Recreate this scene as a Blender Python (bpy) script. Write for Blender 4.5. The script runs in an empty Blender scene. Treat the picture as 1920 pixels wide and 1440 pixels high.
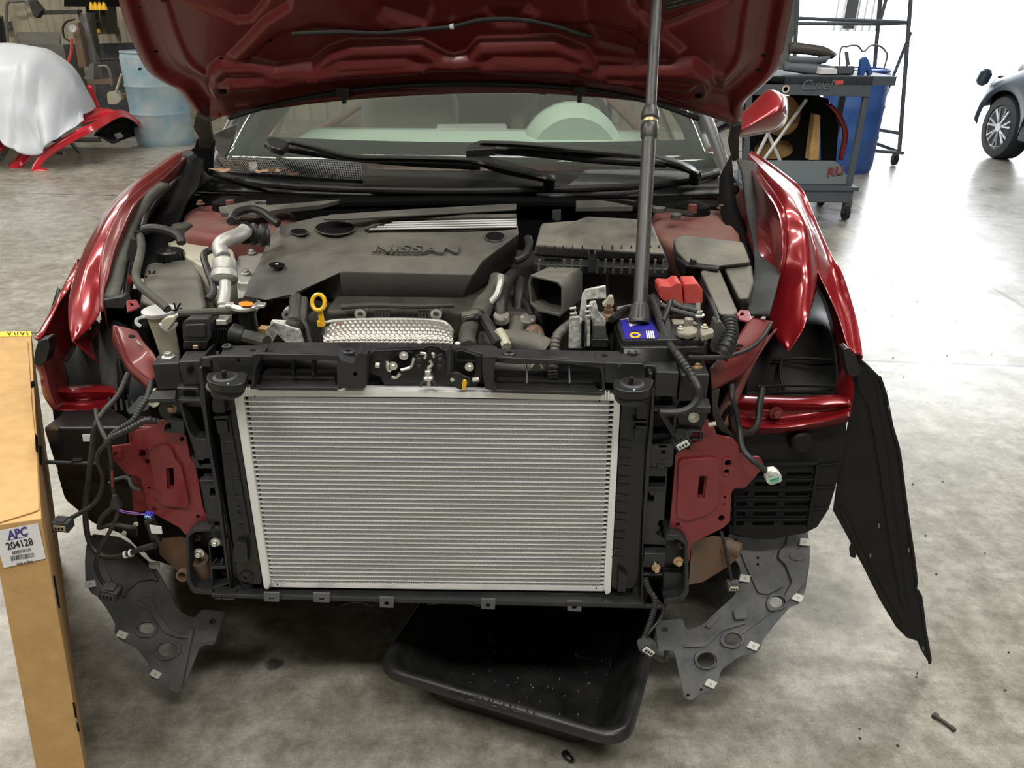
import bpy, bmesh, math, random
from mathutils import Vector as V, Matrix, noise
random.seed(7)
S = bpy.context.scene
# ---------------------------------------------------------------- camera
TH = math.radians(26.0); RO = math.radians(0.5); FPX = 1443.0
CAM = V((0, 0, 1.5))
FW = V((0, math.cos(TH), -math.sin(TH)))
R0, U0 = V((1, 0, 0)), V((0, math.sin(TH), math.cos(TH)))
RT = R0*math.cos(RO) + U0*math.sin(RO)
UP = U0*math.cos(RO) - R0*math.sin(RO)
cd = bpy.data.cameras.new('camera'); co = bpy.data.objects.new('camera', cd); S.collection.objects.link(co)
m = Matrix((RT, UP, -FW)).transposed().to_4x4(); m.translation = CAM; co.matrix_world = m
cd.sensor_width = 36; cd.lens = 36*FPX/1920; cd.clip_start = 0.02; cd.clip_end = 200
S.camera = co
# ---------------------------------------------------------------- world, lights, exposure
w = bpy.data.worlds.new('sky'); S.world = w; w.use_nodes = True
w.node_tree.nodes['Background'].inputs[0].default_value = (0.93, 0.97, 1, 1)
w.node_tree.nodes['Background'].inputs[1].default_value = 8.5
vs = S.view_settings; vs.view_transform = 'Standard'; vs.look = 'None'; vs.gamma = 1; vs.use_curve_mapping = False
vs.exposure = 0.0
def lamp(x, y, z, sx, sy, pw, col=(1, 0.965, 0.89), rx=0, ry=0):
    d = bpy.data.lights.new('ceiling_and_fill_light', 'AREA'); d.shape = 'RECTANGLE'; d.size = sx; d.size_y = sy
    d.energy = pw; d.color = col
    o = bpy.data.objects.new('ceiling_and_fill_light', d); S.collection.objects.link(o)
    o.location = (x, y, z); o.rotation_euler = (rx, ry, 0)
    return o
for (x, y, pw) in ((-2.2, -0.9, 100), (0.9, -0.9, 100), (-2.9, 1.6, 78), (1.8, 1.6, 70), (-1.3, 2.95, 55), (-.1, 2.95, 55), (1.1, 2.95, 55), (-5.2, 5.6, 110), (3.4, 6.5, 60), (-6.5, 3, 110), (-6.5, 8.8, 120)):  # the row over the cabin is added, to brighten the dashboard
    lamp(x, y, 4.6, 2.0, 0.5, pw)
# ---------------------------------------------------------------- ray helpers
def ray(px, py): return FW + RT*((px-960)/FPX) + UP*((720-py)/FPX)
def P(px, py, X=None, Y=None, Z=None, D=None, Q=None):
    d = ray(px, py)
    if Q: t = (Q[0]-CAM).dot(Q[1])/d.dot(Q[1])
    elif X is not None: t = X/d.x
    elif Y is not None: t = Y/d.y
    elif Z is not None: t = (Z-1.5)/d.z
    else: t = D
    return CAM + d*t
def YP(y): return (V((0, y, 0)), V((0, -1, 0)))
def ZP(z): return (V((0, 0, z)), V((0, 0, 1)))
def PL(p, n): return (V(p), V(n).normalized())
def plane3(a, b, c):
    n = (b-a).cross(c-a).normalized()
    if n.dot(CAM-a) < 0: n = -n
    return (a, n)
# ---------------------------------------------------------------- materials
def nt(name):
    mt = bpy.data.materials.new(name); mt.use_nodes = True
    return mt, mt.node_tree.nodes, mt.node_tree.links, mt.node_tree.nodes['Principled BSDF']
def mat(name, col, rough=.5, metal=0, coat=0, dust=0, dcol=(0.25, 0.215, 0.15), dsc=9, bump=0, bsc=60, spec=.5, alpha=1, trans=0, var=0, vsc=12, up=0, sub=0):
    mt, N, L, B = nt(name)
    B.inputs['Roughness'].default_value = rough; B.inputs['Metallic'].default_value = metal
    B.inputs['Coat Weight'].default_value = coat; B.inputs['Coat Roughness'].default_value = .10
    B.inputs['Specular IOR Level'].default_value = spec; B.inputs['Transmission Weight'].default_value = trans
    B.inputs['Alpha'].default_value = alpha
    if sub: B.inputs['Subsurface Weight'].default_value = sub; B.inputs['Subsurface Radius'].default_value = (.01, .01, .01)
    c = (*col, 1); B.inputs['Base Color'].default_value = c
    geo = N.new('ShaderNodeNewGeometry')
    src = None
    if var:
        n = N.new('ShaderNodeTexNoise'); n.inputs['Scale'].default_value = vsc; n.inputs['Detail'].default_value = 5; L.new(geo.outputs['Position'], n.inputs['Vector'])
        r = N.new('ShaderNodeValToRGB'); r.color_ramp.elements[0].position = .35; r.color_ramp.elements[1].position = .65
        r.color_ramp.elements[0].color = (*[k*(1-var) for k in col], 1); r.color_ramp.elements[1].color = (*[min(1, k*(1+var)) for k in col], 1)
        L.new(n.outputs['Fac'], r.inputs['Fac']); src = r.outputs['Color']; L.new(src, B.inputs['Base Color'])
    if dust:
        n = N.new('ShaderNodeTexNoise'); n.inputs['Scale'].default_value = dsc; n.inputs['Detail'].default_value = 8; n.inputs['Roughness'].default_value = .65; L.new(geo.outputs['Position'], n.inputs['Vector'])
        r = N.new('ShaderNodeMapRange'); r.inputs[1].default_value = .32; r.inputs[2].default_value = .68; L.new(n.outputs['Fac'], r.inputs[0])
        mu = N.new('ShaderNodeMath'); mu.operation = 'MULTIPLY'; mu.inputs[1].default_value = dust; L.new(r.outputs[0], mu.inputs[0]); f = mu.outputs[0]
        if up:
            sp = N.new('ShaderNodeSeparateXYZ'); L.new(geo.outputs['Normal'], sp.inputs[0])
            mr = N.new('ShaderNodeMapRange'); mr.inputs[1].default_value = .2; mr.inputs[2].default_value = .9; mr.inputs[3].default_value = 1-up; L.new(sp.outputs['Z'], mr.inputs[0])
            m2 = N.new('ShaderNodeMath'); m2.operation = 'MULTIPLY'; L.new(f, m2.inputs[0]); L.new(mr.outputs[0], m2.inputs[1]); f = m2.outputs[0]
        mx = N.new('ShaderNodeMix'); mx.data_type = 'RGBA'; L.new(f, mx.inputs[0])
        if src: L.new(src, mx.inputs[6])
        else: mx.inputs[6].default_value = c
        mx.inputs[7].default_value = (*dcol, 1); L.new(mx.outputs[2], B.inputs['Base Color'])
        mr = N.new('ShaderNodeMapRange'); mr.inputs[3].default_value = rough; mr.inputs[4].default_value = .85; L.new(f, mr.inputs[0]); L.new(mr.outputs[0], B.inputs['Roughness'])
    if bump:
        n = N.new('ShaderNodeTexNoise'); n.inputs['Scale'].default_value = bsc; n.inputs['Detail'].default_value = 4; L.new(geo.outputs['Position'], n.inputs['Vector'])
        b = N.new('ShaderNodeBump'); b.inputs['Strength'].default_value = bump; b.inputs['Distance'].default_value = .004; L.new(n.outputs['Fac'], b.inputs['Height']); L.new(b.outputs['Normal'], B.inputs['Normal'])
    return mt
M = {}
M['paint'] = mat('red_paint', (0.27, .010, .016), .30, .35, 1)
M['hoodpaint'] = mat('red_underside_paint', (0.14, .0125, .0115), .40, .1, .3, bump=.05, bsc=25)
M['undercoat'] = mat('dull_red_primer_paint', (0.18, .018, .022), .38, .1, .3, dust=.35, dcol=(.22, .1, .08), dsc=14)
M['bracket'] = mat('semi_gloss_red_bracket_paint', (0.21, .018, .026), .30, .15, .35, dust=.2, dcol=(.30, .10, .09), dsc=22, bump=.12, bsc=90)
M['dustyred'] = mat('dusty_red_paint', (0.2, .04, .04), .6, 0, 0, dust=.95, dcol=(.25, .165, .13), dsc=6, up=.4)
M['cover'] = mat('dusty_grey_plastic', (0.075, .075, .073), .40, 0, 0, dust=.8, dcol=(.20, .185, .145), dsc=5, bump=.25, bsc=350, up=.8)
M['lid'] = mat('dusty_lid_plastic', (0.075, .075, .072), .42, 0, 0, dust=.9, dcol=(.27, .25, .20), dsc=8, up=.7)
M['black'] = mat('black_plastic', (0.010, .0105, .011), .34, bump=.05, bsc=200)
M['frame'] = mat('worn_black_plastic', (0.017, .018, .020), .33, dust=.4, dcol=(.05, .05, .05), dsc=14)
M['deep'] = mat('dark_parts_and_hole_shade', (0.004, .004, .0045), .75, spec=.15)  # near-black; its colour also stands in for shade in holes and gaps
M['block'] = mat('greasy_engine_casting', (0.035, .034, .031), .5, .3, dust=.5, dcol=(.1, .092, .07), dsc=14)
M['rubber'] = mat('rubber', (0.014, .014, .014), .42, dust=.3, dcol=(.06, .058, .05), dsc=15)
M['dustrub'] = mat('dusty_rubber', (0.03, .03, .028), .65, dust=.75, dcol=(.13, .125, .10), dsc=10)
M['felt'] = mat('dusty_grey_liner', (0.03, .033, .035), .8, dust=.7, dcol=(.10, .105, .105), dsc=9, bump=.3, bsc=200)
M['liner'] = mat('black_wheel_liner', (0.0075, .008, .009), .5, spec=.3, dust=.2, dcol=(.03, .03, .03), dsc=9, bump=.1, bsc=120)
M['silver'] = mat('silver_aluminium', (0.88, .88, .88), .36, .2)
M['fin'] = mat('aluminium_fins', (0.31, .315, .32), .5, .3)
M['alu'] = mat('cast_aluminium', (0.52, .52, .50), .45, .6, dust=.3, dcol=(.4, .38, .33), dsc=15, bump=.2, bsc=70)
M['steel'] = mat('bolt_steel', (0.68, .67, .62), .32, .8)
M['gold'] = mat('yellow_zinc_steel', (0.60, .42, .24), .38, .6)
M['rust'] = mat('rusty_dirty_metal', (0.17, .14, .11), .6, .2, dust=.7, dcol=(.28, .12, .05), dsc=12, bump=.3, bsc=60)
M['white'] = mat('white_plastic', (0.68, .69, .66), .45)
M['milky'] = mat('translucent_tank_plastic', (0.56, .55, .44), .4, dust=.5, dcol=(.38, .33, .22), dsc=8, sub=.15)
M['milky2'] = mat('pale_filler_plastic', (0.62, .64, .64), .35, dust=.3, dcol=(.45, .42, .34), dsc=8, sub=.15)
M['yellow'] = mat('yellow_plastic', (0.85, .50, .01), .35, coat=.3)
M['orange'] = mat('orange_sticker', (0.85, .25, .02), .4)
M['red'] = mat('faded_red_plastic', (0.60, .055, .05), .5, dust=.3, dcol=(.62, .25, .2), dsc=30)
M['blue'] = mat('blue_label', (0.03, .025, .32), .35)
M['cyan'] = mat('light_blue_paint_mark', (0.3, .62, .8), .5)
M['green'] = mat('green_seal', (0.18, .62, .36), .5)
M['purple'] = mat('purple_wire', (0.25, .1, .35), .5)
M['leaf'] = mat('dry_leaf', (0.50, .30, .19), .75, var=.35, vsc=60, bump=.6, bsc=70)
M['leafd'] = mat('brown_leaf', (0.15, .085, .04), .8, var=.4, vsc=60, bump=.6, bsc=70)
M['shield'] = mat('splash_shield_plastic', (0.08, .087, .10), .30, dust=.55, dcol=(.20, .195, .18), dsc=16, bump=.08, bsc=90)
M['card'] = mat('cardboard', (0.53, .325, .13), .8, var=.07, vsc=30, bump=.15, bsc=140)
M['paper'] = mat('white_paper', (0.78, .78, .8), .6)
M['ink'] = mat('black_ink', (0.02, .02, .03), .6)
M['navy'] = mat('navy_ink', (0.05, .04, .22), .6)
M['tape'] = mat('yellow_tape', (0.95, .66, .02), .5)
M['rod'] = mat('scuffed_black_pole', (0.055, .054, .054), .32, .4, dust=.35, dcol=(.16, .155, .15), dsc=25)
M['tub'] = mat('black_tub_plastic', (0.012, .012, .013), .28, dust=.35, dcol=(.06, .06, .06), dsc=12, bump=.15, bsc=40)
M['sheet'] = mat('white_plastic_sheet', (0.60, .63, .68), .5, bump=.1, bsc=20)
M['quilt'] = mat('quilted_heat_shield_foil', (0.60, .58, .53), .33, .75, bump=.2, bsc=90)
M['brightred'] = mat('bright_red_paint', (0.66, .012, .03), .3, 0, .8)
M['drumblue'] = mat('blue_drum_plastic', (0.018, .09, .36), .45, dust=.35, dcol=(.12, .2, .42), dsc=6)
M['drumold'] = mat('worn_pale_blue_drum', (0.19, .34, .43), .6, dust=.9, dcol=(.46, .48, .46), dsc=4)
M['greyplastic'] = mat('grey_cart_metal', (0.075, .095, .12), .5, dust=.4, dcol=(.13, .13, .14), dsc=8)
M['greymetal'] = mat('painted_grey_metal', (0.17, .17, .165), .5, .3, dust=.5, dcol=(.28, .27, .24), dsc=5)
M['foam'] = mat('slate_grey_panel', (0.15, .18, .2), .6)
M['tire'] = mat('tyre_rubber', (0.02, .024, .032), .7)
M['rim'] = mat('alloy_rim', (0.6, .63, .68), .3, .6)
M['carblue'] = mat('dark_blue_car_paint', (0.03, .05, .085), .5, .1, .15)
M['grimy'] = mat('grimy_terminal_metal', (0.34, .32, .27), .55, .2, dust=.8, dcol=(.18, .16, .12), dsc=60, bump=.4, bsc=120)
M['corroded'] = mat('corroded_aluminium', (0.55, .55, .53), .5, .15, var=.45, vsc=90, bump=.5, bsc=90)
M['dash'] = mat('pale_green_dashboard', (0.34, .40, .35), .5)
M['seat'] = mat('dark_seat_cloth', (0.26, .25, .23), .85)
M['tint'] = mat('tinted_side_glass', (.02, .025, .025), .1, alpha=.2)
M['trimg'] = mat('interior_grey', (0.07, .075, .07), .7)
M['glasscap'] = mat('clear_plastic', (.75, .75, .72), .2)
def glass():
    mt, N, L, B = nt('windscreen_glass')
    N.remove(B); o = N['Material Output']
    t = N.new('ShaderNodeBsdfTransparent'); t.inputs[0].default_value = (.92, .96, .93, 1)
    g = N.new('ShaderNodeBsdfGlossy'); g.inputs['Roughness'].default_value = .03; g.inputs[0].default_value = (.9, .95, .92, 1)
    d = N.new('ShaderNodeBsdfDiffuse'); d.inputs[0].default_value = (.55, .6, .55, 1)
    lw = N.new('ShaderNodeLayerWeight'); lw.inputs[0].default_value = .5; pw = N.new('ShaderNodeMath'); pw.operation = 'POWER'; pw.inputs[1].default_value = 4.5; L.new(lw.outputs['Facing'], pw.inputs[0])
    fr = N.new('ShaderNodeMath'); fr.operation = 'MULTIPLY_ADD'; fr.inputs[1].default_value = .8; fr.inputs[2].default_value = .03; L.new(pw.outputs[0], fr.inputs[0])
    m1 = N.new('ShaderNodeMixShader'); m1.inputs[0].default_value = .035; L.new(t.outputs[0], m1.inputs[1]); L.new(d.outputs[0], m1.inputs[2])
    m2 = N.new('ShaderNodeMixShader'); L.new(fr.outputs[0], m2.inputs[0]); L.new(m1.outputs[0], m2.inputs[1]); L.new(g.outputs[0], m2.inputs[2])
    L.new(m2.outputs[0], o.inputs[0]); return mt
M['glass'] = glass()
# ---------------------------------------------------------------- object helpers
ORG = {}
def mk(name, bm, mt, par=None, bev=0, smooth=True, kind=None, ang=35, seg=2):
    me = bpy.data.meshes.new(name)
    vs_ = [v.co for v in bm.verts]
    c = V((0, 0, 0))
    if vs_:
        lo = V([min(v[i] for v in vs_) for i in range(3)]); hi = V([max(v[i] for v in vs_) for i in range(3)]); c = (lo+hi)/2
    for v in bm.verts: v.co = v.co - c
    bm.to_mesh(me); bm.free()
    for m_ in (mt if isinstance(mt, (list, tuple)) else [mt]): me.materials.append(M[m_] if isinstance(m_, str) else m_)
    if smooth:
        me.polygons.foreach_set('use_smooth', [True]*len(me.polygons)); me.set_sharp_from_angle(angle=math.radians(ang))
    o = bpy.data.objects.new(name, me); S.collection.objects.link(o)
    ORG[o.name] = c
    if par: o.parent = par; o.location = c - ORG[par.name]
    else: o.location = c
    if bev:
        b = o.modifiers.new('bevel', 'BEVEL'); b.width = bev; b.segments = seg; b.harden_normals = True; b.limit_method = 'ANGLE'; b.angle_limit = math.radians(40)
    if kind: o['kind'] = kind
    return o
def thing(name, label, cat, loc, group=None):
    o = bpy.data.objects.new(name, None); S.collection.objects.link(o); o.location = loc; o.empty_display_size = .05
    ORG[o.name] = V(loc); o['label'] = label; o['category'] = cat
    if group: o['group'] = group
    return o
def tag(o, label, cat, group=None):
    o['label'] = label; o['category'] = cat
    if group: o['group'] = group
    return o
def catmull(pts, n=6, closed=False):
    out = []; L_ = len(pts); rng = range(L_ if closed else L_-1)
    for i in rng:
        if closed: a, b, c, d = pts[i-1], pts[i], pts[(i+1) % L_], pts[(i+2) % L_]
        else: a, b, c, d = pts[max(i-1, 0)], pts[i], pts[i+1], pts[min(i+2, L_-1)]
        for k in range(n):
            t = k/n
            out.append(((b*2)+(c-a)*t+(a*2-b*5+c*4-d)*t*t+(b*3-a-c*3+d)*t**3)*.5)
    if not closed: out.append(pts[-1])
    return out
def rnd2(pts, f=.25, cap=14, n=3):
    """round the corners of a 2-D outline"""
    out = []; L_ = len(pts)
    for i in range(L_):
        a, b, c = V(pts[i-1]), V(pts[i]), V(pts[(i+1) % L_])
        da, dc = (a-b), (c-b)
        ra = min(da.length*f, cap); rc = min(dc.length*f, cap)
        p, q = b+da.normalized()*ra, b+dc.normalized()*rc
        for k in range(n+1):
            t = k/n; out.append(tuple(p*(1-t)**2 + b*2*t*(1-t) + q*t*t))
    return out
def ell(cx, cy, rx, ry=None, n=14, a0=0):
    ry = rx if ry is None else ry
    return [(cx+rx*math.cos(a0+2*math.pi*k/n), cy+ry*math.sin(a0+2*math.pi*k/n)) for k in range(n)]
def rect(x0, y0, x1, y1): return [(x0, y0), (x1, y0), (x1, y1), (x0, y1)]
def add_poly(bm, loops, n, t):
    """loops of 3-D points (first outer, rest holes) on a plane with normal n, thickness t behind it"""
    es = []; vs_ = []
    for lp in loops:
        v_ = [bm.verts.new(p) for p in lp]; vs_ += v_
        es += [bm.edges.new((v_[i], v_[(i+1) % len(v_)])) for i in range(len(v_))]
    if len(loops) == 1: fs = [bm.faces.new([e for e in vs_])]
    else:
        r = bmesh.ops.triangle_fill(bm, use_beauty=True, use_dissolve=False, edges=es, normal=n)
        fs = [g for g in r['geom'] if isinstance(g, bmesh.types.BMFace)]
    for f in fs:
        f.normal_update()
        if f.normal.dot(n) < 0: f.normal_flip()
    if t:
        r = bmesh.ops.extrude_face_region(bm, geom=fs, use_keep_orig=True)
        nv = [g for g in r['geom'] if isinstance(g, bmesh.types.BMVert)]
        nf = [g for g in r['geom'] if isinstance(g, bmesh.types.BMFace)]
        for v in nv: v.co -= n*t
        for f in fs + nf: pass
        bmesh.ops.recalc_face_normals(bm, faces=bm.faces)
def plate(name, pts, Q, t, mt, par=None, holes=(), bev=.0015, pads=(), kind=None, smooth=True):
    """a flat shape seen in the photo, standing on its own plane Q, with thickness t; pads = raised areas (outline, height[, holes])"""
    if isinstance(Q, (int, float)): Q = YP(Q)
    bm = bmesh.new()
    add_poly(bm, [[P(x, y, Q=Q) for x, y in lp] for lp in [pts, *holes]], Q[1], t)
    for pd in pads:
        h = pd[1]; lps = [pd[0], *(pd[2] if len(pd) > 2 else ())]
        add_poly(bm, [[P(x, y, Q=Q)+Q[1]*h for x, y in lp] for lp in lps], Q[1], h+min(t*.5, .002))
    return mk(name, bm, mt, par, bev, smooth, kind)
def addbox(bm, c, sx, sy, sz, rot=None):
    r = bmesh.ops.create_cube(bm, size=1)
    m_ = Matrix.Diagonal((sx, sy, sz, 1))
    if rot is not None: m_ = rot.to_4x4() @ m_
    bmesh.ops.transform(bm, matrix=Matrix.Translation(c) @ m_, verts=r['verts'])
def box(name, lo, hi, mt, par=None, bev=.003, rot=None, kind=None):
    bm = bmesh.new(); lo, hi = V(lo), V(hi); s = hi-lo
    addbox(bm, (lo+hi)/2, s.x, s.y, s.z, rot); return mk(name, bm, mt, par, bev, kind=kind)
def hexa(name, top, bot, mt, par=None, bev=.003, kind=None):
    bm = bmesh.new(); a = [bm.verts.new(p) for p in top]; b = [bm.verts.new(p) for p in bot]; n = len(a)
    bm.faces.new(a); bm.faces.new(b[::-1])
    for i in range(n): bm.faces.new((a[i], b[i], b[(i+1) % n], a[(i+1) % n]))
    bmesh.ops.recalc_face_normals(bm, faces=bm.faces)
    return mk(name, bm, mt, par, bev, kind=kind)
def slab(name, pts, z, h, mt, par=None, bev=.003, holes=(), pads=(), kind=None):
    """horizontal solid whose top outline is at height z"""
    return plate(name, pts, ZP(z), h, mt, par, holes, bev, pads, kind)
def add_tube(bm, pts, r, n=10, cap=True, rfun=None):
    t0 = (pts[1]-pts[0]).normalized(); up = V((0, 0, 1)) if abs(t0.z) < .9 else V((1, 0, 0))
    nrm = (up - t0*up.dot(t0)).normalized(); rings = []
    for i, p in enumerate(pts):
        t = (pts[min(i+1, len(pts)-1)] - pts[max(i-1, 0)])
        t = t.normalized() if t.length > 1e-9 else t0
        nrm = (nrm - t*nrm.dot(t)); nrm = nrm.normalized() if nrm.length > 1e-6 else t.orthogonal().normalized()
        b = t.cross(nrm); rr = rfun(i) if rfun else (r[i] if isinstance(r, (list, tuple)) else r)
        rings.append([bm.verts.new(p + (nrm*math.cos(2*math.pi*k/n) + b*math.sin(2*math.pi*k/n))*rr) for k in range(n)])
    for a, b in zip(rings, rings[1:]):
        for k in range(n): bm.faces.new((a[k], a[(k+1) % n], b[(k+1) % n], b[k]))
    if cap: bm.faces.new(rings[0][::-1]); bm.faces.new(rings[-1])
def tube(name, pts, r, mt, par=None, n=10, sub=6, corr=0, cl=False, sm=True):
    """pts: 3-D points; corr = ring pitch for corrugated conduit"""
    p = catmull([V(q) for q in pts], sub) if (sm and len(pts) > 2) else [V(q) for q in pts]
    bm = bmesh.new()
    if corr:
        q = [p[0]]; d = 0
        out = [p[0]]; step = corr/4
        for a, b in zip(p, p[1:]):
            L_ = (b-a).length; k = max(1, int(L_/step))
            out += [a+(b-a)*(j+1)/k for j in range(k)]
        add_tube(bm, out, r, n, rfun=lambda i: r*(1.0 if (i % 4) < 2 else .86))
    else: add_tube(bm, p, r, n)
    return mk(name, bm, mt, par)
def PT(*a):
    """list of (px,py,Y) -> 3-D"""
    return [P(x, y, Y=z) for x, y, z in a]
def wire(name, pts, r, mt, par, **k): return tube(name, PT(*pts), r, mt, par, **k)
def add_lathe(bm, c, axis, prof, n=24, cap=True):
    axis = V(axis).normalized(); u = axis.orthogonal().normalized(); v_ = axis.cross(u); c = V(c); rings = []
    for r, h in prof:
        rings.append([bm.verts.new(c+axis*h+(u*math.cos(2*math.pi*k/n)+v_*math.sin(2*math.pi*k/n))*max(r, 1e-5)) for k in range(n)])
    for a, b in zip(rings, rings[1:]):
        for k in range(n): bm.faces.new((a[k], a[(k+1) % n], b[(k+1) % n], b[k]))
    if cap: bm.faces.new(rings[0][::-1]); bm.faces.new(rings[-1])
def lathe(name, c, axis, prof, mt, par=None, n=24, bev=0, cap=True):
    bm = bmesh.new(); add_lathe(bm, c, axis, prof, n, cap); bmesh.ops.recalc_face_normals(bm, faces=bm.faces)
    return mk(name, bm, mt, par, bev)
def bolt(px, py, Q, r, mt, par, axis=None, h=.7, name='bolt'):
    if isinstance(Q, (int, float)): Q = YP(Q)
    c = P(px, py, Q=Q); ax = V(axis) if axis else Q[1]; s = r/FPX*(c-CAM).dot(FW)
    bm = bmesh.new()
    add_lathe(bm, c, ax, [(s, -s*.1), (s, s*.12), (s*.8, s*.2)], 18)
    add_lathe(bm, c, ax, [(s*.62, s*.1), (s*.62, s*h), (s*.5, s*(h+.12))], 6)
    return mk(name, bm, mt, par)
def grommet(px, py, Q, r, par, mt='rubber', h=.004, name='grommet'):
    if isinstance(Q, (int, float)): Q = YP(Q)
    c = P(px, py, Q=Q); s = r/FPX*(c-CAM).dot(FW); bm = bmesh.new()
    add_lathe(bm, c, Q[1], [(s, -.002), (s, h), (s*.75, h*1.4), (s*.42, h*1.2), (s*.38, -.001)], 20)
    return mk(name, bm, mt, par)
def loft(name, rails, mt, par=None, n=32, sub=4, thick=.0015, closed=False, disp=None, kind=None):
    """skin through several 3-D rails (each resampled to n points), solidified"""
    def resamp(r):
        r = catmull([V(q) for q in r], 8) if len(r) > 2 else [V(r[0]), V(r[1])]
        ds = [0]
        for a, b in zip(r, r[1:]): ds.append(ds[-1]+(b-a).length)
        o = []; j = 0
        for k in range(n):
            t = ds[-1]*k/(n-1)
            while j < len(ds)-2 and ds[j+1] < t: j += 1
            L_ = ds[j+1]-ds[j] or 1
            o.append(r[j].lerp(r[j+1], min(1, max(0, (t-ds[j])/L_))))
        return o
    R = [resamp(r) for r in rails]
    cols = [catmull([r[k] for r in R], sub) if sub > 1 and len(R) > 2 else [r[k] for r in R] for k in range(n)]
    bm = bmesh.new(); g = [[bm.verts.new(disp(p, i/(n-1), j/(len(c)-1)) if disp else p) for j, p in enumerate(c)] for i, c in enumerate(cols)]
    for a, b in zip(g, g[1:]):
        for k in range(len(a)-1):
            try: bm.faces.new((a[k], a[k+1], b[k+1], b[k]))
            except ValueError: pass
    bmesh.ops.remove_doubles(bm, verts=bm.verts, dist=1e-5)
    o = mk(name, bm, mt, par, ang=50, kind=kind)
    if thick:
        s = o.modifiers.new('thickness', 'SOLIDIFY'); s.thickness = thick; s.offset = 0
    return o
def PX(*a):
    """(px,py,'X'|'Y'|'Z'|'D',value) -> 3-D"""
    return [P(x, y, **{k: v}) for x, y, k, v in a]
def text(name, s, o, u, v, size, ext, mt, par, sx=1.0, shear=0, bold=0, spc=1.0):
    """letters lying in the plane spanned by u (reading direction) and v (up), left-bottom at o"""
    cu = bpy.data.curves.new(name, 'FONT'); cu.body = s; cu.size = size; cu.extrude = ext; cu.shear = shear; cu.offset = bold; cu.space_character = spc; cu.resolution_u = 3
    tmp = bpy.data.objects.new('tmp', cu); me = bpy.data.meshes.new_from_object(tmp)
    u = V(u).normalized(); n = u.cross(V(v)).normalized(); v = n.cross(u)
    bm = bmesh.new(); bm.from_mesh(me)
    for q in bm.verts: q.co = V(o) + u*(q.co.x*sx) + v*q.co.y + n*q.co.z
    bpy.data.objects.remove(tmp); bpy.data.meshes.remove(me)
    return mk(name, bm, mt, par, smooth=False)
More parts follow.
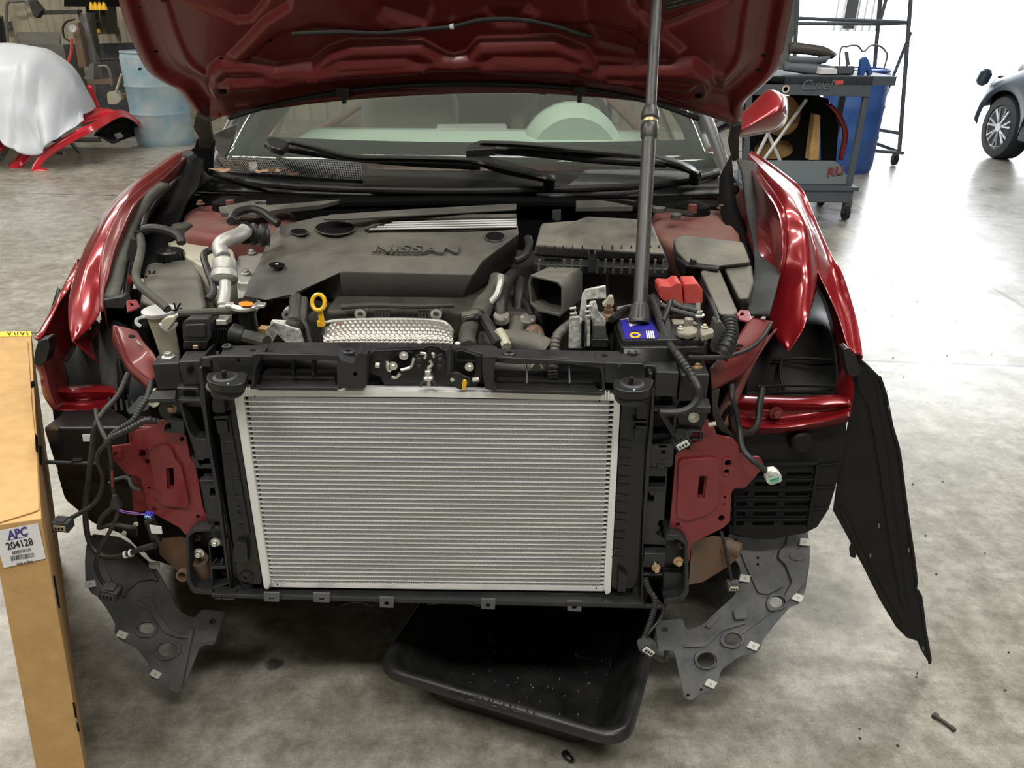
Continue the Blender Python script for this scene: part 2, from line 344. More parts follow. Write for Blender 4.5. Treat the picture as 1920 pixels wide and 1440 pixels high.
# ================================================================ the hall
def concrete():
    mt, N, L, B = nt('concrete_floor'); geo = N.new('ShaderNodeNewGeometry'); pos = geo.outputs['Position']
    def noi(sc, det=6, ro=.6, vec=pos):
        n = N.new('ShaderNodeTexNoise'); n.inputs['Scale'].default_value = sc; n.inputs['Detail'].default_value = det; n.inputs['Roughness'].default_value = ro; L.new(vec, n.inputs['Vector']); return n.outputs['Fac']
    def ramp(f, a, b, ca, cb):
        r = N.new('ShaderNodeValToRGB'); r.color_ramp.elements[0].position = a; r.color_ramp.elements[1].position = b
        r.color_ramp.elements[0].color = (*ca, 1); r.color_ramp.elements[1].color = (*cb, 1); L.new(f, r.inputs[0]); return r.outputs[0]
    def mul(a, b, fac=1):
        x = N.new('ShaderNodeMix'); x.data_type = 'RGBA'; x.blend_type = 'MULTIPLY'; x.inputs[0].default_value = fac; L.new(a, x.inputs[6]); L.new(b, x.inputs[7]); return x.outputs[2]
    base = ramp(noi(1.6), .3, .7, (.34, .325, .29), (.49, .475, .44))
    c = mul(base, ramp(noi(9, 8, .7), .38, .62, (.60, .585, .54), (1.04, 1.04, 1.04)))
    c = mul(c, ramp(noi(190, 3), .38, .6, (.86, .85, .83), (1.04, 1.04, 1.03)))
    c = mul(c, ramp(noi(28, 8, .75), .36, .6, (.74, .73, .70), (1.05, 1.05, 1.04)))
    mp = N.new('ShaderNodeMapping'); mp.inputs['Scale'].default_value = (1, 6, 1); mp.inputs['Rotation'].default_value = (0, 0, .5); L.new(pos, mp.inputs[0])
    c = mul(c, ramp(noi(5, 8, .7, mp.outputs[0]), .32, .5, (.82, .82, .8), (1, 1, 1)))
    # oil stains with shapes of their own
    def blob(cx, cy, r, k, sx=1):
        m_ = N.new('ShaderNodeMapping'); m_.vector_type = 'POINT'; m_.inputs['Location'].default_value = (-cx*sx, -cy, 0); m_.inputs['Scale'].default_value = (sx, 1, 0); L.new(pos, m_.inputs[0])
        d = N.new('ShaderNodeVectorMath'); d.operation = 'LENGTH'; L.new(m_.outputs[0], d.inputs[0])
        a = N.new('ShaderNodeMath'); a.operation = 'ADD'; L.new(d.outputs['Value'], a.inputs[0])
        nn = N.new('ShaderNodeMath'); nn.operation = 'MULTIPLY'; nn.inputs[1].default_value = r*.9; L.new(noi(1.2/r), nn.inputs[0]); L.new(nn.outputs[0], a.inputs[1])
        return ramp(a.outputs[0], r*1.1, r*1.35, (k, k, k*.97), (1, 1, 1))
    p = P(515, 1245, Z=0); c = mul(c, blob(p.x, p.y, .026, .32))
    p = P(1480, 1130, Z=0); c = mul(c, blob(p.x+.1, p.y, .14, .72))
    # saw-cut joints
    def joint(a, b, wd, k=.25, dim=True):
        a, b = P(*a, Z=0), P(*b, Z=0); t = (b-a).normalized(); n = V((-t.y, t.x, 0)); cc = n.dot(a)
        d = N.new('ShaderNodeVectorMath'); d.operation = 'DOT_PRODUCT'; L.new(pos, d.inputs[0]); d.inputs[1].default_value = n
        s = N.new('ShaderNodeMath'); s.operation = 'SUBTRACT'; L.new(d.outputs['Value'], s.inputs[0]); s.inputs[1].default_value = cc
        ab = N.new('ShaderNodeMath'); ab.operation = 'ABSOLUTE'; L.new(s.outputs[0], ab.inputs[0])
        return ramp(ab.outputs[0], wd, wd*1.5, (k, k, k), (1, 1, 1)) 
    c = mul(c, joint((70, 625), (1780, 682), .006)); c = mul(c, joint((100, 364), (1750, 404), .009)); c = mul(c, joint((1600, 382), (1918, 574), .010, .35))
    L.new(c, B.inputs['Base Color'])
    r = ramp(noi(2.2, 5), .3, .7, (.20, .20, .20), (.40, .40, .40)); L.new(r, B.inputs['Roughness'])
    b = N.new('ShaderNodeBump'); b.inputs['Strength'].default_value = .2; b.inputs['Distance'].default_value = .002; L.new(noi(40, 5), b.inputs['Height']); L.new(b.outputs[0], B.inputs['Normal'])
    return mt
M['floor'] = concrete()
M['wall'] = mat('tan_ribbed_steel_wall', (.40, .355, .26), .6, var=.12, vsc=2)
M['wall2'] = mat('pale_wall', (.26, .25, .22), .8)
M['ceil'] = mat('white_ceiling', (.3, .3, .28), .8)
M['asphalt'] = mat('pale_outdoor_concrete', (.75, .75, .73), .8)
def quadobj(name, pts, mt, kind='structure', t=.05):
    bm = bmesh.new(); pts = [V(p) for p in pts]; n = (pts[1]-pts[0]).cross(pts[2]-pts[0]).normalized()
    add_poly(bm, [pts], n, t); return mk(name, bm, mt, kind=kind, smooth=False)
quadobj('floor', [(-12, -5, 0), (12, -5, 0), (12, 12.2, 0), (-12, 12.2, 0)], 'floor')
quadobj('floor_outdoor_apron', [(-20, 12.2, -.01), (40, 12.2, -.01), (60, 130, -.01), (-20, 130, -.01)], 'asphalt')
quadobj('ceiling', [(-12, -5, 5.2), (-12, 12.2, 5.2), (12, 12.2, 5.2), (12, -5, 5.2)], 'ceil')
quadobj('wall_left', [(-12, -5, 0), (-12, 12.2, 0), (-12, 12.2, 5.2), (-12, -5, 5.2)], 'wall2')
quadobj('wall_right', [(12, -5, 0), (12, -5, 5.2), (12, 12.2, 5.2), (12, 12.2, 0)], 'wall2')
quadobj('wall_front', [(-12, -5, 0), (-12, -5, 5.2), (12, -5, 5.2), (12, -5, 0)], 'wall2')
def ribwall():
    bm = bmesh.new(); x = -12.0; prof = []
    while x < 3.75:
        prof += [(x, 0), (x+.12, 0), (x+.15, -.03), (x+.22, -.03)]; x += .25
    lo = [bm.verts.new((a, 12+b, 0)) for a, b in prof]; hi = [bm.verts.new((a, 12+b, 5.2)) for a, b in prof]
    for i in range(len(prof)-1): bm.faces.new((lo[i], lo[i+1], hi[i+1], hi[i]))
    r = bmesh.ops.extrude_face_region(bm, geom=bm.faces[:])
    for g in r['geom']:
        if isinstance(g, bmesh.types.BMVert): g.co.y += .15
    bmesh.ops.recalc_face_normals(bm, faces=bm.faces)
    return mk('wall_back', bm, 'wall', kind='structure', smooth=False)
ribwall()
box('wall_back_corner', (11.6, 12, 0), (12, 12.2, 5.2), 'wall', kind='structure')
box('trim_1', (3.78, 11.9, 0), (3.92, 12.2, 5.0), 'greymetal', kind='structure')
box('trim_2', (3.8, 11.95, 4.85), (11.7, 12.2, 5.2), 'greymetal', kind='structure')
# outdoor building seen through the open door
def farbld():
    t = thing('building', 'pale corrugated building outside in the glare beyond the open door', 'building', P(1600, 45, Y=72))
    p0, p1 = P(1554, 45, Y=72), P(1660, 45, Y=72); bm = bmesh.new(); x = p0.x; z0 = 0
    k = 0
    while x < p1.x:
        addbox(bm, V((x+.12, 72.2+(.15 if k % 2 else 0), 4)), .3, .4, 8); x += .3; k += 1
    mk('wall_panel', bm, 'greymetal', t)
    bm = bmesh.new(); q = P(1596, 22, Y=71.95); addbox(bm, V((q.x, 72.0, 1.3)), .9, .3, 2.2); mk('window', bm, 'deep', t)
farbld()
# ---------------------------------------------------------------- left background
def drum(name, px, py, r, h, mt, label, ribs=(.35, .65), lid=None):
    c = P(px, py, Z=0); t = thing(name, label, 'barrel', (c.x, c.y, 0))
    prof = [(r*.94, 0), (r*.97, .03), (r, .08)]
    for k in ribs: prof += [(r, h*k-.03), (r*1.03, h*k), (r, h*k+.03)]
    prof += [(r, h-.06), (r*.97, h-.02), (r*.93, h)]
    lathe('barrel_body', (c.x, c.y, 0), (0, 0, 1), prof, mt, t, 40)
    lathe('rim', (c.x, c.y, h-.012), (0, 0, 1), [(r*.97, 0), (r*.99, .012), (r*.96, .025), (r*.90, .025), (r*.9, .0)], mt, t, 40)
    return t
drum('barrel', 312, 268, .335, 1.02, 'drumold', 'worn pale blue barrel behind the left fender beside the welding machine')
drum('barrel', 1576, 318, .30, .98, 'drumblue', 'bright blue plastic barrel standing behind the parts cart')
def covered():
    t = thing('parts_stand', 'metal trestle under the white sheet that carries the red car fender', 'stand', P(60, 300, Z=0))
    for k, (a, b) in enumerate((((128, 262), (150, 286)), ((-60, 262), (-90, 330)), ((20, 268), (0, 300)))):
        tube('leg', [P(*a, Y=8.6), P(b[0], b[1], Z=.03)], .022, 'greymetal', t, sm=False)
    tube('crossbar', [P(-90, 262, Y=8.5), P(190, 262, Y=8.9)], .025, 'greymetal', t, sm=False)
    tube('crossbar', [P(-90, 250, Y=8.9), P(120, 288, Y=8.4)], .02, 'greymetal', t, sm=False)
    def fold(p, i, j):
        a = math.sin(i*38+j*4)*.5+math.sin(i*17-j*6)*.5+noise.noise(p*4)*.8
        b = abs(math.sin(i*29+j*2.5+math.sin(j*5)))**.6*.5+abs(math.sin(i*13-j*3))*.5; return p+V((.02*a*j, -(.05*a+.11*b)*(.2+j), .012*a+.015*b))
    rails = [PT((-190, 110, 9.2), (-60, 84, 9.2), (30, 84, 9.2), (90, 94, 9.2), (140, 128, 9.2), (166, 172, 9.2), (182, 205, 9.2)),
             PT((-190, 130, 8.8), (-60, 94, 8.8), (10, 92, 8.8), (70, 96, 8.8), (125, 130, 8.8), (160, 182, 8.8), (180, 208, 9.0)),
             PT((-190, 180, 8.35), (-60, 140, 8.35), (0, 130, 8.35), (50, 134, 8.35), (105, 165, 8.4), (140, 195, 8.5), (172, 214, 8.8)),
             PT((-190, 230, 8.1), (-60, 205, 8.1), (0, 200, 8.1), (45, 212, 8.1), (90, 222, 8.15), (130, 220, 8.3), (166, 216, 8.6)),
             PT((-190, 280, 7.95), (-60, 262, 7.95), (-10, 246, 7.95), (25, 274, 7.9), (72, 290, 7.9), (112, 264, 8.0), (164, 224, 8.4))]
    o = loft('plastic_sheet', rails, 'sheet', None, n=110, sub=12, thick=.004, disp=fold)
    tag(o, 'white plastic sheet draped over the car body at the left', 'sheet')
    t = thing('car_fender', 'bright red removed car body side with black wheel liner under the white sheet', 'car part', P(90, 328, Z=0))
    arc = PT((62, 328, 7.86), (68, 312, 7.9), (78, 298, 7.95), (96, 283, 8.0), (126, 264, 8.1), (168, 242, 8.3), (190, 231, 8.5), (212, 218, 8.7), (230, 214, 8.9), (250, 224, 9.2), (272, 246, 9.5), (289, 272, 9.7))
    loft('arch_flange', [[p+V((0, 0, .045)) for p in arc], [p+V((0, -.03, .02)) for p in arc], [p+V((.02, -.01, -.03)) for p in arc]], 'brightred', t, n=60, thick=.008)
    loft('upper_rail', [PT((150, 205, 8.9), (185, 203, 9), (210, 206, 9), (232, 214, 9.1)), PT((150, 232, 8.6), (178, 226, 8.8), (200, 218, 8.9), (226, 213, 9))], 'brightred', t, n=20, thick=.01)
    loft('wheel_liner', [PT((178, 250, 8.6), (196, 232, 8.8), (214, 218, 9), (235, 216, 9.1), (262, 240, 9.4), (286, 270, 9.6)), PT((178, 252, 9.0), (200, 240, 9.2), (220, 232, 9.3), (240, 234, 9.4), (262, 252, 9.6), (284, 272, 9.8)), PT((176, 254, 8.9), (190, 258, 9.0), (212, 269, 9.1), (232, 262, 9.3), (256, 256, 9.5), (280, 270, 9.7))], 'liner', t, n=24, thick=.01)
    plate('sticker', [(213, 252), (225, 248), (232, 256), (220, 261)], 8.85, .004, 'greymetal', t)
    loft('front_foot', [PT((58, 329, 7.8), (70, 322, 7.85), (90, 325, 7.85), (116, 333, 7.8)), PT((60, 326, 7.85), (72, 314, 7.9), (92, 320, 7.9), (114, 330, 7.85))], 'brightred', t, n=14, thick=.02)
    loft('lower_bracket', [PT((16, 318, 8.0), (40, 312, 8.0), (56, 296, 8.1), (72, 284, 8.2)), PT((18, 308, 8.1), (30, 298, 8.1), (44, 284, 8.2), (62, 280, 8.3))], 'brightred', t, n=14, thick=.02)
    loft('lower_bracket', [PT((-30, 280, 8.2), (0, 284, 8.2), (15, 268, 8.3)), PT((-30, 262, 8.3), (0, 264, 8.3), (12, 262, 8.3))], 'brightred', t, n=10, thick=.02)
    loft('side_post', [PT((163, 160, 9.6), (172, 184, 9.6), (184, 206, 9.6)), PT((172, 160, 9.6), (180, 184, 9.6), (190, 206, 9.6))], 'brightred', t, n=10, thick=.02)
covered()
def machine():
    t = thing('frame_puller', 'tall grey pulling tower with gauge and hoses by the tan back wall', 'machine', P(190, 250, Y=10.4))
    Y = 10.3
    plate('post', [(145, 24), (160, 24), (187, 148), (170, 150)], Y, .12, 'greymetal', t, bev=.01)
    plate('side_rail', [(160, 24), (170, 24), (188, 145), (180, 146)], Y+.06, .1, 'block', t)
    plate('cross_arm', [(62, 20), (145, 18), (145, 27), (68, 28)], Y-.05, .12, 'block', t)
    plate('cross_arm_end', [(52, 0), (62, 0), (78, 20), (68, 34), (62, 30)], Y-.1, .1, 'block', t)
    plate('cylinder_channel', [(134, 45), (146, 42), (162, 125), (148, 128)], Y-.1, .08, 'rust', t)
    lathe('gauge', P(138, 53, Y=Y-.25), (0, -1, 0), [(.045, 0), (.045, .03), (.04, .035), (.04, .03)], 'white', t)
    wire('hose', [(140, 36, Y-.3), (126, 40, Y-.3), (118, 52, Y-.3), (121, 70, Y-.3), (133, 78, Y-.3)], .012, 'rubber', t)
    wire('hose', [(134, 72, Y-.3), (134, 95, Y-.3), (128, 118, Y-.3)], .018, 'red', t)
    wire('hook_arm', [(185, 125, Y-.2), (200, 125, Y-.2), (207, 140, Y-.2), (210, 160, Y-.2)], .016, 'greymetal', t)
    plate('clamp', [(168, 120), (176, 118), (176, 150), (157, 148)], Y-.2, .1, 'greymetal', t)
    plate('foot_beam', [(165, 150), (212, 148), (214, 158), (165, 158)], Y-.2, .14, 'rust', t)
    plate('foot_beam', [(222, 176), (252, 180), (252, 187), (222, 183)], Y-.3, .1, 'rust', t)
    wire('rod', [(185, 112, Y), (215, 111, Y)], .012, 'block', t)
    t = thing('hook_rack', 'dark open wall cabinet with yellow hooks above the pulling tower', 'rack', P(180, 60, Y=11))
    plate('cabinet', [(120, -10), (200, -10), (200, 12), (120, 12)], 10.9, .5, 'deep', t)
    plate('shelf_unit', [(160, 12), (198, 12), (201, 64), (168, 64)], 11.1, .3, 'block', t, holes=[[(164, 16), (186, 16), (188, 38), (167, 38)], [(168, 42), (189, 41), (190, 60), (171, 60)]])
    for k in range(4):
        lathe('hook_plate', P(171+k*8, 9, Y=10.8), (0, 0, 1), [(.035, -.06), (.03, -.02), (.012, .03)], 'yellow', t, 10)
    o = plate('yellow_cap', [(178, 62), (180, 56), (184, 54), (185, 62)], 10.9, .05, 'yellow'); tag(o, 'small yellow cap on the dark wall cabinet shelf', 'cap')
    o = plate('steel_scoop', rnd2([(200, 172), (222, 170), (229, 186), (218, 196), (202, 196)], .3), 9.9, .05, 'milky'); tag(o, 'pale dusty scoop clamped to the pulling tower foot', 'scoop')
    wire('scoop_handle', [(218, 172, 9.88), (223, 155, 9.88), (228, 139, 9.88)], .015, 'milky', o)
    o = plate('dark_panel', [(176, 82), (262, 80), (262, 242), (182, 242)], 11.3, .08, 'felt'); tag(o, 'dark hanging curtain panel behind the pulling tower', 'panel')
    o = hexa('metal_box', [P(38, 82, Y=11.2), P(112, 82, Y=11.2), P(113, 60, Y=11.6), P(30, 60, Y=11.6)], [P(45, 140, Y=11.2), P(120, 140, Y=11.2), P(118, 130, Y=11.6), P(38, 130, Y=11.6)], 'greymetal'); tag(o, 'grey metal chest against the ribbed wall behind the sheet', 'chest')
    o = hexa('wall_cover', [P(-40, 20, Y=10), P(4, 34, Y=10), P(6, 30, Y=10.4), P(-40, 18, Y=10.4)], [P(-40, 160, Y=10), P(18, 140, Y=10), P(18, 120, Y=10.4), P(-40, 130, Y=10.4)], 'liner'); tag(o, 'dark cloth bundle at the far left edge above the sheet', 'cover')
    o = wire('wall_conduit', [(14, 78, 11.8), (12, 20, 11.8), (16, 4, 11.8), (24, 3, 11.8), (46, 2, 11.8), (54, 10, 11.8)], .02, 'greymetal', None); tag(o, 'thin grey conduit bent along the tan ribbed wall', 'pipe')
    o = box('outlet_box', P(6, 54, Y=11.9), P(22, 40, Y=11.99), 'greymetal'); tag(o, 'small metal outlet box on the ribbed wall at the far left', 'outlet')
    o = box('outlet_box', P(209, 64, Y=11.9), P(222, 50, Y=11.99), 'greymetal'); tag(o, 'small metal outlet box on the ribbed wall beside the hood', 'outlet')
    q = P(150, 150, Y=11.4); o = box('workbench', (P(118, 84, Y=11.0).x, 11, 0), (q.x, 11.4, P(118, 84, Y=11).z), 'greymetal'); tag(o, 'grey cabinet body between the chest and pulling tower', 'cabinet')
machine()
# ---------------------------------------------------------------- right background
def cart():
    Y = 6.0
    t = thing('parts_cart', 'grey steel parts cart on casters holding panels at the right of the hood', 'cart', P(1500, 400, Y=Y))
    pl_ = plate('top_beam', [(1385, 143), (1640, 143), (1630, 182), (1385, 176)], Y, .05, 'greyplastic', t, bev=.004)
    text('script_logo', 'Camel', P(1500, 168, Y=Y-.006), (1, 0, 0), (0, 0, 1), .10, .001, 'foam', t, sx=.85, shear=.4)
    plate('sticker', [(1564, 151), (1582, 150), (1581, 158), (1566, 159)], Y-.002, .002, 'red', t)
    lathe('hole_rim', P(1473, 167, Y=Y-.003), (0, -1, 0), [(.028, 0), (.028, .006), (.016, .006), (.016, .0)], 'milky', t)
    box('top_tray', P(1385, 141, Y=Y), P(1640, 146, Y=Y+.6)+V((-.1, 0, -.01)), 'greyplastic', t)
    for a, b in (((1630, 178), (1597, 350)), ((1586, 180), (1562, 300)), ((1410, 176), (1402, 345))):
        dy = .5 if a[0] == 1586 else 0
        plate('post', [(a[0]-9, a[1]), (a[0]+1, a[1]), (b[0]+1, b[1]), (b[0]-9, b[1])], Y+.01+dy, .04, 'greyplastic', t, bev=.003)
    a = P(1380, 348, Y=Y-.02); b = P(1602, 350, Y=Y-.02); z0 = P(1500, 378, Y=Y).z
    box('bottom_shelf', (a.x, Y-.03, z0), (b.x, Y+.6, a.z-.005), 'greyplastic', t, .01)
    box('shelf_lip', (a.x, Y-.045, a.z-.03), (b.x+.03, Y+.615, a.z), 'greyplastic', t, .004)
    for x, y, d in ((1583, 412, 0), (1548, 0, .5), (1400, 412, 0)):
        c = P(x, 412, Z=0); c.y += d; r = .055
        if d: c.x = P(1583, 412, Z=0).x-.02
        cs = lathe('caster', (c.x-.018, c.y, r+.002), (1, 0, 0), [(r, 0), (r+.001, .01), (r, .036)], 'tire', t, 24, .002)
        box('caster_fork', (c.x-.028, c.y-.02, r), (c.x+.028, c.y+.03, z0), 'greymetal', cs, .002)
    wire('brace', [(1470, 190, Y+.3), (1400, 330, Y+.3)], .014, 'silver', t); wire('brace', [(1440, 250, Y+.31), (1475, 330, Y+.31)], .014, 'silver', t); wire('brace', [(1512, 186, Y+.3), (1432, 300, Y+.3)], .014, 'silver', t)
    # things on the cart
    o = plate('grey_panel', rnd2([(1385, 300), (1568, 301), (1590, 330), (1590, 346), (1385, 346)], .25, 8), PL(P(1500, 346, Y=Y+.03), (0, -1, .35)), .03, 'foam', None, bev=.006)
    tag(o, 'slate grey padded board with dark monogram lying on the cart shelf', 'board')
    text('monogram', 'RU', P(1549, 331, Q=PL(P(1500, 346, Y=Y+.024), (0, -1, .35))), (1, 0, .18), (.1, .35, 1), .085, .003, 'undercoat', o, sx=1.2, shear=.25, bold=.003)
    shroud = [(1395, 178), (1538, 178), (1538, 302), (1395, 302)]
    o = plate('fan_shroud', shroud, Y+.42, .06, 'deep', None, holes=[ell(1468, 217, 38, 40, 28), ell(1453, 292, 40, 9, 3) if 0 else ell(1453, 281, 39, 20, 28)])
    tag(o, 'black twin fan shroud with two round openings inside the cart', 'fan shroud')
    o = plate('cardboard_sheet', [(1398, 180), (1512, 180), (1512, 303), (1398, 303)], Y+.5, .02, 'card'); tag(o, 'tan cardboard seen through the round shroud openings', 'cardboard')
    o = plate('carton', [(1528, 214), (1538, 216), (1536, 300), (1517, 300)], Y+.30, .1, 'card'); tag(o, 'narrow tan carton standing on the cart between posts', 'box')
    o = loft('body_panel', [PT((1548, 195, Y+.35), (1566, 215, Y+.35), (1580, 250, Y+.35), (1572, 300, Y+.35)), PT((1556, 193, Y+.35), (1576, 212, Y+.35), (1590, 250, Y+.35), (1580, 300, Y+.35))], 'paint', None, n=14, thick=.02); tag(o, 'curved dark red body panel edge standing in the cart', 'body panel')
    o = plate('dark_panel', [(1540, 182), (1552, 184), (1572, 230), (1568, 300), (1566, 336), (1542, 336)], Y+.4, .03, 'deep'); tag(o, 'dark panel standing in the cart beside the blue barrel', 'panel')
    o = loft('black_moulding', [PT((1470, 118, Y+.2), (1520, 120, Y+.2), (1570, 128, Y+.2), (1602, 128, Y+.2)), PT((1470, 130, Y+.15), (1520, 138, Y+.15), (1560, 138, Y+.15), (1600, 138, Y+.15))], 'greyplastic', None, n=14, thick=.03); tag(o, 'long black trim moulding lying on the cart top', 'trim')
    o = loft('grille_part', [PT((1480, 80, Y+.3), (1510, 84, Y+.3), (1545, 90, Y+.3), (1568, 104, Y+.3)), PT((1480, 98, Y+.25), (1510, 100, Y+.25), (1540, 104, Y+.25), (1562, 108, Y+.25))], 'block', None, n=14, thick=.03); tag(o, 'dusty dark grille piece heaped on top of the cart pile', 'grille')
    o = loft('black_trim', [PT((1478, 106, Y+.22), (1520, 108, Y+.22), (1556, 108, Y+.22)), PT((1478, 118, Y+.2), (1520, 120, Y+.2), (1550, 116, Y+.2))], 'greyplastic', None, n=14, thick=.04); tag(o, 'short black trim stacked under the grille piece on the cart', 'trim')
    o = plate('white_carton', [(1540, 128), (1570, 129), (1570, 139), (1538, 139)], Y+.05, .08, 'paper'); tag(o, 'small white carton among the parts on the cart top', 'box')
    o = plate('bracket', [(1585, 97), (1591, 97), (1594, 122), (1588, 124)], Y+.1, .02, 'greyplastic'); tag(o, 'upright black bracket on the cart pile', 'bracket')
    o = plate('bracket', [(1570, 124), (1603, 124), (1597, 138), (1572, 138)], Y+.08, .05, 'greyplastic'); tag(o, 'low black bracket lying beside the upright bracket on the cart', 'bracket')
    o = plate('purple_bottle', rnd2([(1616, 112), (1624, 106), (1630, 114), (1637, 138), (1630, 142), (1626, 128), (1620, 142), (1612, 141)], .2, 3), Y+.1, .05, 'drumblue'); tag(o, 'crumpled blue wrapper at the right end of the cart top', 'wrapper')
    o = wire('wheel_arch_hoop', [(1585, 308, 8.5), (1578, 200, 8.5), (1575, 100, 8.5), (1590, 87, 8.5), (1608, 86, 8.5), (1619, 97, 8.5), (1632, 86, 8.5), (1648, 86, 8.5), (1660, 96, 8.5), (1662, 113, 8.5), (1640, 180, 8.5), (1612, 306, 8.5)], .01, 'greymetal', None); tag(o, 'thin grey double hoop silhouetted in the glare above the cart', 'hoop')
cart()
def scaffold():
    Y = 8.4; t = thing('rolling_ladder', 'thin steel rolling ladder frame standing in the bright doorway', 'ladder', P(1675, 300, Y=Y))
    r = .022
    for nm, a, b, d in (('post', (1712, -60), (1686, 285), 0), ('post', (1655, -60), (1638, 150), .5), ('post', (1499, -60), (1480, 285), 0), ('crossbar', (1490, 34), (1706, 42), 0), ('crossbar', (1490, 44), (1648, 45), .4), ('crossbar', (1648, 45), (1706, 43), .3),
                        ('diagonal', (1708, 60), (1652, 200), .1), ('diagonal', (1672, -40), (1650, 40), .3), ('crossbar', (1640, 242), (1688, 250), 0), ('crossbar', (1630, 282), (1694, 287), 0), ('diagonal', (1640, 268), (1684, 284), .1)):
        tube(nm, [P(*a, Y=Y+d), P(*b, Y=Y+d)], r*(1 if nm == 'post' else .8), 'greyplastic', t, sm=False, n=8)
    c = P(1675, 310, Z=0)
    lathe('caster', (c.x-.02, c.y, .06), (1, 0, 0), [(.058, 0), (.058, .04)], 'tire', t, 20, .003)
    box('caster_fork', (c.x-.03, c.y-.02, .06), (c.x+.03, c.y+.02, .15), 'greymetal', t)
scaffold()
bm = bmesh.new(); rnd = random.Random(11)
for k in range(26):
    c = P(rnd.uniform(1600, 1900), rnd.uniform(500, 1400), Z=.002); addbox(bm, c, rnd.uniform(.002, .006), rnd.uniform(.002, .005), .003, Matrix.Rotation(rnd.uniform(0, 3), 3, 'Z'))
o = mk('floor_crumbs', bm, 'block', None); o['kind'] = 'stuff'; tag(o, 'tiny dark crumbs scattered over the pale floor at the right', 'crumbs')
def othercar():
    w0 = P(1862, 297, Z=0); R = .34; X0 = w0.x-.02; Yc = w0.y+.02
    t = thing('car', 'dark blue car with silver alloy wheel parked by the bright doorway', 'car', (X0+.8, Yc-1.5, 0))
    wheel = lathe('tyre', (X0, Yc, R), (1, 0, 0), [(R*.64, .0), (R*.70, -.015), (R*.93, -.01), (R, .03), (R, .19), (R*.93, .215), (R*.6, .2)], 'tire', t, 48)
    bm = bmesh.new()
    add_lathe(bm, (X0+.0, Yc, R), (1, 0, 0), [(R*.66, -.004), (R*.68, .0), (R*.66, .12), (R*.61, .12), (R*.62, .0), (R*.64, -.006)], 48, False)
    add_lathe(bm, (X0-.0, Yc, R), (1, 0, 0), [(.05, -.012), (.055, .03)], 20)
    for k in range(7):
        for s in (-.16, .16):
            a = 2*math.pi*k/7+.2; b = a+s
            p, q = V((X0+.005, Yc+.045*math.cos(a), R+.045*math.sin(a))), V((X0+.0, Yc+R*.64*math.cos(b), R+R*.64*math.sin(b)))
            add_tube(bm, [p, q], .014, 6)
    mk('alloy_rim', bm, 'rim', wheel)
    lathe('wheel_disc', (X0+.1, Yc, R), (1, 0, 0), [(.2, 0), (.2, .03)], 'block', wheel)
    n = 20; arch = [V((X0-.02, Yc+(R+.07)*math.cos(a), R+(R+.05)*math.sin(a))) for a in [math.pi*(-.02+1.05*k/n) for k in range(n+1)]]
    top = []
    for k, p in enumerate(arch):
        y = Yc+.45-k/n*1.2; top.append(V((X0+.03, y if k else Yc+.5, [.5, .9, 1.02][0] if k == 0 else .78+.30*min(1, k/n*1.15))))
    loft('fender', [arch, [a.lerp(b, .4)+V((-.05, 0, 0)) for a, b in zip(arch, top)], top, [p+V((.25, 0, .04)) for p in top]], 'carblue', t, n=40, thick=.01)
    box('wheel_well', (X0+.06, Yc-.42, R+.1), (X0+.3, Yc+.40, .86), 'deep', t, .02)
    box('side_body', (X0-.03, Yc-3.2, .25), (X0+.1, Yc-.42, .95), 'carblue', t, .03)
    box('body_core', (X0+.3, Yc-3.2, .3), (X0+1.6, Yc+.5, 1.0), 'carblue', t, .08)
    box('cabin', (X0+.2, Yc-2.6, .98), (X0+1.5, Yc-.55, 1.4), 'deep', t, .1)
    q = P(1845, 145, Y=Yc+.4)
    lathe('door_mirror', q, (.3, 0, 1), [(.03, -.09), (.07, -.05), (.07, .05), (.04, .09)], 'carblue', t, 14)
othercar()
# ceiling lamp housings
for k, (x, y) in enumerate(((-2.6, -0.9), (0.9, -0.9), (-2.9, 1.6), (1.8, 1.6), (-0.2, -3.0), (-3.2, 5.5), (1.5, 5.5), (-6.5, 3), (-6.5, 8.5))):
    pass
# ================================================================ the car being repaired
CX = -.15
car = thing('car', 'dark red car with raised hood, front bumper and headlights removed, new silver radiator showing', 'car', (CX, 2.2, 0))
# ---- hood (underside)
HN = V((0, -math.sin(math.radians(50)), -math.cos(math.radians(50)))); HQ = (V((0, 2.38, 1.155)), HN)
Lc = [(392, 250), (372, 262), (352, 236), (326, 204), (298, 190), (268, 168), (243, 122), (220, 60), (204, 0), (196, -80), (200, -200), (230, -330), (300, -430)]
Rc = [(1378, 268), (1392, 262), (1400, 228), (1432, 199), (1457, 174), (1470, 145), (1480, 96), (1490, 50), (1499, 0), (1508, -80), (1506, -200), (1474, -330), (1400, -430)]
Bc = [(392, 250), (430, 226), (500, 205), (600, 183), (720, 168), (860, 162), (1000, 165), (1120, 176), (1220, 196), (1310, 228), (1378, 268)]
Fc = [(300, -430), (500, -500), (850, -530), (1200, -500), (1400, -430)]
def rs2(pts, n, k=6):
    p = catmull([V((a, b, 0)) for a, b in pts], k); ds = [0]
    for a, b in zip(p, p[1:]): ds.append(ds[-1]+(b-a).length)
    o = []; j = 0
    for i in range(n):
        t = ds[-1]*i/(n-1)
        while j < len(ds)-2 and ds[j+1] < t: j += 1
        o.append(p[j].lerp(p[j+1], (t-ds[j])/(ds[j+1]-ds[j] or 1)))
    return o
